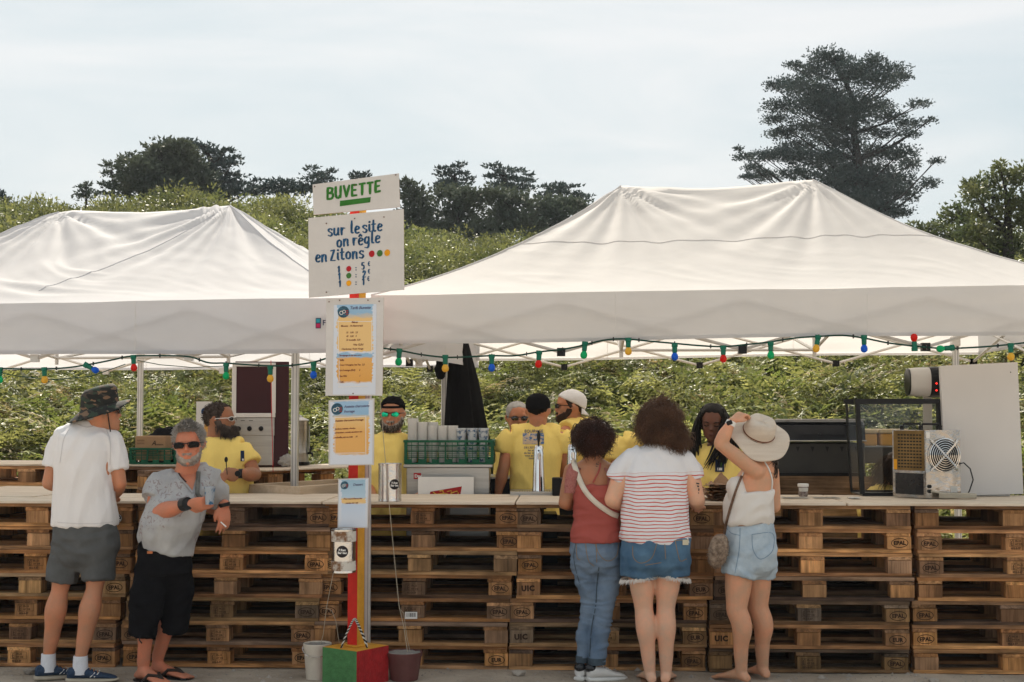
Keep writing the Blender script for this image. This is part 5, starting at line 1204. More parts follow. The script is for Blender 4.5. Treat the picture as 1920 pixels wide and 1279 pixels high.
# glass display case on the bar
d = 9.25; a, b_ = pp(1607, 925, d), pp(1765, 925, d); zt_ = pp(1690, 752, d).z; t = thing('glass_case', 'empty black framed glass display case standing on the bar', 'display case', ((a.x+b_.x)/2, d+.12, BT))
xl, xr = a.x+.035, b_.x-.01; xlt = pp(1607, 752, d).x
def fr_bar(p0, p1, r=.016): mb = MB(); mb.tube([p0, p1], r, 4); mb.build('frame_bar', m_black, t)
F = []
for y in (d, d+.3):
    L0, L1, R0, R1 = Vector((xl, y, BT+.012)), Vector((xlt, y, zt_)), Vector((xr, y, BT+.012)), Vector((xr, y, zt_))
    F.append((L0, L1, R0, R1))
    for p0, p1 in ((L0, L1), (R0, R1)): mb = MB(); mb.box((p0+p1)/2, ((.028 if y == d else .012), .028, (p1-p0).length), (0, math.atan2(p1.x-p0.x, p1.z-p0.z), 0)); mb.build('upright', m_black, t)
    mb = MB(); mb.box((L1+R1)/2+Vector((0, 0, -.002)), (R1.x-L1.x+.035, .03, .034)); mb.build('top_rail', m_black, t)
    mb = MB(); mb.box((L0+R0)/2, (R0.x-L0.x, .026, .02)); mb.build('bottom_rail', m_black, t)
mb = MB(); mb.box(((xl+xr)/2, d+.15, BT+.006), (xr-xl, .3, .01)); mb.build('floor_panel', m_steel, t)
m_glass = bpy.data.materials.new('thin glass'); m_glass.use_nodes = True; N, L, b = nodes_of(m_glass)
gl = N.new('ShaderNodeBsdfGlossy'); gl.inputs['Roughness'].default_value = .03; trn = N.new('ShaderNodeBsdfTransparent'); trn.inputs[0].default_value = (.9, .9, .88, 1); ms = N.new('ShaderNodeMixShader'); fz = N.new('ShaderNodeFresnel'); fz.inputs['IOR'].default_value = 1.5
L(fz.outputs[0], ms.inputs[0]); L(trn.outputs[0], ms.inputs[1]); L(gl.outputs[0], ms.inputs[2]); L(ms.outputs[0], N['Material Output'].inputs[0])
for (L0, L1, R0, R1), nm in zip(F, ('front pane', 'rear pane')):
    mb = MB(); mb.add([L0, R0, R1, L1], [(0, 1, 2, 3)]); o = mb.build('pane', m_glass, t); o['label'] = nm
# white appliance board and heater
d = 9.2; c = quadpx([(1763, 686), (1908, 679), (1919, 926), (1774, 930)], d)
t = thing('white_panel', 'large plain white upright panel at the right edge of the bar', 'panel', ((c[2]+c[3])/2).to_tuple())
mb = MB(); bk = [p+Vector((.0, .035, 0)) for p in c]; mb.add(c+bk, [(0, 1, 2, 3), (7, 6, 5, 4), (0, 4, 5, 1), (1, 5, 6, 2), (2, 6, 7, 3), (3, 7, 4, 0)]); mb.build('panel', M('white laminate', (.60, .58, .565), .4, .04, vs=2), t)
mb = MB(); mb.box(((c[2].x+c[3].x)/2, d+.16, BT+.011), (.35, .26, .02)); mb.build('foot', m_white, t)
mb = MB(); mb.lathe([(0, 0), (.004, 0)], pp(1895, 698, d-.002), 8, m=Matrix.Rotation(PI/2, 4, 'X')); mb.build('screw', m_black, t)
q = pp(1733, 716, 9.4); t = thing('heat_lamp', 'white rounded heater with black end and two red lights', 'heater', (q.x, 9.4, BT))
k_ = 9.4/FPX; mb = MB(); pr = []
for i in range(17):
    a_ = 2*PI*i/16
def bulge(u): return 1-.10*(abs(u)**2.2)
def ring_at(x, s): return [Vector((x+(.018*math.cos(a_*2) if 0 else 0), 9.45+math.copysign(abs(math.cos(a_))**.7, math.cos(a_))*.09*s, q.z+math.copysign(abs(math.sin(a_))**.7, math.sin(a_))*28*k_*s)) for a_ in [2*PI*i/32 for i in range(32)]]
def loftr(rings, nm, mt):
    mb = MB(); n = len(rings[0]); vs = [p for r in rings for p in r]
    fs = [(j*n+i, j*n+(i+1) % n, (j+1)*n+(i+1) % n, (j+1)*n+i) for j in range(len(rings)-1) for i in range(n)]+[tuple(range(n))[::-1], tuple((len(rings)-1)*n+i for i in range(n))]
    mb.add(vs, fs); mb.build(nm, mt, t, smooth=True)
xx0, xx1, xx2 = pp(1705, 716, 9.4).x, pp(1744, 716, 9.4).x, pp(1766, 716, 9.4).x
loftr([ring_at(xx0+.003, .86), ring_at(xx0+.012, .92), ring_at((xx0+xx1)/2, .97), ring_at(xx1, .98)], 'shade', M('warm white enamel', (.56, .53, .49), .35, .04))
loftr([ring_at(xx0, .84), ring_at(xx0+.004, .9)], 'rim', m_black); loftr([ring_at(xx1-.002, 1.0), ring_at(xx1+.02, 1.03), ring_at(xx2, 1.03)], 'end_cap', m_black)
for z_ in (719, 732):
    mb = MB(); mb.sphere(pp(1756, z_, 9.35), .0065, 10, 8); m_led = M('red indicator light', (.8, .03, .02), .4); b = nodes_of(m_led)[2]; b.inputs['Emission Color'].default_value = (1, .03, .02, 1); b.inputs['Emission Strength'].default_value = 1.2; mb.build('indicator', m_led, t, smooth=True)
mb = MB(); mb.box((pp(1741, 800, 9.45).x, 9.47, (q.z-.08+BT)/2), (.055, .03, q.z-.08-BT), bev=.003); mb.build('post', M('beige post', (.5, .45, .38), .5), t)
# steel machine with round fan guard
d = 8.95; q = pp(1737, 930, d); rzm = R(-18); base = Vector((q.x+.03, 9.05, BT))
t = thing('steel_machine', 'steel catering machine with round fan guard and slotted gold side', 'machine', base, 0)
S = 8.95/FPX; # corner edge at px 1737: side face to the left-back, front face to the right
E = Vector((pp(1737, 928, 8.93).x, 8.93, BT+.004)); fx = Vector((math.cos(R(14)), math.sin(R(14)), 0)); sx_ = Vector((-math.cos(R(52)), math.sin(R(52)), 0)); Wf, Ws, H = 70*S/math.cos(R(14)), .255, (930-803)*S
def Q(u, v, z, o=0): # point: u along front, v along side, z up
    return E+fx*u+sx_*v+Vector((0, 0, z))
m_mir = M('polished steel', (.30, .31, .31), .18, vs=7, metal=1, bump=.35, bs=12, col2=(.55, .5, .46))
mb = MB(); vs = [Q(0, 0, 0), Q(Wf, 0, 0), Q(Wf, Ws, 0), Q(0, Ws, 0)]; vs += [v+Vector((0, 0, H)) for v in vs]
mb.add(vs, [(0, 1, 2, 3), (4, 7, 6, 5), (0, 4, 5, 1), (1, 5, 6, 2), (2, 6, 7, 3), (3, 7, 4, 0)]); mb.build('housing', m_mir, t)
nf = Vector((fx.y, -fx.x, 0)); ns = Vector((-sx_.y, sx_.x, 0)).normalized(); ns = ns if ns.y < 0 else -ns
def plate(face, u0, z0, u1, z1, o, nm, mt):
    f_ = (lambda u, z: Q(u, 0, z)+nf*o) if face == 'f' else (lambda u, z: Q(0, u, z)+ns*o)
    mb = MB(); mb.add([f_(u0, z0), f_(u1, z0), f_(u1, z1), f_(u0, z1)], [(0, 1, 2, 3)]); return mb.build(nm, mt, t)
m_gold = M('gold tinted steel', (.24, .155, .06), .32, .4, vs=6, metal=.8)
plate('s', .01, H*.40, Ws-.01, H*.99, .001, 'gold_plate', m_gold); plate('s', .02, .02, Ws-.02, H*.36, .001, 'dark_plate', m_gl); plate('s', Ws*.86, H*.41, Ws*.96, H*.56, .002, 'orange_sticker', M('orange sticker', (.8, .36, .02), .5)); plate('f', Wf*.70, .035, Wf*.9, .075, .001, 'rating_label', m_paper); plate('f', .004, H*.88, .03, H*.97, .001, 'white_sticker', m_white)
random.seed(6); mb = MB()
for r in range(11):
    for c_ in range(9):
        u = .03+c_*.0235; z = H*.44+r*.0205
        if u+.018 > Ws*.84: continue
        f_ = lambda u, z: Q(0, u, z)+ns*.0022
        mb.add([f_(u, z), f_(u+.017, z), f_(u+.017, z+.009), f_(u, z+.009)], [(0, 1, 2, 3)])
mb.build('vent_slots', m_black, t)
FC = (Wf*.52, H*.63); FR_ = 31*S
mb = MB(); n = 40; f_ = lambda a, r, o: Q(FC[0]+math.cos(a)*r, 0, FC[1]+math.sin(a)*r)+nf*o
mb.add([f_(0, 0, .002)]+[f_(2*PI*i/n, FR_*.94, .002) for i in range(n)], [(0, i+1, (i+1) % n+1) for i in range(n)]); mb.build('fan_opening', m_black, t)
for i in range(5):
    a = 2*PI*i/5+.3; mb = MB(); mb.add([f_(a, .012, .004), f_(a+.15, FR_*.88, .003), f_(a+.75, FR_*.86, .011), f_(a+.7, .014, .01)], [(0, 1, 2, 3)]); mb.build('fan_blade', m_black, t)
for k in range(7):
    r = FR_*(1-.135*k); mb = MB(); mb.tube([f_(2*PI*i/36, r, .016+.006*(k/7)) for i in range(37)], .0022 if k else .0032, 5, cap=False); mb.build('guard_ring', m_chrome, t, smooth=True)
for a in (R(45), R(135)):
    for off in (-.004, .004): mb = MB(); dv = Vector((0, 0, 0)); mb.tube([f_(a, -FR_*1.28, .004)+Vector((0, 0, off)), f_(a, -FR_*.9, .022)+Vector((0, 0, off)), f_(a, FR_*.9, .022)+Vector((0, 0, off)), f_(a, FR_*1.28, .004)+Vector((0, 0, off))], .0022, 5); mb.build('guard_spoke', m_chrome, t, smooth=True)
for u0, v0, u1, v1 in ((Wf*.06, .05, Wf*.62, .05), (Wf*.06, Ws-.06, Wf*.62, Ws-.06)):
    mb = MB(); p0, p1 = Q(u0, v0, H), Q(u1, v1, H); mb.tube([p0, p0+Vector((.012, 0, .038)), p1+Vector((-.012, 0, .038)), p1], .007, 6); mb.build('handle', m_black, t, smooth=True)
    for p in (p0, p1): mb = MB(); mb.box(p+Vector((0, 0, .014)), (.022, .02, .03), bev=.003); mb.build('bracket', m_black, t)
for z_ in (.045, .075): mb = MB(); mb.lathe([(0, 0), (.012, 0), (.012, .008), (0, .008)], Q(.022, 0, z_), 14, m=nf.to_track_quat('Z', 'Y').to_matrix().to_4x4()); mb.build('port', m_black, t, smooth=True)
mb = MB(); p = Q(Wf-.02, 0, H*.5)+nf*.01; mb.tube([p, p+Vector((.03, -.01, .008)), p+Vector((.07, -.01, -.03)), p+Vector((.085, -.02, -.1)), p+Vector((.06, -.02, -.17)), Vector((p.x+.035, p.y-.02, BT+.008))], .0045, 6); mb.build('power_cable', m_black, t, smooth=True)
mb = MB(); pts = [Q(.022, 0, .045)+nf*.02]
for i in range(70): a = i*.35; pts.append(Vector((E.x+.19+math.cos(a)*.115, E.y-.03+math.sin(a)*.035, BT+.009+i*.0004)))
mb.tube(pts, .0062, 7); mb.build('coiled_hose', M('beige hose', (.5, .45, .36), .4, transl=.2), t, smooth=True)
# round black sticker badge and barcode labels on pallets
def front_pt(px, py, off=.0): 
    x = cx(px); q = CM @ Vector((x, -off, 0)); s = (P(px, py, q.y)); return CM @ Vector((cx(px), -off, s.z))
p = front_pt(226, 972, .02); t = thing('round_badge', 'round black badge with white marks on the bar behind the white shirt', 'badge', p)
mb = MB(); mb.lathe([(0, 0), (.029, 0), (.029, .004), (0, .004)], p, 28, m=Matrix.Rotation(PI/2, 4, 'X')); mb.build('disc', m_lab, t, smooth=True)
mb = MB(); n = 28; vs = []
for i in range(n): a = 2*PI*i/n; vs += [p+Vector((math.cos(a)*.0265, -.0052, math.sin(a)*.0265)), p+Vector((math.cos(a)*.0245, -.0052, math.sin(a)*.0245))]
mb.add(vs, [(2*i, 2*i+1, (2*i+3) % (2*n), (2*i+2) % (2*n)) for i in range(n)])
for s_, dz in (('P.Rex', .002), ('Bar bac', -.011)): v, f = text_vf(s_, .014, Matrix.Translation(p+Vector((0, -.0053, dz))), bold=.0007, align='CENTER'); mb.add(v, f)
mb.build('white_marks', m_white, t)
for px, py, lb in ((58, 1102, 'white barcode label on a block behind the white shirt man'), (773, 1154, 'white barcode label on the block right of the guy string')):
    p = front_pt(px, py, .016); t = thing('barcode_label', lb, 'label', p)
    mb = MB(); mb.box(p, (.075, .001, .042)); mb.build('paper', m_white, t)
    mb = MB(); random.seed(px)
    x = -.03
    while x < .03: w = random.choice((.0012, .0024, .0012)); mb.box(p+Vector((x, -.0009, .003)), (w, .0004, .024)); x += w+random.choice((.0014, .0028))
    mb.build('bars', m_lab, t)
# ------------------------------------------------------------------ people
def fuse(mb, name, mats, parent, voxel=.008, it=3, disp=None, facemat=None, smooth_f=.5):
    me = bpy.data.meshes.new('tmp'); me.from_pydata([tuple(v) for v in mb.v], [], mb.f); ob = bpy.data.objects.new('tmp', me); COL.objects.link(ob)
    r = ob.modifiers.new('r', 'REMESH'); r.mode = 'VOXEL'; r.voxel_size = voxel
    s = ob.modifiers.new('s', 'SMOOTH'); s.factor = smooth_f; s.iterations = it
    dg = bpy.context.evaluated_depsgraph_get(); dg.update()
    m2 = bpy.data.meshes.new_from_object(ob.evaluated_get(dg)); bpy.data.objects.remove(ob); bpy.data.meshes.remove(me)
    m2.name = name; m2.materials.clear()
    for q in (mats if isinstance(mats, (list, tuple)) else [mats]): m2.materials.append(q)
    n = len(m2.vertices); co = np.empty(n*3, 'f'); m2.vertices.foreach_get('co', co); co = co.reshape(-1, 3)
    if disp:
        no = np.empty(n*3, 'f'); m2.vertices.foreach_get('normal', no); no = no.reshape(-1, 3)
        d = np.array([disp(Vector(c), Vector(k)) for c, k in zip(co.tolist(), no.tolist())], 'f'); co = co+no*d[:, None]
    if facemat:
        for p in m2.polygons: c = p.center; p.material_index = facemat(Vector(c))
    inv = np.array(INV[parent.name].translation, 'f'); co = co+inv
    m2.vertices.foreach_set('co', co.ravel()); m2.shade_smooth(); m2.update()
    o = bpy.data.objects.new(name, m2); COL.objects.link(o); o.parent = parent; INV[o.name] = INV[parent.name]; return o
def sell(c, a, b, yaw=0, n=24, e=2.3, tx=0, ty=0):
    """superellipse ring around c; tx, ty tilt it"""
    out_ = []
    for i in range(n):
        t = 2*PI*i/n; x = math.copysign(abs(math.cos(t))**(2/e), math.cos(t))*a; y = math.copysign(abs(math.sin(t))**(2/e), math.sin(t))*b
        out_.append(Vector((c[0]+x*math.cos(yaw)-y*math.sin(yaw), c[1]+x*math.sin(yaw)+y*math.cos(yaw), c[2]+tx*x+ty*y)))
    return out_
def loft(mb, rings, mi=0, close=True):
    n = len(rings[0]); vs = [p for r in rings for p in r]
    fs = [(j*n+i, j*n+(i+1) % n, (j+1)*n+(i+1) % n, (j+1)*n+i) for j in range(len(rings)-1) for i in range(n)]
    if close: fs += [tuple(range(n))[::-1], tuple((len(rings)-1)*n+i for i in range(n))]
    mb.add(vs, fs, mi); return mb
def spline(pts, k=4):
    pts = [Vector(p) for p in pts]
    if len(pts) < 3: return [pts[0].lerp(pts[1], i/k) for i in range(k+1)]
    q = [2*pts[0]-pts[1]]+pts+[2*pts[-1]-pts[-2]]; o = []
    for i in range(1, len(q)-2):
        for j in range(k):
            t = j/k; a, b, c, d = q[i-1:i+3]; o.append(.5*((2*b)+(c-a)*t+(2*a-5*b+4*c-d)*t*t+(3*b-a-3*c+d)*t**3))
    return o+[pts[-1]]
def limb(mb, pts, rad, k=4, seg=14, ends=True):
    p = spline(pts, k); n = len(p); rr = []
    for i in range(n):
        t = i/(n-1)*(len(rad)-1); j = min(len(rad)-2, int(t)); f = t-j; f = f*f*(3-2*f); rr.append(rad[j]*(1-f)+rad[j+1]*f)
    mb.tube(p, rr, seg)
    if ends: mb.sphere(p[0], rr[0]*.99, 12, 8); mb.sphere(p[-1], rr[-1]*.99, 12, 8)
# head: rows of (height, front, back, half width, exponent) in head heights
HP = [(0.00, .300, .06, .10, 2.0), (.035, .375, -.02, .17, 2.1), (.09, .395, -.06, .225, 2.2), (.15, .385, -.12, .255, 2.3), (.20, .395, -.22, .27, 2.3), (.235, .392, -.28, .28, 2.3), (.29, .392, -.34, .292, 2.3),
      (.36, .382, -.41, .308, 2.3), (.43, .372, -.455, .322, 2.3), (.49, .352, -.48, .328, 2.3), (.54, .362, -.49, .332, 2.25), (.58, .385, -.495, .336, 2.2), (.65, .388, -.495, .342, 2.15), (.73, .372, -.485, .342, 2.1),
      (.81, .33, -.455, .322, 2.1), (.88, .26, -.39, .28, 2.0), (.94, .165, -.29, .21, 2.0), (.98, .06, -.18, .12, 2.0), (1.0, -.04, -.08, .02, 2.0)]
def hp(z):
    z = max(0, min(1, z))
    for a, b in zip(HP, HP[1:]):
        if z <= b[0]:
            t = (z-a[0])/(b[0]-a[0]); return [a[k]+(b[k]-a[k])*t for k in range(1, 5)]
    return list(HP[-1][1:])
def hsurf(th, z, off=0):
    """th from straight ahead, positive to the head's right"""
    f, bk, w_, e = hp(z); cy = (f+bk)/2; sy = (f-bk)/2
    s, c = math.sin(th), math.cos(th)
    x = math.copysign(abs(s)**(2/e), s)*w_; y = cy+math.copysign(abs(c)**(2/e), c)*sy
    # narrower at the front than at the back
    x *= 1-.10*max(0, c)
    p = Vector((x, y, z))
    if off: 
        d = Vector((x, y-cy, (z-.55)*(.9 if z > .55 else .25))); d.normalize(); p += d*off
    return p
class Head:
    def __init__(s, c, H, yaw, pitch=0, roll=0):
        s.H = H; s.c = Vector(c); s.m = Matrix.Translation(s.c) @ Matrix.Rotation(-yaw, 4, 'Z') @ Matrix.Rotation(-pitch, 4, 'X') @ Matrix.Rotation(roll, 4, 'Y') @ Matrix.Scale(H, 4) @ Matrix.Translation((0, -.0, -.5))
    def w(s, p): return s.m @ Vector(p)
    def skin(s, mb, female=False, ears=True, nose=1.0):
        n = 30; rings = []
        for r in HP:
            rings.append([s.w(hsurf(2*PI*i/n, r[0])) for i in range(n)])
        loft(mb, rings)
        # nose
        nb = [(.0, .355, .55, .028), (.0, .405, .48, .034), (.0, .46*(1 if nose == 1 else .98), .395, .045), (.0, .465, .365, .05), (.0, .41, .335, .045)]
        rr = []
        for x, y, z, w_ in nb: rr.append([s.w((x+math.cos(t)*w_*1.05, y-.035+math.sin(t)*.05, z)) for t in [2*PI*i/12 for i in range(12)]])
        loft(mb, rr)
        for sx in (-1, 1):
            mb.sphere(s.w((sx*.04, .405, .355)), s.H*.03, 10, 8)
            mb.sphere(s.w((sx*.20, .275, .40)), s.H*.07, 10, 8)      # cheek
            mb.tube([s.w((sx*.05, .365, .565)), s.w((sx*.13, .36, .585)), s.w((sx*.22, .31, .565))], s.H*.034, 8)
            if ears:
                e = [s.w((sx*.335, -.04, .56)), s.w((sx*.37, -.075, .50)), s.w((sx*.35, -.05, .42)), s.w((sx*.325, -.02, .365))]
                mb.tube(spline(e, 3), [s.H*q for q in (.03, .035, .04, .045, .047, .045, .038, .035, .03, .022)], 10, flat=1)
        # lips and chin
        lw = .085 if female else .09
        mb.tube([s.w((-lw, .375, .215)), s.w((-.04, .40, .222)), s.w((0, .408, .218)), s.w((.04, .40, .222)), s.w((lw, .375, .215))], [s.H*.012, s.H*.02, s.H*.02, s.H*.02, s.H*.012], 8)
        mb.tube([s.w((-lw*.8, .375, .185)), s.w((0, .40, .18)), s.w((lw*.8, .375, .185))], [s.H*.012, s.H*.024, s.H*.012], 8)
        mb.sphere(s.w((0, .335, .055)), s.H*.075, 12, 8)
    def shell(s, name, mat_, parent, zl, thick, lump=.02, lf=6, z0=-.02, z1=1.0, below=-.03, nz=30, na=56, seed=0, flow=0):
        """hair or beard shell: thick where zl(theta, z) is positive"""
        mb = MB(); vs = []
        for j in range(nz+1):
            z = z0+(z1-z0)*j/nz
            for i in range(na):
                th = 2*PI*i/na; k = zl(th if th <= PI else th-2*PI, z); k = max(0, min(1, k)); k = k*k*(3-2*k)
                nn = mn.noise(Vector((math.sin(th)*lf*.5+seed, math.cos(th)*lf*.5, z*lf)))
                off = below+(thick-below)*k+lump*k*nn
                vs.append(s.w(hsurf(th, max(z, 0), off)+Vector((0, 0, min(z, 0)))))
        mb.add(vs, [(j*na+i, j*na+(i+1) % na, (j+1)*na+(i+1) % na, (j+1)*na+i) for j in range(nz) for i in range(na)]+[tuple(nz*na+i for i in range(na))])
        return mb.build(name, mat_, parent, smooth=True, sharp=None)
    def strands(s, name, mat_, parent, zl, n, ln, off=.02, rad=.0016, droop=.3, seed=0, z0=0, z1=1, curl=.3, dirf=None):
        rnd = random.Random(seed); mb = MB(); c = 0; tries = 0
        while c < n and tries < n*12:
            tries += 1; th = rnd.uniform(-PI, PI); z = rnd.uniform(z0, z1)
            if zl(th, z) < .35: continue
            c += 1; p = s.w(hsurf(th, z, off)); o = (p-s.w(hsurf(th, z, off-.1))); o.normalize()
            if dirf: o = dirf(o, th, z)
            d = (o+Vector((rnd.gauss(0, .45), rnd.gauss(0, .45), rnd.gauss(0, .45)))*.9*curl*2).normalized(); L_ = ln*rnd.uniform(.5, 1.2)
            q = [p, p+d*L_*.5, p+d*L_*.85+Vector((0, 0, -droop*L_*.5))]; mb.tube(q, [rad, rad*.8, rad*.25], 3, cap=False)
        return mb.build(name, mat_, parent, smooth=True, sharp=None)
def hairline(th, z, front=.80, back=.16, ear=.40, soft=.04):
    a = abs(th); T = [(0, front), (.7, front-.03), (1.05, front-.22), (1.25, ear+.02), (1.45, ear-.03), (1.75, ear+.08), (2.1, back+.12), (PI, back)]
    for (a0, v0), (a1, v1) in zip(T, T[1:]):
        if a <= a1: zz = v0+(v1-v0)*(a-a0)/(a1-a0); break
    return (z-zz)/soft
def beardmask(th, z, top=.33, soft=.04):
    a = abs(th)
    if a > 1.65: return -1
    t = top-.10*math.cos(min(1.2, a)*1.3)*(1 if a < .9 else 0)+(.12 if a > 1.15 else 0)
    m = (t-z)/soft
    if a < .28 and .17 < z < .235: m = -1     # mouth
    if a < .42 and .235 <= z < .30: m = 1    # moustache
    return m
def glasses(hd, parent, lens, frame, lab=None, hgt=.062, wid=.115, wrap=.0, box=.5):
    mb = MB()
    for sx in (-1, 1):
        vs = []; nu, nv = 10, 6
        for j in range(nv+1):
            for i in range(nu+1):
                u = (i/nu*2-1); v = (j/nv*2-1); k = max(0, 1-abs(u)**3.2)**box; x = sx*(.038+wid+ (u)*wid*.88); zz = .492+v*hgt*k-.012*abs(u)
                y = .445-.55*x*x-.02*(v*v)*.5-wrap*abs(x)
                vs.append(hd.w((x, y, zz)))
        mb.add(vs, [(j*(nu+1)+i, j*(nu+1)+i+1, (j+1)*(nu+1)+i+1, (j+1)*(nu+1)+i) for j in range(nv) for i in range(nu)])
    r = hd.w((0, 1, 0))-hd.w((0, 0, 0)); r.normalize(); mb.v += [tuple(Vector(v)-r*.004) for v in mb.v]; n = len(mb.v)//2; mb.f += [tuple(i+n for i in f) for f in mb.f]; mb.m += [0]*len(mb.f[len(mb.f)//2:])
    ob = mb.build('sunglass_lens', lens, parent, smooth=True)
    mb = MB(); H = hd.H
    mb.tube([hd.w((-.27, .345, .515)), hd.w((-.15, .425, .555)), hd.w((-.035, .452, .53)), hd.w((.035, .452, .53)), hd.w((.15, .425, .555)), hd.w((.27, .345, .515))], H*.014, 6)
    for sx in (-1, 1):
        mb.tube([hd.w((sx*.26, .35, .515)), hd.w((sx*.325, .28, .52)), hd.w((sx*.36, .0, .515)), hd.w((sx*.355, -.06, .49))], H*.014, 6)
        mb.tube([hd.w((sx*.04, .445, .52)), hd.w((sx*.055, .44, .455)), hd.w((sx*.13, .425, .425)), hd.w((sx*.235, .385, .44)), hd.w((sx*.275, .345, .50))], H*.009, 6)
    mb.build('sunglass_frame', frame, parent, smooth=True)
def eyes(hd, parent, mlid, half=True):
    for sx in (-1, 1):
        mb = MB(); mb.sphere(hd.w((sx*.145, .315, .49)), hd.H*.058, 14, 10); mb.build('eyelid', mlid, parent, smooth=True)
        mb = MB(); mb.tube([hd.w((sx*.075, .356, .475)), hd.w((sx*.145, .385, .462)), hd.w((sx*.215, .345, .475))], hd.H*.013, 5); mb.build('eyelash', m_hairdk, parent, smooth=True)
        mb = MB(); mb.tube([hd.w((sx*.07, .402, .568)), hd.w((sx*.14, .396, .592)), hd.w((sx*.225, .33, .57))], [hd.H*.012, hd.H*.018, hd.H*.008], 5); mb.build('eyebrow', m_hairdk, parent, smooth=True)
def hand(mb, wr, dr, pn, size=.185, curl=(.5, .5, .5, .5), thumb=1, spread=.12, tc=.5, wrist_r=.026):
    """wr wrist, dr along the hand, pn out of the palm; thumb +1/-1 side"""
    wr = Vector(wr); dr = Vector(dr).normalized(); pn = Vector(pn); pn = (pn-dr*pn.dot(dr)).normalized(); sd = dr.cross(pn).normalized()*thumb; k = size/.185
    rings = []
    for t, w_, h_ in ((-.01, .024, .019), (.012, .026, .018), (.04, .036, .0155), (.07, .041, .0145), (.092, .040, .0125)):
        c = wr+dr*t*k; rings.append([c+sd*math.cos(a)*w_*k+pn*math.sin(a)*h_*k for a in [2*PI*i/14 for i in range(14)]])
    loft(mb, rings)
    for f, (off, ln, r) in enumerate(((.029, .070, .0088), (.010, .080, .0090), (-.010, .074, .0086), (-.028, .058, .0076))):
        p = wr+dr*.086*k+sd*off*k; d = (dr+sd*(off/.029)*spread).normalized(); c = curl[f]; pts = [p-d*.012*k, p]; ang = 0
        for s_, m_ in ((.44, .9), (.32, 1.1), (.24, .8)):
            ang += c*m_; dd = d*math.cos(ang)+pn*math.sin(ang); pts.append(pts[-1]+dd*ln*s_*k)
        mb.tube(pts, [r*k, r*1.05*k, r*k, r*.92*k, r*.72*k], 9); mb.sphere(pts[-1], r*.74*k, 8, 6)
    p = wr+dr*.02*k+sd*.022*k; d1 = (dr*.62+sd*.7+pn*.25).normalized(); d2 = (dr*.85+sd*(.35-.5*tc)+pn*.55*tc).normalized(); d3 = (dr*.9+sd*(.1-.7*tc)+pn*.6*tc).normalized()
    q = [p, p+d1*.034*k, p+d1*.034*k+d2*.03*k, p+d1*.034*k+d2*.03*k+d3*.024*k]; mb.tube(q, [.0135*k, .0115*k, .0098*k, .0078*k], 9); mb.sphere(q[-1], .0079*k, 8, 6)
def foot(mb, an, yaw, L_=.245, w_=.045, lift=0):
    f = Vector((math.sin(yaw), math.cos(yaw), 0)); s = Vector((math.cos(yaw), -math.sin(yaw), 0)); g = lift; a = Vector(an)
    base = Vector((a.x, a.y, 0))
    rings = []
    for t, h, ww, zc in ((-.055, .030, .026, .03), (-.03, .05, .031, .042), (.02, .062, .032, .055), (.07, .044, .037, .042), (.12, .030, .043, .03), (.16, .023, .044, .022), (.19, .018, .040, .018)):
        c = base+f*t*L_/.245+Vector((0, 0, zc+g)); rings.append([c+s*math.cos(q)*ww*w_/.045+Vector((0, 0, max(-zc+.001, math.sin(q)*h*.62))) for q in [2*PI*i/14 for i in range(14)]])
    loft(mb, rings)
    mb.tube([a, base+Vector((0, 0, .06+g))], [.034, .036], 12)
    for i, (o, l, r) in enumerate(((-.030, .05, .012), (-.012, .048, .0095), (.004, .043, .009), (.018, .036, .0085), (.031, .028, .008))):
        c = base+f*.18*L_/.245+s*o*w_/.045+Vector((0, 0, .012+g)); mb.tube([c, c+f*l*.7*L_/.245+Vector((0, 0, -.003))], [r, r*.85], 8); mb.sphere(c+f*l*.7*L_/.245+Vector((0, 0, -.003)), r*.86, 8, 6)
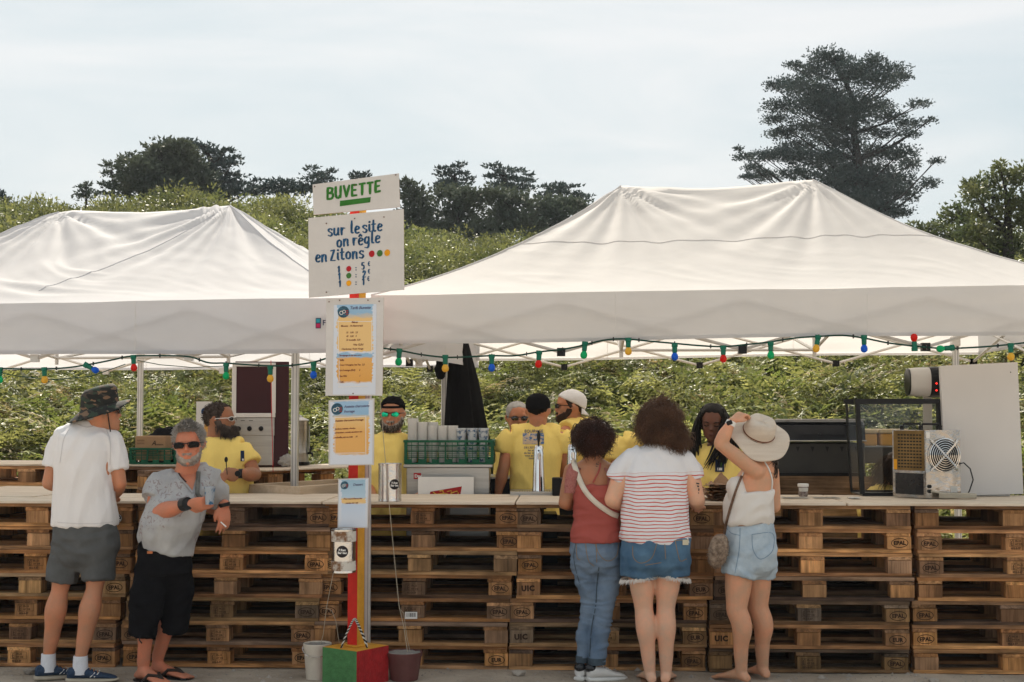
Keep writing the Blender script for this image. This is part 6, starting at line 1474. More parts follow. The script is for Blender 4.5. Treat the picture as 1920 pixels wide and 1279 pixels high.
def shoe(parent, an, yaw, mu_, ms_, L_=.29, accent=None, tongue=None, extra=None, w_=.05):
    f = Vector((math.sin(yaw), math.cos(yaw), 0)); s = Vector((math.cos(yaw), -math.sin(yaw), 0)); b0 = Vector((an[0], an[1], 0)); K_ = L_/.29
    def ring(t, ww, z0, z1, e=2.6, n=20): c = b0+f*t*K_; return [c+s*math.copysign(abs(math.cos(q))**(2/e), math.cos(q))*ww*w_/.05+Vector((0, 0, z0+(z1-z0)*(.5+.5*math.copysign(abs(math.sin(q))**(2/e), math.sin(q))))) for q in [2*PI*i/n for i in range(n)]]
    mb = MB(); loft(mb, [ring(-.078, .022, .012, .03), ring(-.07, .034, .004, .032), ring(-.02, .039, 0, .031), ring(.05, .040, 0, .028), ring(.12, .050, 0, .027), ring(.17, .047, .002, .025), ring(.2, .034, .006, .022), ring(.212, .015, .012, .02)]); mb.build('sole', ms_, parent, smooth=True)
    mb = MB(); loft(mb, [ring(-.072, .018, .028, .075, 2.2), ring(-.062, .031, .024, .088, 2.2), ring(-.03, .037, .024, .095, 2.2), ring(.01, .038, .024, .094, 2.2), ring(.05, .038, .024, .08, 2.2), ring(.09, .042, .022, .062, 2.2), ring(.13, .045, .02, .051, 2.2), ring(.165, .041, .018, .043, 2.2), ring(.19, .03, .016, .034, 2.2), ring(.202, .012, .018, .026, 2.2)])
    mb.build('upper', mu_, parent, smooth=True)
    if accent:
        mb = MB()
        for i in range(4):
            c = b0+f*(.035+.02*i)*K_+Vector((0, 0, .088-.010*i)); mb.tube([c-s*.022, c+Vector((0, 0, .006)), c+s*.022], .0028, 5)
        mb.build('lace', accent, parent, smooth=True)
    if extra:
        for sd in (-1, 1):
            for i in range(2):
                mb = MB(); c = b0+f*(.055+.022*i)*K_+s*sd*.0395; mb.tube([c+f*.0+Vector((0, 0, .035)), c+f*.018-s*sd*.002+Vector((0, 0, .05)), c+f*.028-s*sd*.006+Vector((0, 0, .062))], .0025, 5); mb.build('stripe', extra, parent, smooth=True)
def wrinkle(seed, amp=.005, f=(7, 7, 5), tens=None):
    def d(c, n):
        w1 = mn.noise(Vector((c.x*f[0]*.5+seed, c.y*f[1]*.5, c.z*f[2]*.5)))
        p = Vector((c.x*f[0]+w1*1.5+seed, c.y*f[1]+w1, c.z*f[2]+w1*1.2))
        a = mn.noise(p); b = 1-abs(a)*3.2
        r = amp*(.55*max(-.4, b)+.5*mn.noise(p*2.3))+amp*.7*w1
        if tens: r += tens(c)
        return r
    return d
def skinmat(name, c, dark=.8):
    m = M(name, [q*f_ for q, f_ in zip(c, (.80, .93, 1.0))], .5, vs=9, col2=[min(1, c[0]*1.16), c[1]*1.0, c[2]*.95], bump=.12, bs=60, spec=.3, det=8)
    b = nodes_of(m)[2]; b.inputs['Subsurface Weight'].default_value = .12; b.inputs['Subsurface Radius'].default_value = (.02, .008, .004); b.inputs['Subsurface Scale'].default_value = .4; return m
sk_tan = skinmat('tanned skin', (.50, .22, .12)); sk_red = skinmat('ruddy skin', (.53, .20, .115)); sk_pale = skinmat('pale skin', (.69, .40, .265)); sk_mid = skinmat('warm skin', (.62, .32, .19)); sk_brown = skinmat('mid brown skin', (.38, .165, .085)); sk_dark = skinmat('dark brown skin', (.16, .068, .042)); sk_beige = skinmat('beige skin', (.46, .24, .16))  # each skin has a base tone of its own
m_hairdk = M('dark hair', (.008, .006, .005), .5, .3, spec=.15); m_hairgr = M('grey hair', (.17, .155, .14), .6, vs=14, col2=(.36, .33, .3)); m_hairwh = M('white grey hair', (.36, .34, .32), .6, .2, vs=14)
m_hairbr = M('brown curly hair', (.055, .024, .013), .35, vs=9, col2=(.20, .10, .055), spec=.3, transl=.15); m_haird2 = M('dark auburn curly hair', (.018, .007, .005), .33, vs=9, col2=(.075, .025, .014), spec=.25); m_hairmb = M('mid brown hair', (.05, .026, .015), .45, .3)
m_beard = M('dark grizzled beard', (.022, .016, .013), .6, vs=30, col2=(.12, .09, .075)); m_beardgr = M('grey beard', (.18, .13, .105), .7, vs=30, col2=(.42, .38, .33)); m_stub = M('short dark beard', (.03, .016, .01), .7, .3)
m_lensw = M('dark wrap lens', (.006, .005, .005), .35, spec=.15); m_lensb = M('black lens', (.008, .008, .009), .08, spec=.8); m_lensg = M('green mirror lens', (.005, .45, .22), .12, vs=14, col2=(.02, .75, .42), metal=.6); m_lensgr = M('grey lens', (.06, .06, .07), .15)
m_yt = M('yellow cotton', (.88, .66, .19), .85, .06, vs=5, bump=.6, bs=8, stretch=(1.5, 1.5, .8)); m_wt = M('white cotton', (.72, .70, .70), .85, .02, vs=5, bump=.55, bs=7, stretch=(1.5, 1.5, .8), det=3)
m_clsm = M('shirt seam', (.56, .54, .55), .9, .05)

def figure(label, d, spec, group=None, voxel=.0085):
    """spec in photograph pixels, each (px, py, extra depth)"""
    def J(q, rx=None): return P(q[0], q[1], d+(q[2] if len(q) > 2 else 0))
    S_ = d/FPX; pel = J(spec['feet'] if 'feet' in spec else spec['torso'][0]); base = Vector((pel.x, pel.y, 0))
    t = thing('person', label, 'person', base, group=group); sk = spec['skin']; mb = MB()
    # torso: rings bottom to top (px, py, dd, half width px, half depth m)
    tor = spec['torso']; rg = []
    for (x, y, dd, hw, hd_) in tor:
        c = P(x, y, d+dd); rg.append(sell(c, hw*S_*.93, hd_*.93, spec.get('ryaw', 0)))
    loft(mb, rg)
    hd = Head(J(spec['head']), spec['H'], R(spec['hyaw']), R(spec.get('hpitch', 0)), R(spec.get('hroll', 0)))
    nb = J(spec['neck']); hb = hd.w((0, -.09, .26)); nr = spec.get('neckr', .058)
    limb(mb, [nb+Vector((0, 0, -.05)), nb.lerp(hb, .5), hb], [nr*1.25, nr, nr*.98], 3)
    hd.skin(mb, spec.get('female', False))
    ar = spec.get('armr', (.052, .043, .036, .026)); al = spec.get('armk', 1)
    for side in ('a', 'b'):
        if 'sh'+side in spec:
            sh, el, wr = J(spec['sh'+side]), J(spec['el'+side]), J(spec['wr'+side])
            nbx = nb.lerp(sh, .35)+Vector((0, 0, -.03)); limb(mb, [nbx, sh], [ar[0]*1.15, ar[0]*1.05], 3)
            mid = sh.lerp(el, .5); limb(mb, [sh, mid, el], [ar[0], ar[1]*1.06, ar[1]*.9], 4); m2 = el.lerp(wr, .35); limb(mb, [el, m2, wr], [ar[1]*.92, ar[2]*1.12, ar[3]], 4)
            if 'hand'+side in spec:
                h = spec['hand'+side]; hand(mb, wr, h['dir'], h['pn'], h.get('size', .18), h.get('curl', (.45, .5, .5, .5)), h.get('thumb', 1), h.get('spread', .12), h.get('tc', .5))
        if 'hip'+side in spec:
            hi, kn, an = J(spec['hip'+side]), J(spec['kn'+side]), J(spec['an'+side]); lr = spec.get('legr', (.085, .056, .056, .036))
            limb(mb, [hi, hi.lerp(kn, .5), kn], [lr[0], lr[0]*.84, lr[1]], 5, 16)
            back = Vector(spec.get('calf', (0, -.012, 0))); limb(mb, [kn, kn.lerp(an, .28)+back, kn.lerp(an, .65)+back*.3, an], [lr[1], lr[2]*1.04, lr[2]*.76, lr[3]], 5, 16)
            if 'foot'+side in spec: foot(mb, an, R(spec['foot'+side]), spec.get('footL', .24), spec.get('footw', .045))
    fuse(mb, 'body', sk, t, voxel, 2)
    return t, hd, J, S_
def garment(t, name, mats, d, rings, tubes=(), voxel=.009, it=3, disp=None, facemat=None, ryaw=0, extra=None, e=2.3):
    mb = MB(); S_ = d/FPX
    if rings: loft(mb, [sell(P(x, y, d+dd), hw*S_, hd_, ryaw, 28, e, *(tl or (0, 0))) for (x, y, dd, hw, hd_, *tl) in [(r[0], r[1], r[2], r[3], r[4], (r[5:] if len(r) > 5 else None)) for r in rings] for tl in [tl[0]]])
    for pts, rad in tubes: limb(mb, [P(q[0], q[1], d+(q[2] if len(q) > 2 else 0)) for q in pts], rad, 4, 18, ends=False)
    if extra: extra(mb)
    return fuse(mb, name, mats, t, voxel, it, disp, facemat)
def surf_patch(t, name, mat_, pts, d, off=-.004):
    mb = MB(); mb.add([P(a, b, d) for a, b in pts], [tuple(range(len(pts)))]); return mb.build(name, mat_, t)
def project_patch(t, name, mat_, target, px0, py0, px1, py1, d, nu=6, nv=6, off=.003, fn=None, far=False):
    """a printed patch laid on the garment surface that faces the camera"""
    me = target.data; from mathutils.bvhtree import BVHTree
    inv = INV[target.name].translation; bv = BVHTree.FromPolygons([v.co-inv for v in me.vertices], [p.vertices for p in me.polygons])
    cam_p = Vector((0, 0, EYE))
    def hit(px, py):
        r = (P(px, py, d)-cam_p).normalized(); h = bv.ray_cast(cam_p, r); 
        return (h[0]-r*off) if h[0] else P(px, py, d)
    mb = MB()
    if fn: fn(mb, hit)
    else: mb.grid(lambda s, k: hit(px0+(px1-px0)*s, py1+(py0-py1)*k), nu, nv)
    return mb.build(name, mat_, t, smooth=True, sharp=None)
def strap(t, name, mat_, target, path, d, w_, off=.006, n=24, thick=.004):
    def fn(mb, hit):
        q = [2*Vector((*path[0], 0))-Vector((*path[1], 0))]+[Vector((*p, 0)) for p in path]+[2*Vector((*path[-1], 0))-Vector((*path[-2], 0))]
        pts = []
        for i in range(1, len(q)-2):
            for j in range(6):
                u = j/6; a, b, c, e = q[i-1:i+3]; pts.append(.5*((2*b)+(c-a)*u+(2*a-5*b+4*c-e)*u*u+(3*b-a-3*c+e)*u**3))
        pts.append(q[-2]); vs = []
        for i, p in enumerate(pts):
            dv = (pts[min(i+1, len(pts)-1)]-pts[max(0, i-1)]).normalized(); nn = Vector((-dv.y, dv.x, 0))*w_/2
            a, b = p+nn, p-nn; vs += [hit(a.x, a.y), hit(b.x, b.y)]
        k = len(vs); vs += [v+Vector((0, thick, 0)) for v in vs]; m = len(pts)
        fs = []
        for i in range(m-1): fs += [(2*i, 2*i+1, 2*i+3, 2*i+2), (k+2*i, k+2*i+2, k+2*i+3, k+2*i+1), (2*i, 2*i+2, k+2*i+2, k+2*i), (2*i+1, k+2*i+1, k+2*i+3, 2*i+3)]
        mb.add(vs, fs)
    return project_patch(t, name, mat_, target, 0, 0, 0, 0, d, fn=fn, off=off)

# --- 1 man in a white shirt and camouflage hat, back to the camera
d = 8.34
t, hd, J, S_ = figure('man with his back turned in white shirt, grey shorts and camouflage bush hat', d, dict(skin=sk_tan, feet=(125, 1200), H=.235, head=(192, 772, .0), hyaw=72, neck=(163, 805, .02), hroll=0, hpitch=-4,
   torso=[(160, 1020, 0, 55, .12), (160, 980, 0, 56, .13), (160, 930, 0, 53, .12), (162, 880, 0, 55, .125), (163, 840, 0, 58, .115), (163, 812, 0, 42, .09), (163, 798, .0, 22, .06)],
   sha=(111, 828, 0), ela=(90, 906, -.03), wra=(118, 912, .26), shb=(213, 828, 0), elb=(226, 906, -.02), wrb=(212, 934, .26), armr=(.042, .040, .038, .028),
   handa=dict(dir=(.3, 1, 0), pn=(0, 0, -1)), handb=dict(dir=(-.5, 1, -.05), pn=(0, 0, -1), thumb=-1),
   hipa=(130, 1012, 0), kna=(112, 1108, 0), ana=(91, 1232, .02), hipb=(188, 1010, 0), knb=(177, 1106, -.02), anb=(151, 1234, -.06), legr=(.088, .050, .062, .034)), voxel=.0085)
sh = garment(t, 'shirt', m_wt, d, [(159, 986, 0, 61, .140, 0, 0), (159, 975, 0, 61, .142), (158, 930, 0, 56, .138), (158, 880, 0, 54, .138), (161, 845, 0, 57, .128), (164, 818, 0, 53, .108), (166, 803, .01, 40, .085), (166, 790, .02, 22, .068)],
   [([(113, 824), (102, 850, -.01), (97, 876, -.02)], [.062, .062, .061]), ([(209, 824), (218, 852, 0), (222, 882, -.01)], [.066, .066, .062]), ([(140, 806), (112, 826)], [.05, .064]), ([(190, 806), (212, 826)], [.05, .064])],
   disp=wrinkle(3, .013, (8, 8, 2.6)))
strap(t, 'sleeve_seam', m_clsm, sh, [(200, 806), (206, 825), (207, 850), (206, 872)], d, 1.1, .0015, thick=.001); strap(t, 'sleeve_seam', m_clsm, sh, [(128, 806), (119, 825), (115, 850), (112, 868)], d, 1.1, .0015, thick=.001); strap(t, 'hem_seam', m_clsm, sh, [(104, 979), (130, 981), (160, 982), (190, 981), (215, 978)], d, 1.1, .0015, thick=.001); strap(t, 'collar_edge', m_clsm, sh, [(146, 796), (163, 801), (182, 797)], d, 1.4, .002, thick=.001)
m_gshort = M('grey shorts cloth', (.085, .088, .09), .85, .18, vs=9, bump=.12, bs=50)
garment(t, 'shorts', m_gshort, d, [(158, 1070, 0, 40, .07), (159, 1050, 0, 56, .12), (160, 1030, 0, 62, .135), (161, 1005, 0, 60, .135), (161, 980, 0, 57, .13)], [([(132, 1020, 0), (122, 1055, 0), (115, 1091, 0)], [.098, .093, .086]), ([(187, 1018, 0), (185, 1055, 0), (184, 1088, -.01)], [.102, .102, .094])], disp=wrinkle(8, .014, (8, 8, 7)), it=8)
for an, pa in (((91, 1232, .02), 'a'), ((151, 1234, -.06), 'b')):
    a = J(an); mb = MB(); mb.tube([Vector((a.x, a.y, .05)), Vector((a.x, a.y, .13)), Vector((a.x, a.y, .155))], [.046, .042, .041], 18); mb.build('sock', M('white sock', (.68, .68, .72), .9, .06, vs=30, bump=.4, bs=90), t, smooth=True)
m_nsh = M('navy mesh', (.025, .045, .085), .75, .3, vs=60, bump=.3, bs=80); m_sole = M('cream rubber sole', (.42, .36, .28), .6, .15, vs=10)
for an, yw in (((91, 1232, .02), 62), ((151, 1234, -.06), 78)): shoe(t, J(an), R(yw), m_nsh, m_sole, .30, M('orange lace', (.4, .17, .05), .7), extra=m_white)
m_camo = bpy.data.materials.new('camouflage cloth'); m_camo.use_nodes = True; N, L, b = nodes_of(m_camo); b.inputs['Roughness'].default_value = .9
tcn = N.new('ShaderNodeTexCoord'); prev = None
for i, (sc_, th_, c_) in enumerate(((11, .5, (.012, .013, .010)), (14, .64, (.16, .095, .055)), (17, .58, (.022, .038, .024)), (20, .58, (.008, .008, .007)))):
    mpp = N.new('ShaderNodeMapping'); mpp.inputs['Location'].default_value = (i*3.1, i, i*2); mpp.inputs['Scale'].default_value = (1, 1, 1.9); L(tcn.outputs['Object'], mpp.inputs[0])
    nzz = N.new('ShaderNodeTexNoise'); nzz.inputs['Scale'].default_value = sc_; nzz.inputs['Detail'].default_value = 1; L(mpp.outputs[0], nzz.inputs['Vector'])
    gt = N.new('ShaderNodeMath'); gt.operation = 'GREATER_THAN'; gt.inputs[1].default_value = th_-.03; L(nzz.outputs['Fac'], gt.inputs[0])
    mm_ = N.new('ShaderNodeMixRGB'); L(gt.outputs[0], mm_.inputs[0]); mm_.inputs[2].default_value = col4(c_)
    if prev is None: mm_.inputs[1].default_value = (.05, .038, .028, 1)
    else: L(prev, mm_.inputs[1])
    prev = mm_.outputs[0]
L(prev, b.inputs['Base Color'])
def brimhat(hd, t, mt, name, zb, crown_h, brim, tilt, droop, scale=1.1, flat=.5, wav=.02, seed=0, crown_r=.0, nn=48):
    """bush hat: crown over the skull and a drooping brim; tilt raises the front"""
    mb = MB(); vs = []; rows = []
    for j in range(11):
        k = j/10; z = zb+crown_h*(1-(1-k)**1.0); r = scale*(1-.10*k) if k < .75 else scale*(.925-.9*(k-.75)**1.2*2.2)
        rows.append((max(r, .02) if j < 10 else .01, z if k < .8 else zb+crown_h*(.8+.2*math.sin((k-.8)/.2*PI/2))))
    def pt(th, r, z):
        f, bk, w_, e = hp(.62); cy = (f+bk)/2; x = math.sin(th)*(w_+.03)*r; y = cy+math.cos(th)*((f-bk)/2+.03)*r
        return hd.w((x, y, z+tilt*(y-cy)+.008*mn.noise(Vector((x*7, y*7, z*7+seed)))))
    for r, z in rows:
        for i in range(nn): vs.append(pt(2*PI*i/nn, r, z))
    mb.add(vs, [(j*nn+i, j*nn+(i+1) % nn, (j+1)*nn+(i+1) % nn, (j+1)*nn+i) for j in range(10) for i in range(nn)]); mb.build('hat_crown', mt, t, smooth=True, sharp=None).name
    mb = MB(); vs = []
    for j in range(8):
        k = j/7
        for i in range(nn):
            th = 2*PI*i/nn; vs.append(pt(th, scale+brim*k*1.0, zb-droop(th)*k**1.3+wav*k*math.sin(3*th+seed)))
    nv = len(vs); mb.add(vs+[v+Vector((0, 0, -.004)) for v in vs], [(j*nn+i, j*nn+(i+1) % nn, (j+1)*nn+(i+1) % nn, (j+1)*nn+i) for j in range(7) for i in range(nn)]+[(nv+j*nn+i, nv+(j+1)*nn+i, nv+(j+1)*nn+(i+1) % nn, nv+j*nn+(i+1) % nn) for j in range(7) for i in range(nn)]+[(7*nn+i, 7*nn+(i+1) % nn, nv+7*nn+(i+1) % nn, nv+7*nn+i) for i in range(nn)])
    return mb.build('hat_brim', mt, t, smooth=True, sharp=None)
brimhat(hd, t, m_camo, 'hat', .64, .52, .62, .20, lambda th: .04+.17*(abs(math.sin(th))**2)+.14*max(0, -math.cos(th)), 1.02, seed=2)
mb = MB(); mb.tube([hd.w((.33, .10, .62)), hd.w((.345, .12, .4)), hd.w((.30, .14, .15)), hd.w((.2, .16, -.02))], .0035, 6); mb.build('chin_cord', m_black, t, smooth=True)
hd.shell('hair', m_hairgr, t, lambda th, z: hairline(th, z, .9, .2), .012)
glasses(hd, t, m_lensb, m_black)

# --- 2 man in grey shirt leaning on the bar
d = 8.30
t, hd, J, S_ = figure('grey bearded man in sunglasses leaning on the bar with a cup and a cigarette', d, dict(skin=sk_red, feet=(290, 1200), H=.242, head=(354, 832, -.06), hyaw=176, neck=(350, 888, .02), hpitch=2, hroll=4, neckr=.068,
   torso=[(308, 1050, .0, 48, .13), (314, 1015, 0, 50, .15), (325, 975, -.02, 52, .16), (338, 935, 0, 54, .145), (347, 905, .02, 52, .12), (351, 888, .03, 30, .08)],
   sha=(302, 906, 0), ela=(288, 964, -.08), wra=(350, 946, -.28), shb=(396, 902, .06), elb=(398, 950, .27), wrb=(421, 946, .06), armr=(.056, .054, .048, .032),
   handa=dict(dir=(1, -.15, .06), pn=(0, .8, .3), curl=(.55, .6, .65, .7), thumb=-1, size=.20, tc=.7), handb=dict(dir=(.05, -.25, -1), pn=(-.5, .6, 0), curl=(.22, .25, .35, .4), thumb=-1, size=.2),
   hipa=(290, 1050, 0), kna=(277, 1150, -.04), ana=(269, 1243, .02), hipb=(326, 1050, .0), knb=(322, 1145, .08), anb=(296, 1232, .16), legr=(.075, .045, .054, .038), foota=130, footb=112, footL=.26, footw=.05), voxel=.007)
m_gt = bpy.data.materials.new('grey marl cotton'); m_gt.use_nodes = True; N, L, b = nodes_of(m_gt); b.inputs['Roughness'].default_value = .85
tcn = N.new('ShaderNodeTexCoord'); nz1 = N.new('ShaderNodeTexNoise'); nz1.inputs['Scale'].default_value = 9; nz1.inputs['Detail'].default_value = 6; L(tcn.outputs['Object'], nz1.inputs['Vector'])
rp = N.new('ShaderNodeValToRGB'); e = rp.color_ramp.elements; e[0].position = .35; e[1].position = .7; e[0].color = (.31, .31, .32, 1); e[1].color = (.42, .42, .42, 1); L(nz1.outputs['Fac'], rp.inputs[0])
nz2 = N.new('ShaderNodeTexNoise'); nz2.inputs['Scale'].default_value = 24; nz2.inputs['Detail'].default_value = 5; nz2.inputs['Distortion'].default_value = 2.5; L(tcn.outputs['Object'], nz2.inputs['Vector'])
nz3 = N.new('ShaderNodeTexNoise'); nz3.inputs['Scale'].default_value = 5.2; L(tcn.outputs['Object'], nz3.inputs['Vector'])
a1 = N.new('ShaderNodeMath'); a1.operation = 'GREATER_THAN'; a1.inputs[1].default_value = .585; L(nz2.outputs['Fac'], a1.inputs[0]); a2 = N.new('ShaderNodeMath'); a2.operation = 'GREATER_THAN'; a2.inputs[1].default_value = .53; L(nz3.outputs['Fac'], a2.inputs[0])
a3 = N.new('ShaderNodeMath'); a3.operation = 'MULTIPLY'; L(a1.outputs[0], a3.inputs[0]); L(a2.outputs[0], a3.inputs[1]); a4 = N.new('ShaderNodeMath'); a4.operation = 'MULTIPLY'; a4.inputs[1].default_value = .5; L(a3.outputs[0], a4.inputs[0])
mx = N.new('ShaderNodeMixRGB'); mx.inputs[2].default_value = (.17, .085, .085, 1); L(a4.outputs[0], mx.inputs[0]); L(rp.outputs[0], mx.inputs[1]); L(mx.outputs[0], b.inputs['Base Color'])
m_gts = M('grey marl sleeve', (.33, .33, .34), .85, .12, vs=12)
sh = garment(t, 'shirt', [m_gt], d, [(313, 1034, 0, 48, .155, -.20, 0), (314, 1012, 0, 52, .17, -.12, 0), (322, 980, -.02, 56, .178), (333, 945, -.01, 57, .165), (344, 915, .02, 58, .140), (350, 898, .03, 52, .125), (352, 886, .04, 34, .088)],
   [([(352, 893, .03), (378, 894, .05), (398, 906, .08)], [.075, .088, .085]), ([(308, 904), (298, 916, -.02), (291, 936, -.05)], [.080, .084, .084]), ([(385, 900, .05), (404, 922, .1), (408, 940, .15)], [.080, .078, .072]), ([(330, 895), (306, 906)], [.06, .074])], disp=wrinkle(13, .014, (9, 9, 5)), voxel=.008)
# open neck with skin
def vneck(mb, hit):
    n = 10; top = [(332, 878), (371, 880)]; tip = (360, 922)
    mb.grid(lambda s, k: hit(*( (Vector((*tip, 0)).lerp(Vector((333+38*s, 884-3*math.sin(PI*s), 0)), k)).to_2d() )), 12, 10)
project_patch(t, 'open_neckline', sk_red, sh, 0, 0, 0, 0, d, fn=vneck, off=.003)
strap(t, 'collar_edge', m_gts, sh, [(331, 882), (340, 898), (352, 912), (361, 924)], d, 4, .006); strap(t, 'scarf', M('dark scarf cloth', (.13, .13, .12), .9, .4, vs=30), sh, [(372, 884), (371, 905), (370, 925), (376, 934)], d, 8, .012); strap(t, 'necklace', M('brown beads', (.06, .02, .015), .5, .4, vs=60), sh, [(329, 876), (338, 892), (349, 904)], d, 2.6, .01)
m_bshort = M('black cargo cloth', (.008, .008, .0095), .95, var=.3, spec=.03, vs=9, bump=.2, bs=50)
garment(t, 'shorts', m_bshort, d, [(306, 1075, 0, 52, .14), (307, 1050, 0, 50, .14), (310, 1022, 0, 47, .14), (312, 1008, 0, 46, .14)], [([(286, 1060, 0), (276, 1120, -.04), (268, 1192, -.02)], [.100, .098, .078]), ([(328, 1055, 0), (332, 1115, .08), (324, 1182, .12)], [.096, .094, .080]), ([(262, 1120, -.02), (262, 1150, -.02)], [.045, .045])], disp=wrinkle(18, .014, (9, 9, 9)), it=6)
mb = MB(); q = P(281, 1036, 8.14); mb.box(q, (.03, .004, .014)); mb.build('orange_patch', M('orange patch', (.5, .16, .06), .7), t)
mb = MB(); q = P(263, 1200, 8.2); mb.tube([q+Vector((0, 0, .02)), q+Vector((-.006, 0, -.0)), q+Vector((.01, 0, -.02))], .004, 5); mb.build('hem_cord', m_black, t)
hl2 = lambda th, z: hairline(th, z, .80, .18, .40)
hd.shell('hair', m_hairgr, t, hl2, .028, .04, 9, seed=4); hd.strands('hair_tufts', m_hairwh, t, lambda th, z: hairline(th, z, .78, .2, .42), 1500, .022, .028, .0016, seed=3, curl=.5)
hd.strands('forelock', m_hairgr, t, lambda th, z: 1 if abs(th) < .9 and z > .78 else -1, 420, .045, .035, .0018, seed=5, z0=.76, curl=.35, dirf=lambda o, th, z: (o+Vector((.4, -.3, .5))).normalized())
hd.shell('beard', m_beardgr, t, lambda th, z: beardmask(th, z, .31), .012, .012, 14, z0=-.02, z1=.5, seed=7); hd.strands('beard_hairs', m_hairwh, t, lambda th, z: beardmask(th, z, .16), 450, .010, .012, .0009, seed=9, z0=0, z1=.34)
glasses(hd, t, m_lensw, m_black, hgt=.075, wid=.145, wrap=.12, box=.22)
mb = MB(); w0_, w1_ = J((352, 944, -.305)), J((344, 946, -.27)); mb.tube([w0_, w1_], [.037, .040], 16); mb.build('wristband', m_black, t, smooth=True)
mb = MB(); w0_ = J((421, 947, .05)); mb.tube([w0_+Vector((-.003, .0, .012)), w0_+Vector((.002, 0, -.010))], [.035, .034], 16); mb.build('watch', m_black, t, smooth=True)
for f_ in (('a', 130), ('b', 112)):
    a = J((269, 1243, .02) if f_[0] == 'a' else (296, 1232, .16)); yw = R(f_[1]); f = Vector((math.sin(yw), math.cos(yw), 0)); s = Vector((math.cos(yw), -math.sin(yw), 0)); b0 = Vector((a.x, a.y, 0))
    mb = MB(); pr = [(-.06, .03), (-.03, .04), (.05, .04), (.12, .05), (.2, .05), (.235, .035)]; vs = [b0+f*x+s*w_*sg+Vector((0, 0, z)) for z in (0.001, .012) for sg in (-1, 1) for x, w_ in pr]; n = len(pr)
    mb.add(vs, [tuple(list(range(n))+list(range(2*n-1, n-1, -1))), tuple(list(range(2*n, 3*n))+list(range(4*n-1, 3*n-1, -1)))]+[(i, i+1, 2*n+i+1, 2*n+i) for i in range(n-1)]+[(n+i, n+i+1, 3*n+i+1, 3*n+i) for i in range(n-1)]); mb.build('flip_flop_sole', m_black, t)
    for sg in (-1, 1):
        mb = MB(); mb.tube([b0+f*.06+s*sg*.047+Vector((0, 0, .015)), b0+f*.10+s*sg*.036+Vector((0, 0, .052)), b0+f*.15+s*sg*.008+Vector((0, 0, .05)), b0+f*.185-s*.012+Vector((0, 0, .025))], [.009, .011, .009, .006], 8); mb.build('flip_flop_strap', M('dark brown strap', (.03, .02, .016), .7), t, smooth=True)
# cup and cigarette
cp = P(393, 946, 8.0); cc = thing('plastic_cup', 'half full printed plastic cup held by the grey bearded man', 'cup', cp)
MB().lathe([(0, .001), (.021, .001), (.023, .0), (.031, .095), (.0325, .097), (.0325, .1), (.030, .1), (.029, .09), (.022, .004)], cp, 26).build('cup_shell', M('clear printed cup', (.55, .60, .66), .15, vs=30, col2=(.06, .2, .38), thr=(.52, .6), transl=.45), cc, smooth=True)
q0, q1 = P(414, 979, 8.28), P(424, 988, 8.26); cg = thing('cigarette', 'lit white cigarette between the grey man\'s hanging fingers', 'cigarette', q0); mb = MB(); mb.tube([q0, q1], .0042, 8); mb.build('paper_tube', m_white, cg, smooth=True)

# --- yellow shirted crew behind the bar
def crew_shirt(t, d, rings, tubes, seed, **k):
    top = rings[-2]; tubes = [(p, [q*1.06 for q in r_]) for p, r_ in tubes]+[([(top[0], top[1]+4, top[2]), p[0]], [.075, r_[0]*1.08]) for p, r_ in tubes]
    return garment(t, 'shirt', m_yt, d, rings, tubes, disp=wrinkle(seed, .014, (8, 8, 4)), voxel=.01, **k)
# 3 bearded man with spoon
d = 9.75
t, hd, J, S_ = figure('bearded staff man in yellow shirt holding a black spoon, looking right', d, dict(skin=sk_brown, torso=[(420, 1010, 0, 46, .13), (422, 930, 0, 46, .15), (424, 880, 0, 46, .14), (422, 850, 0, 46, .12), (414, 828, .0, 26, .08)], H=.235, head=(413, 786, 0), hyaw=100, neck=(408, 828, .02), hpitch=-3, neckr=.07,
   sha=(385, 850, .05), ela=(385, 905, .0), wra=(402, 905, -.2), shb=(457, 848, -.04), elb=(478, 890, -.08), wrb=(452, 888, -.27), armr=(.058, .05, .046, .032), handa=dict(dir=(.3, -.6, .2), pn=(.6, 0, 0)), handb=dict(dir=(-1, -.1, .05), pn=(.1, .9, -.2), curl=(.6, .7, .75, .8), thumb=1, size=.19, tc=.8)))
sh = crew_shirt(t, d, [(420, 1010, 0, 50, .15), (422, 935, 0, 50, .165), (425, 880, 0, 49, .155), (423, 850, 0, 49, .135), (416, 832, .0, 36, .11), (411, 822, .0, 25, .085)], [([(450, 844, -.02), (462, 858, -.04), (470, 870, -.06)], [.08, .078, .072]), ([(392, 845, .03), (384, 875, 0)], [.08, .072])], 31)
project_patch(t, 'chest_badge', M('navy badge', (.015, .03, .07), .7), sh, 451, 845, 458, 865, d); project_patch(t, 'badge_mark', m_white, sh, 454, 860, 457, 864, d, 2, 2, off=.006)
hd.shell('hair', M('short salt and pepper hair', (.025, .018, .015), .8, vs=40, col2=(.10, .08, .07), spec=.05), t, lambda th, z: hairline(th, z, .84, .2, .44), .014, .012, 12)
hd.strands('short_hair', m_stub, t, lambda th, z: hairline(th, z, .86, .25, .46), 700, .02, .012, .0012, seed=6, curl=.3)
hd.shell('beard', m_beard, t, lambda th, z: beardmask(th, z, .36), .05, .03, 9, z0=-.02, z1=.5, seed=2)
mb = MB(); mb.sphere((0, 0, 0), 1, 20, 14); mb.v = [tuple(hd.w((x*.17, .30+y*.15+.03*(z < 0), .02+z*.22))) for x, y, z in mb.v]; mb.build('beard', m_beard, t, smooth=True)
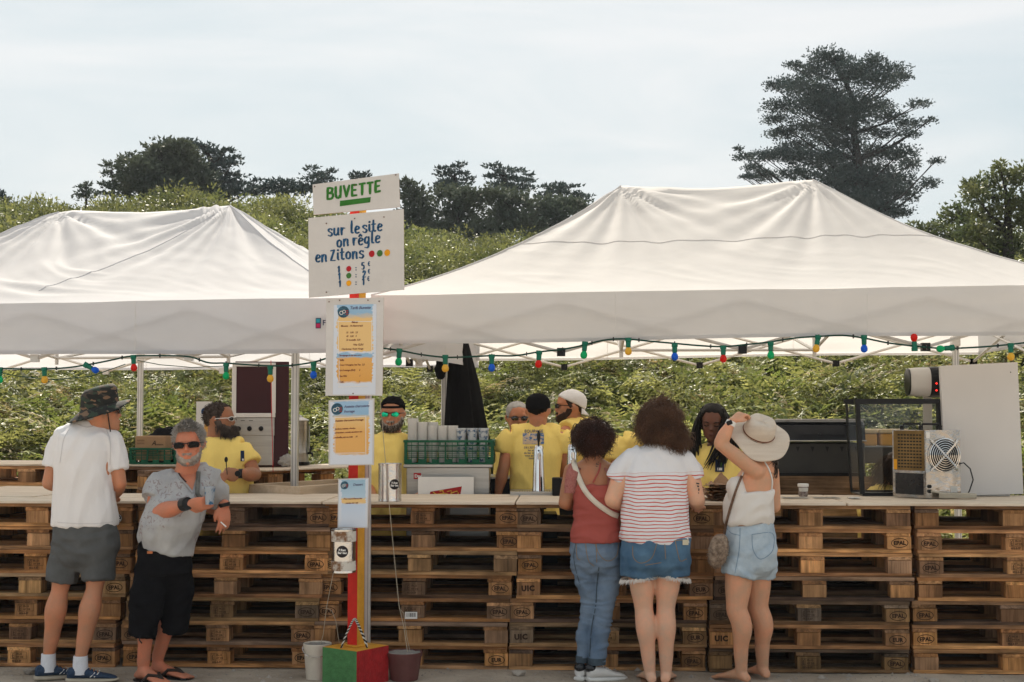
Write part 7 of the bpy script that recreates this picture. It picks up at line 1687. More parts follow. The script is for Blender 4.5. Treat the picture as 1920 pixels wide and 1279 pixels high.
hd.strands('beard_hairs', m_beard, t, lambda th, z: beardmask(th, z, .3), 900, .05, .05, .0016, seed=4, z0=0, z1=.36, droop=.9, dirf=lambda o, th, z: (o*.6+Vector((.15, 0, -.8))).normalized())
glasses(hd, t, m_lensb, m_white, hgt=.055)
mb = MB(); w_ = J((452, 888, -.27)); mb.tube([w_+Vector((.012, 0, 0)), w_+Vector((-.014, 0, 0))], [.033, .033], 14); mb.build('watch', m_black, t, smooth=True)
q = J((446, 888, -.305)); mb = MB(); mb.lathe([(0, 0), (.02, 0), (.02, .006), (0, .008)], q, 20, m=Matrix.Rotation(PI/2, 4, 'X')); mb.build('watch_face', m_black, t, smooth=True)
q0 = P(426, 890, 9.44); q1 = P(424, 866, 9.44); sp_ = thing('spoon', 'black plastic spoon held upright by the bearded staff man', 'spoon', q0); mb = MB(); mb.tube([q0, q1], [.003, .0035], 6); mb.sphere(q1+Vector((0, 0, .015)), (.012, .005, .019), 12, 8); mb.build('spoon_body', m_black, sp_, smooth=True)

def capshell(hd, t, mt, zf, zb, thick=.035, name='cap', visor=None, vlen=.42, vdrop=.02, soft=.02):
    zl = lambda th, z: (z-(zf+(zb-zf)*(1-math.cos(th))/2))/soft
    hd.shell(name, mt, t, zl, thick, .004, 4, below=-.04, nz=44)
    if visor is not None:
        mb = MB(); nu, nv = 16, 7
        def fn(s, k):
            th = visor+(s-.5)*2.0; base = hsurf(th, (zf+(zb-zf)*(1-math.cos(th))/2)+.01, thick*.8); dirv = Vector((math.sin(visor), math.cos(visor), 0)); c = math.sqrt(max(0, 1-(2*s-1)**2)); 
            return hd.w(base+dirv*vlen*k*c+Vector((0, 0, -vdrop*k-.04*(2*s-1)**2)))
        vs = [fn(i/nu, j/nv) for j in range(nv+1) for i in range(nu+1)]; n = len(vs); f = [(j*(nu+1)+i, j*(nu+1)+i+1, (j+1)*(nu+1)+i+1, (j+1)*(nu+1)+i) for j in range(nv) for i in range(nu)]
        mb.add(vs+[v+Vector((0, 0, .004)) for v in vs], f+[tuple(q+n for q in x[::-1]) for x in f]); mb.build('cap_visor', mt, t, smooth=True, sharp=None)
# 4 man with green mirror glasses
d = 9.85
t, hd, J, S_ = figure('staff man in yellow shirt with green mirror sunglasses and backwards black cap', d, dict(skin=sk_tan, torso=[(735, 1010, 0, 42, .12), (735, 930, 0, 43, .13), (735, 880, 0, 46, .13), (735, 842, 0, 48, .115), (735, 820, 0, 26, .08)], H=.232, head=(736, 775, 0), hyaw=186, neck=(735, 818, .02), hpitch=3, neckr=.06,
   sha=(690, 842, .02), ela=(684, 905, 0), wra=(700, 930, -.2), shb=(780, 842, .02), elb=(790, 900, 0), wrb=(790, 925, -.2), armr=(.052, .044, .04, .028), handa=dict(dir=(.3, -1, -.1), pn=(0, 0, -1)), handb=dict(dir=(-.1, -1, -.1), pn=(0, 0, -1))))
crew_shirt(t, d, [(735, 1010, 0, 46, .14), (735, 935, 0, 46, .145), (735, 885, 0, 49, .145), (735, 848, 0, 52, .13), (735, 828, .0, 42, .1), (735, 812, .0, 22, .075)], [([(695, 838), (686, 858), (684, 880)], [.07, .07, .066]), ([(776, 838), (786, 858), (789, 880)], [.07, .07, .066])], 41)
capshell(hd, t, m_capblk, .80, .42, .03, visor=PI, vlen=.35, vdrop=.12)
hd.shell('cap_strap', m_capblk, t, lambda th, z: (.045-abs(z-.70))/.02 if abs(th) < 1.6 else -1, .028, 0, z0=.6, z1=.8)
hd.shell('beard', m_beardgr, t, lambda th, z: beardmask(th, z, .30), .03, .02, 12, z0=-.02, z1=.5, seed=3); hd.strands('beard_hairs', m_beard, t, lambda th, z: beardmask(th, z, .28), 500, .02, .03, .0013, seed=5, z0=0, z1=.34, droop=.8, dirf=lambda o, th, z: (o*.6+Vector((0, 0, -.7))).normalized())
glasses(hd, t, m_lensg, m_black, hgt=.075, wid=.12)
# 5 grey haired man
d = 10.5
t, hd, J, S_ = figure('grey haired staff man in sunglasses half hidden behind the black cap', d, dict(skin=sk_tan, torso=[(965, 980, 0, 40, .12), (968, 900, 0, 40, .13), (970, 850, 0, 42, .12), (972, 828, 0, 40, .11), (972, 812, 0, 24, .08)], H=.23, head=(970, 782, 0), hyaw=170, neck=(972, 815, .02), hpitch=4,
   sha=(940, 832, .0), ela=(936, 885, 0), wra=(945, 925, -.15), shb=(1005, 832, .02), elb=(1010, 890, 0), wrb=(1000, 925, -.1), armr=(.05, .043, .038, .027), handa=dict(dir=(.2, -1, -.3), pn=(0, 0, -1)), handb=dict(dir=(0, -1, -.3), pn=(0, 0, -1))))
crew_shirt(t, d, [(965, 980, 0, 42, .14), (968, 900, 0, 42, .14), (970, 850, 0, 44, .135), (972, 830, 0, 42, .12), (972, 812, .0, 24, .08)], [([(945, 828), (938, 845), (936, 862)], [.068, .07, .066]), ([(1000, 828), (1008, 870)], [.07, .065])], 51)
hd.shell('hair', m_hairwh, t, lambda th, z: hairline(th, z, .82, .2, .44), .018, .008, 9)
glasses(hd, t, m_lensb, m_black, hgt=.075, wid=.12)
# 6 black cap from behind with printed shirt
d = 9.95
t, hd, J, S_ = figure('staff man seen from behind in black cap and printed yellow shirt', d, dict(skin=sk_tan, torso=[(1003, 990, 0, 43, .12), (1003, 930, 0, 43, .13), (1003, 880, 0, 42, .125), (1004, 845, 0, 48, .125), (1006, 820, 0, 42, .10), (1008, 804, 0, 20, .07)], H=.232, head=(1009, 770, 0), hyaw=8, neck=(1008, 808, .0), hpitch=8, neckr=.062,
   sha=(957, 824, 0), ela=(944, 878, -.05), wra=(934, 925, -.02), shb=(1052, 824, 0), elb=(1062, 872, .02), wrb=(1050, 905, .2), armr=(.055, .046, .040, .028), handa=dict(dir=(-.1, .3, -1), pn=(1, 0, 0)), handb=dict(dir=(0, 1, -.2), pn=(0, 0, -1))))
sh = crew_shirt(t, d, [(1003, 990, 0, 46, .14), (1003, 935, 0, 46, .15), (1003, 885, 0, 45, .145), (1004, 850, 0, 51, .14), (1006, 822, 0, 46, .115), (1008, 806, .0, 30, .09), (1008, 797, 0, 20, .075)], [([(963, 818), (951, 832), (946, 848)], [.075, .076, .072]), ([(1048, 818), (1058, 832), (1061, 848)], [.075, .076, .07])], 61)
capshell(hd, t, m_capblk, .66, .44, .035, visor=0, vlen=.45); hd.shell('hair', m_hairdk, t, lambda th, z: hairline(th, z, .82, .28, .46), .008)
m_pic = M('seaside picture print', (.06, .16, .34), .8, vs=30, col2=(.55, .42, .30), thr=(.45, .52), stretch=(1, 1, 2))
project_patch(t, 'printed_picture', m_pic, sh, 980, 812, 1020, 833, d, 8, 6)
mb = None
def wr_text(s, px, py, size, mt, nm='lettering'):
    def fn(mb, hit):
        v, f = text_vf(s, size, Matrix.Identity(4), bold=.02*size, align='CENTER'); mb.add([hit(px+q.x, py-q.z) for q in v], f)
    project_patch(t, nm, mt, sh, 0, 0, 0, 0, d, fn=fn, off=.004)
wr_text('EQUIPAGE', 1001, 811, 7.5, m_inkblue)
for i, s in enumerate(('DE L\'ESTACADE', 'les anciens', 'du bar de la plage', 'vous accueillent', 'tout l\'été')): wr_text(s, 1001, 841+i*5, 5.2, m_inkblue)
# 7 white cap man facing left
d = 10.35
t, hd, J, S_ = figure('bearded young staff man in backwards white cap looking left', d, dict(skin=sk_tan, torso=[(1090, 980, 0, 40, .12), (1090, 900, 0, 40, .13), (1090, 850, 0, 42, .13), (1090, 815, 0, 38, .12), (1085, 795, .0, 24, .08)], H=.24, head=(1068, 762, 0), hyaw=-98, neck=(1078, 795, .02), hpitch=-2, neckr=.062,
   sha=(1062, 812, -.1), ela=(1060, 870, -.15), wra=(1040, 890, -.2), shb=(1118, 815, .08), elb=(1142, 850, .0), wrb=(1130, 900, -.1), armr=(.054, .046, .042, .028), handa=dict(dir=(-1, -.2, 0), pn=(0, 0, -1)), handb=dict(dir=(-.4, -.3, -1), pn=(0, 1, 0))))
crew_shirt(t, d, [(1090, 980, 0, 42, .14), (1090, 900, 0, 42, .145), (1090, 850, 0, 43, .145), (1090, 815, 0, 41, .13), (1086, 795, .0, 32, .10), (1080, 783, .0, 20, .08)], [([(1062, 808, -.1), (1058, 835, -.12)], [.072, .068]), ([(1112, 806, .06), (1128, 826, .03), (1134, 838, .02)], [.075, .076, .07])], 71)
capshell(hd, t, m_wt, .78, .38, .035, visor=PI, vlen=.15, vdrop=.16, name='cap'); hd.shell('hair', m_stub, t, lambda th, z: hairline(th, z, .86, .22, .44), .014)
hd.shell('beard', m_stub, t, lambda th, z: beardmask(th, z, .33), .035, .015, 12, z0=-.02, z1=.5, seed=3)
glasses(hd, t, m_lensb, m_black, hgt=.06)
# 12 bending crew member hidden by the curly hair
d = 10.2
t, hd, J, S_ = figure('staff member bending down behind the curly haired woman, yellow shoulder showing', d, dict(skin=sk_tan, torso=[(1200, 980, .1, 40, .12), (1200, 900, .1, 44, .13), (1200, 850, .05, 46, .13), (1205, 826, 0, 36, .11), (1215, 815, -.05, 22, .08)], H=.23, head=(1232, 800, -.1), hyaw=120, neck=(1218, 822, -.03), hpitch=35,
   sha=(1168, 838, 0), ela=(1152, 880, -.1), wra=(1160, 915, -.25), shb=(1240, 840, .02), elb=(1255, 880, -.1), wrb=(1240, 910, -.25), handa=dict(dir=(.3, -1, -.1), pn=(0, 0, -1)), handb=dict(dir=(-.1, -1, -.1), pn=(0, 0, -1))))
crew_shirt(t, d, [(1200, 980, .1, 42, .14), (1200, 900, .1, 46, .15), (1200, 850, .05, 50, .15), (1203, 826, 0, 42, .13), (1210, 812, -.03, 26, .09)], [([(1172, 832), (1158, 852, -.03), (1153, 866, -.05)], [.08, .08, .07]), ([(1236, 836), (1252, 868, -.05)], [.075, .068])], 81)
hd.shell('hair', m_hairdk, t, lambda th, z: hairline(th, z, .82, .2, .44), .03, .02, 9)
# 13 crouching person behind the glass case
d = 9.85
t, hd, J, S_ = figure('brown haired staff member crouching behind the glass case in yellow', d, dict(skin=sk_mid, torso=[(1655, 1060, .2, 42, .12), (1655, 990, .1, 42, .13), (1655, 950, .05, 44, .13), (1662, 925, 0, 38, .11), (1668, 912, -.03, 22, .08)], H=.225, head=(1684, 884, -.06), hyaw=100, neck=(1672, 915, -.02), hpitch=30, female=True,
   sha=(1630, 940, 0), ela=(1625, 985, -.1), wra=(1640, 1015, -.2), shb=(1695, 940, .02), elb=(1702, 985, -.1), wrb=(1690, 1015, -.2), handa=dict(dir=(.3, -1, -.1), pn=(0, 0, -1)), handb=dict(dir=(-.1, -1, -.1), pn=(0, 0, -1))))
crew_shirt(t, d, [(1655, 1060, .2, 44, .14), (1655, 990, .1, 44, .14), (1655, 950, .05, 47, .14), (1660, 926, 0, 42, .125), (1667, 910, -.02, 26, .09)], [([(1634, 934), (1624, 970)], [.07, .06]), ([(1690, 934), (1700, 970)], [.07, .06])], 91)
hd.shell('hair', m_hairmb, t, lambda th, z: hairline(th, z, .84, -.1, .2), .07, .03, 7); hd.strands('hair_lengths', m_hairmb, t, lambda th, z: hairline(th, z, .84, .05, .25), 700, .14, .05, .002, seed=8, curl=.2, dirf=lambda o, th, z: (o*.4+Vector((-.3, 0, -.8))).normalized())
# 10 woman with long black hair
d = 9.6
t, hd, J, S_ = figure('woman with long black hair and yellow staff shirt looking down', d, dict(skin=sk_dark, torso=[(1345, 1000, 0, 40, .12), (1345, 930, 0, 40, .13), (1347, 890, 0, 42, .14), (1347, 865, 0, 42, .125), (1345, 845, .0, 38, .1), (1342, 832, .0, 18, .06)], H=.228, head=(1336, 790, -.02), hyaw=194, neck=(1342, 835, .02), hpitch=17, female=True, neckr=.05, hroll=-3,
   sha=(1308, 856, 0), ela=(1304, 915, -.05), wra=(1330, 935, -.28), shb=(1382, 858, 0), elb=(1392, 915, -.05), wrb=(1362, 935, -.28), armr=(.046, .04, .035, .024), handa=dict(dir=(.5, -1, -.1), pn=(0, 0, -1), size=.165), handb=dict(dir=(-.5, -1, -.1), pn=(0, 0, -1), size=.165)), voxel=.0075)
sh = crew_shirt(t, d, [(1345, 1000, 0, 43, .14), (1345, 930, 0, 43, .145), (1347, 892, 0, 45, .155), (1347, 866, 0, 45, .14), (1345, 847, .0, 40, .11), (1343, 836, .0, 24, .075)], [([(1312, 852), (1304, 872), (1302, 890)], [.06, .062, .06]), ([(1378, 852), (1388, 870), (1392, 888)], [.062, .064, .06])], 101)
project_patch(t, 'chest_badge', M('navy badge', (.015, .03, .07), .7), sh, 1341, 861, 1358, 885, d, off=.012); project_patch(t, 'badge_mark', m_white, sh, 1345, 877, 1354, 882, d, 3, 2, off=.016); project_patch(t, 'badge_mark', m_pgr2, sh, 1351, 865, 1354, 875, d, 2, 3, off=.016)
eyes(hd, t, sk_dark)
mb = MB(); mb.tube([hd.w((-.07, .385, .2)), hd.w((0, .418, .202)), hd.w((.07, .385, .2))], [hd.H*.01, hd.H*.028, hd.H*.01], 8); mb.build('lips', M('dark lips', (.12, .04, .035), .4), t, smooth=True)
hd.shell('hair', m_hairdk, t, lambda th, z: hairline(th, z, .85, -.1, .25), .04, .02, 12, seed=2)
mb = MB(); rnd = random.Random(5)
for i in range(150):
    sd = -1 if i % 2 else 1; th = sd*rnd.uniform(1.15, 2.6); p = hd.w(hsurf(th, rnd.uniform(.45, .95), .04)); x_im = p.x
    left = hd.w((0, 0, .5)).x > p.x
    e = P(rnd.uniform(1292, 1318), rnd.uniform(860, 905), d-.02+rnd.uniform(-.05, .1)) if left else P(rnd.uniform(1318, 1362), rnd.uniform(862, 885), d-.17+rnd.uniform(-.02, .03))
    if not left and rnd.random() < .45: e = P(rnd.uniform(1366, 1384), rnd.uniform(860, 900), d+.08)
    m1 = p.lerp(e, .35)+Vector(((-.03 if left else .035)+rnd.uniform(-.01, .01), -.01, .02)); m2 = p.lerp(e, .7)+Vector(((-.015 if left else .02)+rnd.uniform(-.012, .012), -.02, 0))
    mb.tube(spline([p, m1, m2, e], 4), [.006]*10+[.005, .003, .0015], 5)
mb.build('hair_lengths', m_hairdk, t, smooth=True)

# --- 8 woman in coral top and jeans
d = 8.36
t, hd, J, S_ = figure('woman with dark curly hair in coral top and blue jeans, bag strap across her back', d, dict(skin=sk_brown, feet=(1110, 1250), torso=[(1118, 1045, 0, 46, .12), (1118, 1010, 0, 44, .12), (1120, 965, 0, 41, .105), (1116, 925, 0, 43, .11), (1113, 895, 0, 46, .105), (1113, 872, .0, 40, .085), (1112, 860, .01, 20, .06)], H=.222, head=(1113, 822, .03), hyaw=12, neck=(1112, 868, .0), hpitch=14, female=True, neckr=.05,
   sha=(1072, 884, 0), ela=(1059, 943, -.01), wra=(1078, 948, .25), shb=(1155, 884, .02), elb=(1163, 940, .0), wrb=(1150, 950, .25), armr=(.047, .043, .037, .025), handa=dict(dir=(.6, 1, 0), pn=(0, 0, -1), size=.17, thumb=1), handb=dict(dir=(-.4, 1, 0), pn=(0, 0, -1), size=.17, thumb=-1),
   hipa=(1098, 1050, 0), kna=(1106, 1130, .0), ana=(1093, 1245, .0), hipb=(1138, 1050, 0), knb=(1134, 1130, .0), anb=(1120, 1250, -.05), legr=(.05, .022, .022, .022)), voxel=.008)
m_coral = M('coral jersey', (.34, .075, .06), .85, .08, vs=6, bump=.08, bs=50); m_lace = M('coral lace', (.33, .10, .09), .85, vs=90, col2=(.45, .19, .16), bump=.6, bs=120)
sh = garment(t, 'top', m_coral, d, [(1117, 1016, 0, 48, .132, .03, 0), (1117, 1005, 0, 48, .132), (1118, 975, 0, 44, .12), (1119, 945, 0, 42, .118), (1117, 920, 0, 43, .120), (1116, 908, 0, 42, .119)], disp=wrinkle(23, .010, (6, 6, 14)), voxel=.008)
# shoulder straps of lace over a skin back
for pth, w_ in (([(1069, 925), (1070, 905), (1073, 886), (1080, 873)], 22), ([(1150, 915), (1151, 900), (1150, 886), (1143, 872)], 24)):
    strap(t, 'lace_shoulder', m_lace, [o for o in t.children if o.name.startswith('body')][0], pth, d, w_, .007)
strap(t, 'camisole_strap', m_coral, [o for o in t.children if o.name.startswith('body')][0], [(1112, 905), (1118, 893), (1124, 880), (1126, 868)], d, 3, .006)
m_strap = M('cream webbing', (.62, .55, .46), .8, .06)
body = [o for o in t.children if o.name.startswith('body')][0]
def two_target(t, objs):   # a single BVH host made of several meshes
    me = bpy.data.meshes.new('host'); vs, fs = [], []
    for o in objs: b_ = len(vs); vs += [tuple(v.co) for v in o.data.vertices]; fs += [tuple(i+b_ for i in p.vertices) for p in o.data.polygons]
    me.from_pydata(vs, [], fs)
    class H: pass
    h = H(); h.data = me; h.name = objs[0].name; return h
host = two_target(t, [body, sh])
strap(t, 'bag_strap', m_strap, host, [(1074, 862), (1083, 890), (1097, 920), (1118, 943), (1145, 962), (1160, 968)], d, 10, .008)
m_jean = M('mid blue denim', (.085, .13, .20), .85, vs=5, col2=(.19, .25, .33), bump=.15, bs=80); m_jean2 = M('dark cuff denim', (.05, .07, .09), .85, .3, vs=12); m_stitch = M('tan stitching', (.25, .17, .1), .8)
jn = garment(t, 'jeans', m_jean, d, [(1118, 1072, 0, 34, .09, .0, 0), (1118, 1055, 0, 46, .12), (1118, 1035, 0, 48, .128), (1117, 1008, 0, 45, .12)], [([(1094, 1050, 0), (1098, 1085, 0), (1105, 1132, 0), (1095, 1185, -.005), (1093, 1236, 0)], [.084, .066, .046, .042, .036]), ([(1142, 1050, 0), (1139, 1090, 0), (1133, 1135, -.02), (1125, 1185, -.03), (1119, 1240, -.05)], [.086, .078, .060, .060, .046])], disp=wrinkle(28, .010, (6, 6, 20)), voxel=.007, it=5)
for pth in ([(1080, 1018), (1082, 1045), (1088, 1050)], [(1113, 1012), (1124, 1040), (1140, 1052), (1156, 1042), (1160, 1018)], [(1098, 1012), (1099, 1030), (1104, 1052), (1114, 1062)], [(1118, 1020), (1119, 1055)]): strap(t, 'pocket_seam', m_stitch, jn, pth, d, 1.2, .002, thick=.001)
strap(t, 'leg_gap_shade', m_jean2, jn, [(1123, 1064), (1119, 1100), (1117, 1135), (1109, 1180), (1105, 1238)], d, 1.8, .0025, thick=.001); strap(t, 'side_seam', m_jean2, jn, [(1080, 1015), (1076, 1050), (1088, 1100)], d, 1.0, .0025, thick=.001)  # first strip is painted shade, standing for the gap between the fused legs
for an, sc_ in (((1093, 1236, 0), .043), ((1119, 1240, -.05), .054)):
    a = J(an); mb = MB(); mb.tube([a+Vector((0, 0, .022)), a+Vector((0, 0, -.018))], [sc_, sc_*.98], 18); mb.build('cuff', m_jean2, t, smooth=True)
m_wsh = M('white leather', (.60, .58, .56), .5, .08, vs=20)
for an, yw in (((1093, 1250, .0), 25), ((1120, 1254, -.05), 68)):
    shoe(t, J(an), R(yw), m_wsh, M('white rubber', (.6, .59, .57), .6, .06), .26, m_white)
    a = J(an); f = Vector((math.sin(R(yw)), math.cos(R(yw)), 0)); mb = MB(); b0 = Vector((a.x, a.y, 0)); mb.sphere(b0-f*.045+Vector((0, 0, .082)), (.036, .036, .026), 16, 10); mb.build('black_heel_patch', m_gl, t, smooth=True)
def curls(hd, t, mt, center, rad, n, seed, ln=.07, cr=.012, wr_=.0022, shape=None, core=True, name='curly_hair', zc=0):
    rnd = random.Random(seed); mb = MB(); c = Vector(center)
    mb.sphere((0, 0, 0), 1, 40, 26)
    vs = []
    for v in mb.v:
        v = Vector(v); k = 1+.16*mn.noise(v*3.3+Vector((seed, 0, 0)))+.09*mn.noise(v*8); s_ = shape(v) if shape else 1
        vs.append(tuple(c+Vector((v.x*rad[0]*s_, v.y*rad[1]*s_, v.z*rad[2]))*k*.93 if False else c+Vector((v.x*rad[0]*s_*k, v.y*rad[1]*s_*k, v.z*rad[2]*k))*.9))
    mb.v = vs; mb.build(name, mt, t, smooth=True, sharp=None)
    mb = MB()
    for i in range(n):
        v = Vector((rnd.gauss(0, 1), rnd.gauss(0, 1)-.3, rnd.gauss(0, 1))).normalized(); s_ = shape(v) if shape else 1
        p = c+Vector((v.x*rad[0]*s_, v.y*rad[1]*s_, v.z*rad[2]))*rnd.uniform(.72, .96)*(1+.30*mn.noise(v*2.4+Vector((seed, 0, 0)))+.14*mn.noise(v*6))
        o = Vector((v.x, v.y, v.z*.6-.25)).normalized(); dn = (o*.55+Vector((rnd.uniform(-.5, .5), rnd.uniform(-.5, .5), -.55+rnd.uniform(-.4, .4)))).normalized()
        a = dn.cross(Vector((0, 0, 1))); a = a.normalized() if a.length > .1 else Vector((1, 0, 0)); b_ = dn.cross(a); L_ = ln*rnd.uniform(.5, 1.2); ph = rnd.uniform(0, 6); tn = rnd.uniform(5, 11)*rnd.choice((-1, 1)); pts = []; rr = cr*rnd.uniform(.6, 1.3)
        for j in range(12):
            u = j/11; pts.append(p+dn*L_*u+Vector((0, 0, -.25*L_*u*u))+(a*math.cos(ph+tn*u)+b_*math.sin(ph+tn*u))*rr*(.4+.6*u))
        mb.tube(pts, [wr_*(1-.45*j/11) for j in range(12)], 4, cap=False)
    mb.build('hair_curls', mt, t, smooth=True, sharp=None)
curls(hd, t, m_haird2, P(1112, 815, d+.0), (.100, .108, .098), 4200, 3, .055, .012, .0017, shape=lambda v: 1+.12*v.z*(1 if v.z > 0 else .9))
# small tattoo on the shoulder blade
project_patch(t, 'tattoo', M('faded tattoo ink', (.06, .045, .045), .6), body, 0, 0, 0, 0, d, off=.003, fn=lambda mb, hit: [mb.add([hit(1117+x*4, 872-y*4) for x, y in sh_], [tuple(range(len(sh_)))]) for sh_ in (((0, 0), (.5, .3), (.6, 1.2), (.2, .8)), ((.6, .2), (1.4, 0), (1.2, .5), (.7, .6)), ((.1, -.3), (.9, -.6), (.8, -.9), (0, -.7)), ((.9, .9), (1.5, 1.3), (1.2, 1.6)))])

# --- 9 woman in striped shirt and denim shorts
d = 8.24
t, hd, J, S_ = figure('woman with brown curly hair in white shirt with red stripes and frayed denim shorts', d, dict(skin=sk_pale, feet=(1235, 1260), torso=[(1228, 1050, 0, 62, .135), (1228, 1010, 0, 62, .14), (1228, 965, 0, 58, .13), (1227, 925, 0, 58, .125), (1228, 885, 0, 60, .12), (1232, 852, .0, 52, .1), (1236, 838, .01, 24, .07)], H=.228, head=(1238, 800, .04), hyaw=6, neck=(1236, 845, .0), hpitch=12, female=True, neckr=.052,
   sha=(1178, 868, 0), ela=(1149, 936, -.01), wra=(1172, 952, .24), shb=(1286, 868, 0), elb=(1305, 934, -.01), wrb=(1308, 950, .24), armr=(.058, .056, .046, .028), handa=dict(dir=(.4, 1, 0), pn=(0, 0, -1), size=.17), handb=dict(dir=(.1, 1, .05), pn=(0, 0, -1), size=.17, thumb=-1),
   hipa=(1200, 1048, 0), kna=(1207, 1140, .0), ana=(1219, 1265, .0), hipb=(1255, 1048, 0), knb=(1248, 1140, .0), anb=(1249, 1265, .0), legr=(.088, .055, .057, .033), foota=-8, footb=14, footL=.235), voxel=.0075)
m_str = bpy.data.materials.new('white cotton with red stripes'); m_str.use_nodes = True; N, L, b = nodes_of(m_str); b.inputs['Roughness'].default_value = .85
tcn = N.new('ShaderNodeNewGeometry'); tco = N.new('ShaderNodeTexCoord'); sp = N.new('ShaderNodeSeparateXYZ'); L(tco.outputs['Object'], sp.inputs[0])
nz = N.new('ShaderNodeTexNoise'); nz.inputs['Scale'].default_value = 5; L(tco.outputs['Object'], nz.inputs['Vector'])
def mth(op, a, c=None):
    q = N.new('ShaderNodeMath'); q.operation = op
    for i, v in enumerate((a, c)):
        if v is None: continue
        if isinstance(v, (int, float)): q.inputs[i].default_value = v
        else: L(v, q.inputs[i])
    return q.outputs[0]
zz = mth('ADD', sp.outputs['Z'], mth('MULTIPLY', mth('SUBTRACT', nz.outputs['Fac'], .5), .05))
fr_ = mth('FRACT', mth('DIVIDE', zz, .0212)); stp = mth('LESS_THAN', fr_, .27); low_ = mth('LESS_THAN', zz, P(1228, 884, d).z); fac = mth('MULTIPLY', stp, low_)
mx = N.new('ShaderNodeMixRGB'); mx.inputs[1].default_value = (.72, .71, .73, 1); mx.inputs[2].default_value = (.55, .06, .03, 1); L(fac, mx.inputs[0]); L(mx.outputs[0], b.inputs['Base Color'])
n9 = N.new('ShaderNodeTexNoise'); n9.inputs['Scale'].default_value = 11; L(tco.outputs['Object'], n9.inputs['Vector']); bp = N.new('ShaderNodeBump'); bp.inputs['Strength'].default_value = .5; bp.inputs['Distance'].default_value = .02; L(n9.outputs['Fac'], bp.inputs['Height']); L(bp.outputs[0], b.inputs['Normal'])
sh = garment(t, 'shirt', m_str, d, [(1228, 1018, 0, 66, .150, -.10, 0), (1228, 1000, 0, 66, .152), (1228, 965, 0, 62, .145), (1228, 925, 0, 61, .140), (1229, 885, 0, 61, .134), (1232, 860, 0, 53, .115), (1235, 844, 0, 42, .095), (1237, 832, .01, 24, .075)],
   [([(1184, 862), (1166, 880, 0), (1154, 900, 0)], [.068, .066, .063]), ([(1281, 862), (1294, 880, 0), (1302, 899, 0)], [.068, .066, .062]), ([(1205, 848), (1182, 864)], [.052, .068]), ([(1262, 848), (1282, 864)], [.052, .068])], disp=wrinkle(33, .010, (9, 9, 5)), voxel=.008)
m_jsh = M('blue denim', (.035, .085, .16), .85, vs=7, col2=(.10, .19, .29), bump=.15, bs=80)
js = garment(t, 'denim_shorts', m_jsh, d, [(1229, 1076, 0, 45, .10), (1229, 1058, 0, 63, .145), (1229, 1035, 0, 66, .152), (1230, 1005, 0, 63, .148)], [([(1201, 1050, 0), (1198, 1082, 0)], [.112, .108]), ([(1258, 1048, 0), (1259, 1080, 0)], [.112, .106])], disp=wrinkle(38, .010, (7, 7, 9)), voxel=.008, it=5)
for pth in ([(1186, 1024), (1188, 1046), (1202, 1056), (1222, 1046), (1232, 1018)], [(1266, 1014), (1271, 1038), (1276, 1052), (1288, 1048)], [(1246, 1010), (1248, 1048)], [(1210, 1060), (1240, 1055)], [(1262, 1014), (1292, 1012)]): strap(t, 'pocket_seam', m_stitch, js, pth, d, 1.3, .002, thick=.001)
mb = MB(); rnd = random.Random(3)
for (cx0, cy0, r_) in ((1198, 1082, .108), (1259, 1080, .106)):
    c = P(cx0, cy0, d)
    for i in range(420):
        a = rnd.uniform(0, 2*PI); p = c+Vector((math.cos(a)*r_*.99, math.sin(a)*r_*.99, rnd.uniform(-.004, .008)+(.02*math.cos(a)*(1 if cx0 < 1230 else -1)))); mb.tube([p, p+Vector((math.cos(a)*.006+rnd.uniform(-.006, .006), math.sin(a)*.006, -rnd.uniform(.008, .024)))], [.002, .0008], 4, cap=False)
mb.build('frayed_hem', M('white frayed threads', (.66, .62, .58), .9), t)
project_patch(t, 'phone_in_pocket', M('cream phone cover', (.62, .55, .4), .5), js, 1280, 1012, 1291, 1022, d, 3, 3, off=.008)
curls(hd, t, m_hairbr, P(1237, 786, d-.0), (.108, .112, .122), 5400, 5, .075, .014, .0016, shape=lambda v: 1.0+.16*(-v.z if v.z < .2 else 0))
curls(hd, t, m_hairbr, P(1266, 812, d-.02), (.045, .055, .05), 1500, 6, .08, .013, .0016, name='curly_hair')
for sx, an in ((0, (1219, 1265, 0)), (1, (1250, 1265, 0))):
    a = J(an); mb = MB(); f = Vector((0, 1, 0)); loft(mb, [sell((a.x+.0, a.y+.05, z), .048, .135, 0) for z in (.001, .012)]); mb.build('sandal_sole', M('tan sandal', (.25, .14, .08), .6), t)
body = [o for o in t.children if o.name.startswith('body')][0]
project_patch(t, 'tattoo', M('faded tattoo ink', (.06, .045, .045), .6), body, 0, 0, 0, 0, d, off=.003, fn=lambda mb, hit: [mb.add([hit(1305+x*4, 905+y*5) for x, y in sh_], [tuple(range(len(sh_)))]) for sh_ in (((0, 0), (1.6, .2), (1.5, .7), (.2, .5)), ((.5, 1), (1.5, 1.2), (1.3, 1.8), (.6, 1.6)), ((1, 2.1), (1.7, 2.3), (1.5, 3.3), (1.1, 3.1)), ((.9, 3.6), (1.5, 3.7), (1.4, 4.4)))])

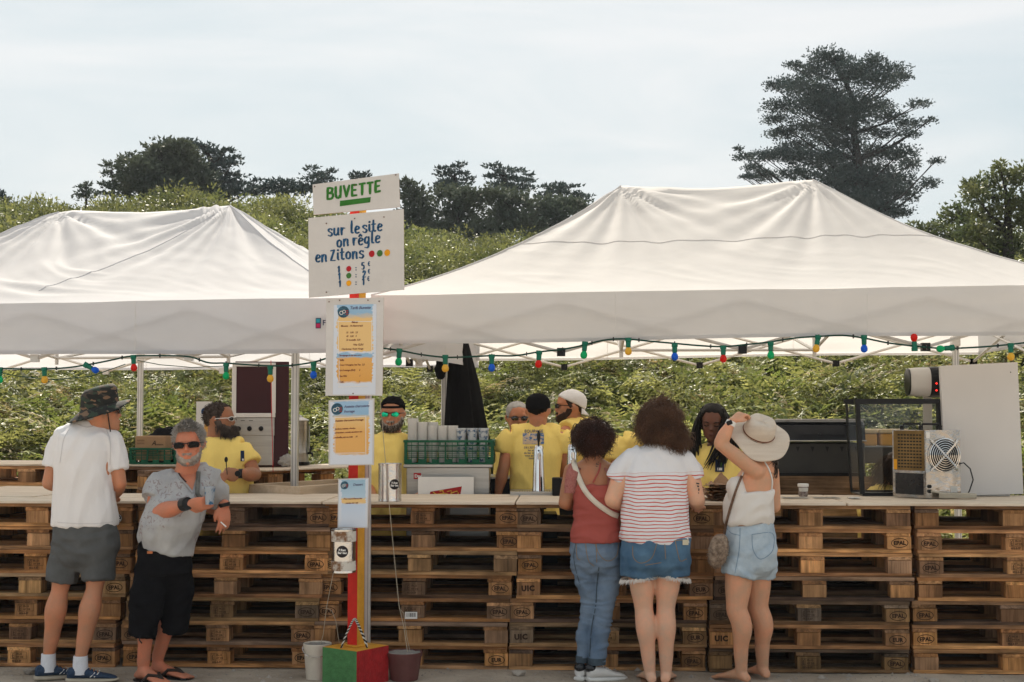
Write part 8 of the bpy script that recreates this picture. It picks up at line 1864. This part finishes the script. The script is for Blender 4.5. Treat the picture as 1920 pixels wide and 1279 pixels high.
# --- 11 woman holding her straw hat
d = 8.30
t, hd, J, S_ = figure('woman in white camisole and pale denim shorts holding a big straw sun hat', d, dict(skin=sk_mid, feet=(1400, 1260), torso=[(1405, 1045, 0, 46, .135), (1404, 1010, 0, 46, .14), (1405, 972, 0, 38, .105), (1408, 935, 0, 40, .115), (1414, 900, 0, 40, .115), (1424, 875, 0, 32, .10), (1432, 858, .0, 18, .07)], H=.225, head=(1429, 834, .075), hyaw=-58, neck=(1432, 868, .0), hpitch=14, female=True, neckr=.05,
   sha=(1418, 884, -.09), ela=(1350, 832, -.13), wra=(1372, 790, -.12), shb=(1446, 886, .1), elb=(1452, 950, .1), wrb=(1430, 950, .3), armr=(.047, .042, .037, .025), handa=dict(dir=(.72, .35, .5), pn=(.35, .5, -.8), size=.175, curl=(.7, .75, .8, .8), thumb=-1, tc=.9), handb=dict(dir=(-.5, 1, 0), pn=(0, 0, -1), size=.17, thumb=-1),
   hipa=(1388, 1045, -.04), calf=(.022, -.012, 0), kna=(1381, 1143, -.06), ana=(1390, 1255, -.03), hipb=(1420, 1045, .05), knb=(1421, 1140, .06), anb=(1430, 1248, .10), legr=(.094, .062, .058, .036), foota=-38, footb=-20, footL=.235), voxel=.0075)
body = [o for o in t.children if o.name.startswith('body')][0]
m_cami = M('white satin', (.66, .62, .58), .6, .04, vs=5)
sh = garment(t, 'camisole', m_cami, d, [(1404, 982, 0, 43, .13, .02, 0), (1404, 968, 0, 44, .135), (1404, 945, -.0, 45, .135), (1408, 922, -.0, 43, .13, .10, 0)], [([(1388, 935, -.04), (1378, 912, -.06), (1380, 895, -.05)], [.07, .052, .03])], disp=wrinkle(43, .014, (8, 8, 5)), voxel=.008)
strap(t, 'camisole_strap', m_white, body, [(1447, 922), (1448, 900), (1442, 880), (1434, 866)], d, 2.6, .006); strap(t, 'camisole_strap', m_white, body, [(1393, 908), (1391, 896), (1394, 886)], d, 2.4, .006)
m_pden = M('pale washed denim', (.30, .38, .46), .85, vs=8, col2=(.48, .55, .60), bump=.15, bs=80)
js = garment(t, 'denim_shorts', m_pden, d, [(1405, 1078, 0, 34, .10), (1405, 1060, 0, 49, .142), (1406, 1035, 0, 50, .152), (1405, 1000, 0, 46, .14), (1404, 972, 0, 41, .12)], [([(1390, 1050, -.04), (1384, 1082, -.05)], [.108, .104]), ([(1424, 1050, .05), (1422, 1082, .06)], [.108, .102])], disp=wrinkle(48, .010, (7, 7, 9)), voxel=.008, it=5)
for pth in ([(1410, 1002), (1412, 1030), (1424, 1048), (1440, 1042), (1450, 1028), (1448, 1000), (1410, 1002)], [(1388, 985), (1386, 1030), (1378, 1075)], [(1362, 990), (1372, 1000), (1388, 1004)]): strap(t, 'pocket_seam', M('blue stitching', (.16, .24, .34), .8), js, pth, d, 1.0, .002, thick=.001)
strap(t, 'belt', M('tan leather belt', (.33, .19, .12), .6, .15), js, [(1361, 980), (1385, 983), (1410, 981), (1443, 974)], d, 8, .004)
mb = MB(); a = J((1372, 790, -.12)); b_ = J((1366, 803, -.123)); mb.tube([a, a.lerp(b_, .6)], [.0295, .031], 16); mb.build('watch_strap', m_white, t, smooth=True)
mb = MB(); mb.box(a.lerp(b_, .3)+Vector((-.012, -.028, .004)), (.034, .012, .026), (R(0), R(-22), R(-12)), bev=.004); mb.build('watch_face', m_black, t)
# bag and strap
strap(t, 'bag_strap', M('brown bag strap', (.17, .10, .065), .7, .3, vs=60), two_target(t, [body, sh, js]), [(1391, 892), (1380, 920), (1370, 950), (1362, 980), (1357, 1008)], d, 4.5, .008)
q = P(1347, 1032, d-.12); bg_ = thing('shoulder_bag', 'small woven straw shoulder bag hanging at the hip of the woman with hat', 'bag', q)
mb = MB(); mb.sphere((0, 0, 0), 1, 30, 20); mb.v = [tuple(q+Vector((math.copysign(abs(x)**.8, x)*.056+z*.012, math.copysign(abs(y)**.8, y)*.045, math.copysign(abs(z)**.8, z)*.095))*(1+.05*mn.noise(Vector((x*6, y*6, z*6))))*1 if False else q+Vector((math.copysign(abs(x)**.8, x)*.056+z*.014, math.copysign(abs(y)**.8, y)*.045, math.copysign(abs(z)**.8, z)*.095))) for x, y, z in mb.v]
m_straw = M('brown woven straw', (.13, .085, .06), .9, vs=45, col2=(.42, .32, .24), bump=1, bs=70); mb.build('bag_body', m_straw, bg_, smooth=True)
mb = MB(); rnd = random.Random(2)
for i in range(700):
    v = Vector((rnd.gauss(0, 1), rnd.gauss(0, 1), rnd.gauss(0, 1))).normalized(); p = q+Vector((v.x*.055+v.z*.014, v.y*.045, v.z*.093)); mb.tube([p, p+v*.008+Vector((rnd.uniform(-.008, .008), rnd.uniform(-.008, .008), -.008))], [.0018, .0006], 3, cap=False)
mb.build('raffia_fringe', m_straw, bg_)
# hair under the hat
hd.shell('hair', m_hairmb, t, lambda th, z: hairline(th, z, .84, .05, .35), .008, .01, 9)
mb = MB(); rnd = random.Random(15)
for i in range(120):
    th = rnd.uniform(2.0, 4.2); p = hd.w(hsurf(th, rnd.uniform(.02, .25), .03)); e = P(rnd.uniform(1436, 1458), rnd.uniform(868, 898), d-.05+rnd.uniform(-.04, .06)); mb.tube(spline([p, p.lerp(e, .5)+Vector((rnd.uniform(-.01, .02), -.015, 0)), e], 4), [.004]*6+[.003, .002, .001], 4)
mb.build('hair_lengths', m_hairmb, t, smooth=True)
# straw hat, tilted back over the head
m_strawh = M('pale straw', (.72, .61, .50), .85, vs=3, col2=(.84, .74, .63), bump=.5, bs=60, stretch=(1, 1, 12), transl=.12)
hc = P(1422, 812, d-.03); Ax = Vector((-.02, -.50, .86)).normalized(); 
# hat axis: points up, towards the camera and slightly to the right
Ax = Vector((.20, -.66, .72)).normalized(); X_ = Vector((1, .0, -.42)); X_ = (X_-Ax*X_.dot(Ax)).normalized(); Y_ = Ax.cross(X_)
ht = thing('sun_hat', 'wide brimmed pale straw sun hat with brown cord held on her head', 'hat', hc)
def hpnt(r, th, z): return hc+X_*math.cos(th)*r+Y_*math.sin(th)*r+Ax*z
nn = 64; rows = [(.088, 0), (.090, .02), (.087, .05), (.080, .078), (.070, .094), (.052, .101), (.025, .092), (.001, .088)]
mb = MB(); vs = [hpnt(r*(1+.05*math.cos(2*2*PI*i/nn)), 2*PI*i/nn, z+.004*math.sin(3*2*PI*i/nn)*(z > .05)) for r, z in rows for i in range(nn)]
mb.add(vs, [(j*nn+i, j*nn+(i+1) % nn, (j+1)*nn+(i+1) % nn, (j+1)*nn+i) for j in range(len(rows)-1) for i in range(nn)]); mb.build('hat_crown', m_strawh, ht, smooth=True, sharp=None)
mb = MB(); vs = []
for j in range(13):
    k = j/12; r = .088+.098*k
    for i in range(nn):
        th = 2*PI*i/nn; z = -.022*k**1.5*1.5+.020*k*math.sin(2*th+.6)+.008*k*math.sin(5*th)+.004*math.sin(k*40)*0; vs.append(hpnt(r*(1+.05*k*math.cos(th-.6)), th, z))
nv = len(vs); fs = [(j*nn+i, j*nn+(i+1) % nn, (j+1)*nn+(i+1) % nn, (j+1)*nn+i) for j in range(12) for i in range(nn)]
mb.add(vs+[v-Ax*.004 for v in vs], fs+[tuple(q_+nv for q_ in f[::-1]) for f in fs]+[(12*nn+i, 12*nn+(i+1) % nn, nv+12*nn+(i+1) % nn, nv+12*nn+i) for i in range(nn)]); mb.build('hat_brim', m_strawh, ht, smooth=True, sharp=None)
mb = MB(); mb.tube([hpnt(.0905*(1+.05*math.cos(2*th)), th, .010) for th in [2*PI*i/60 for i in range(61)]], .0038, 6, cap=False); mb.build('hat_cord', M('brown cord', (.16, .06, .035), .7), ht, smooth=True)
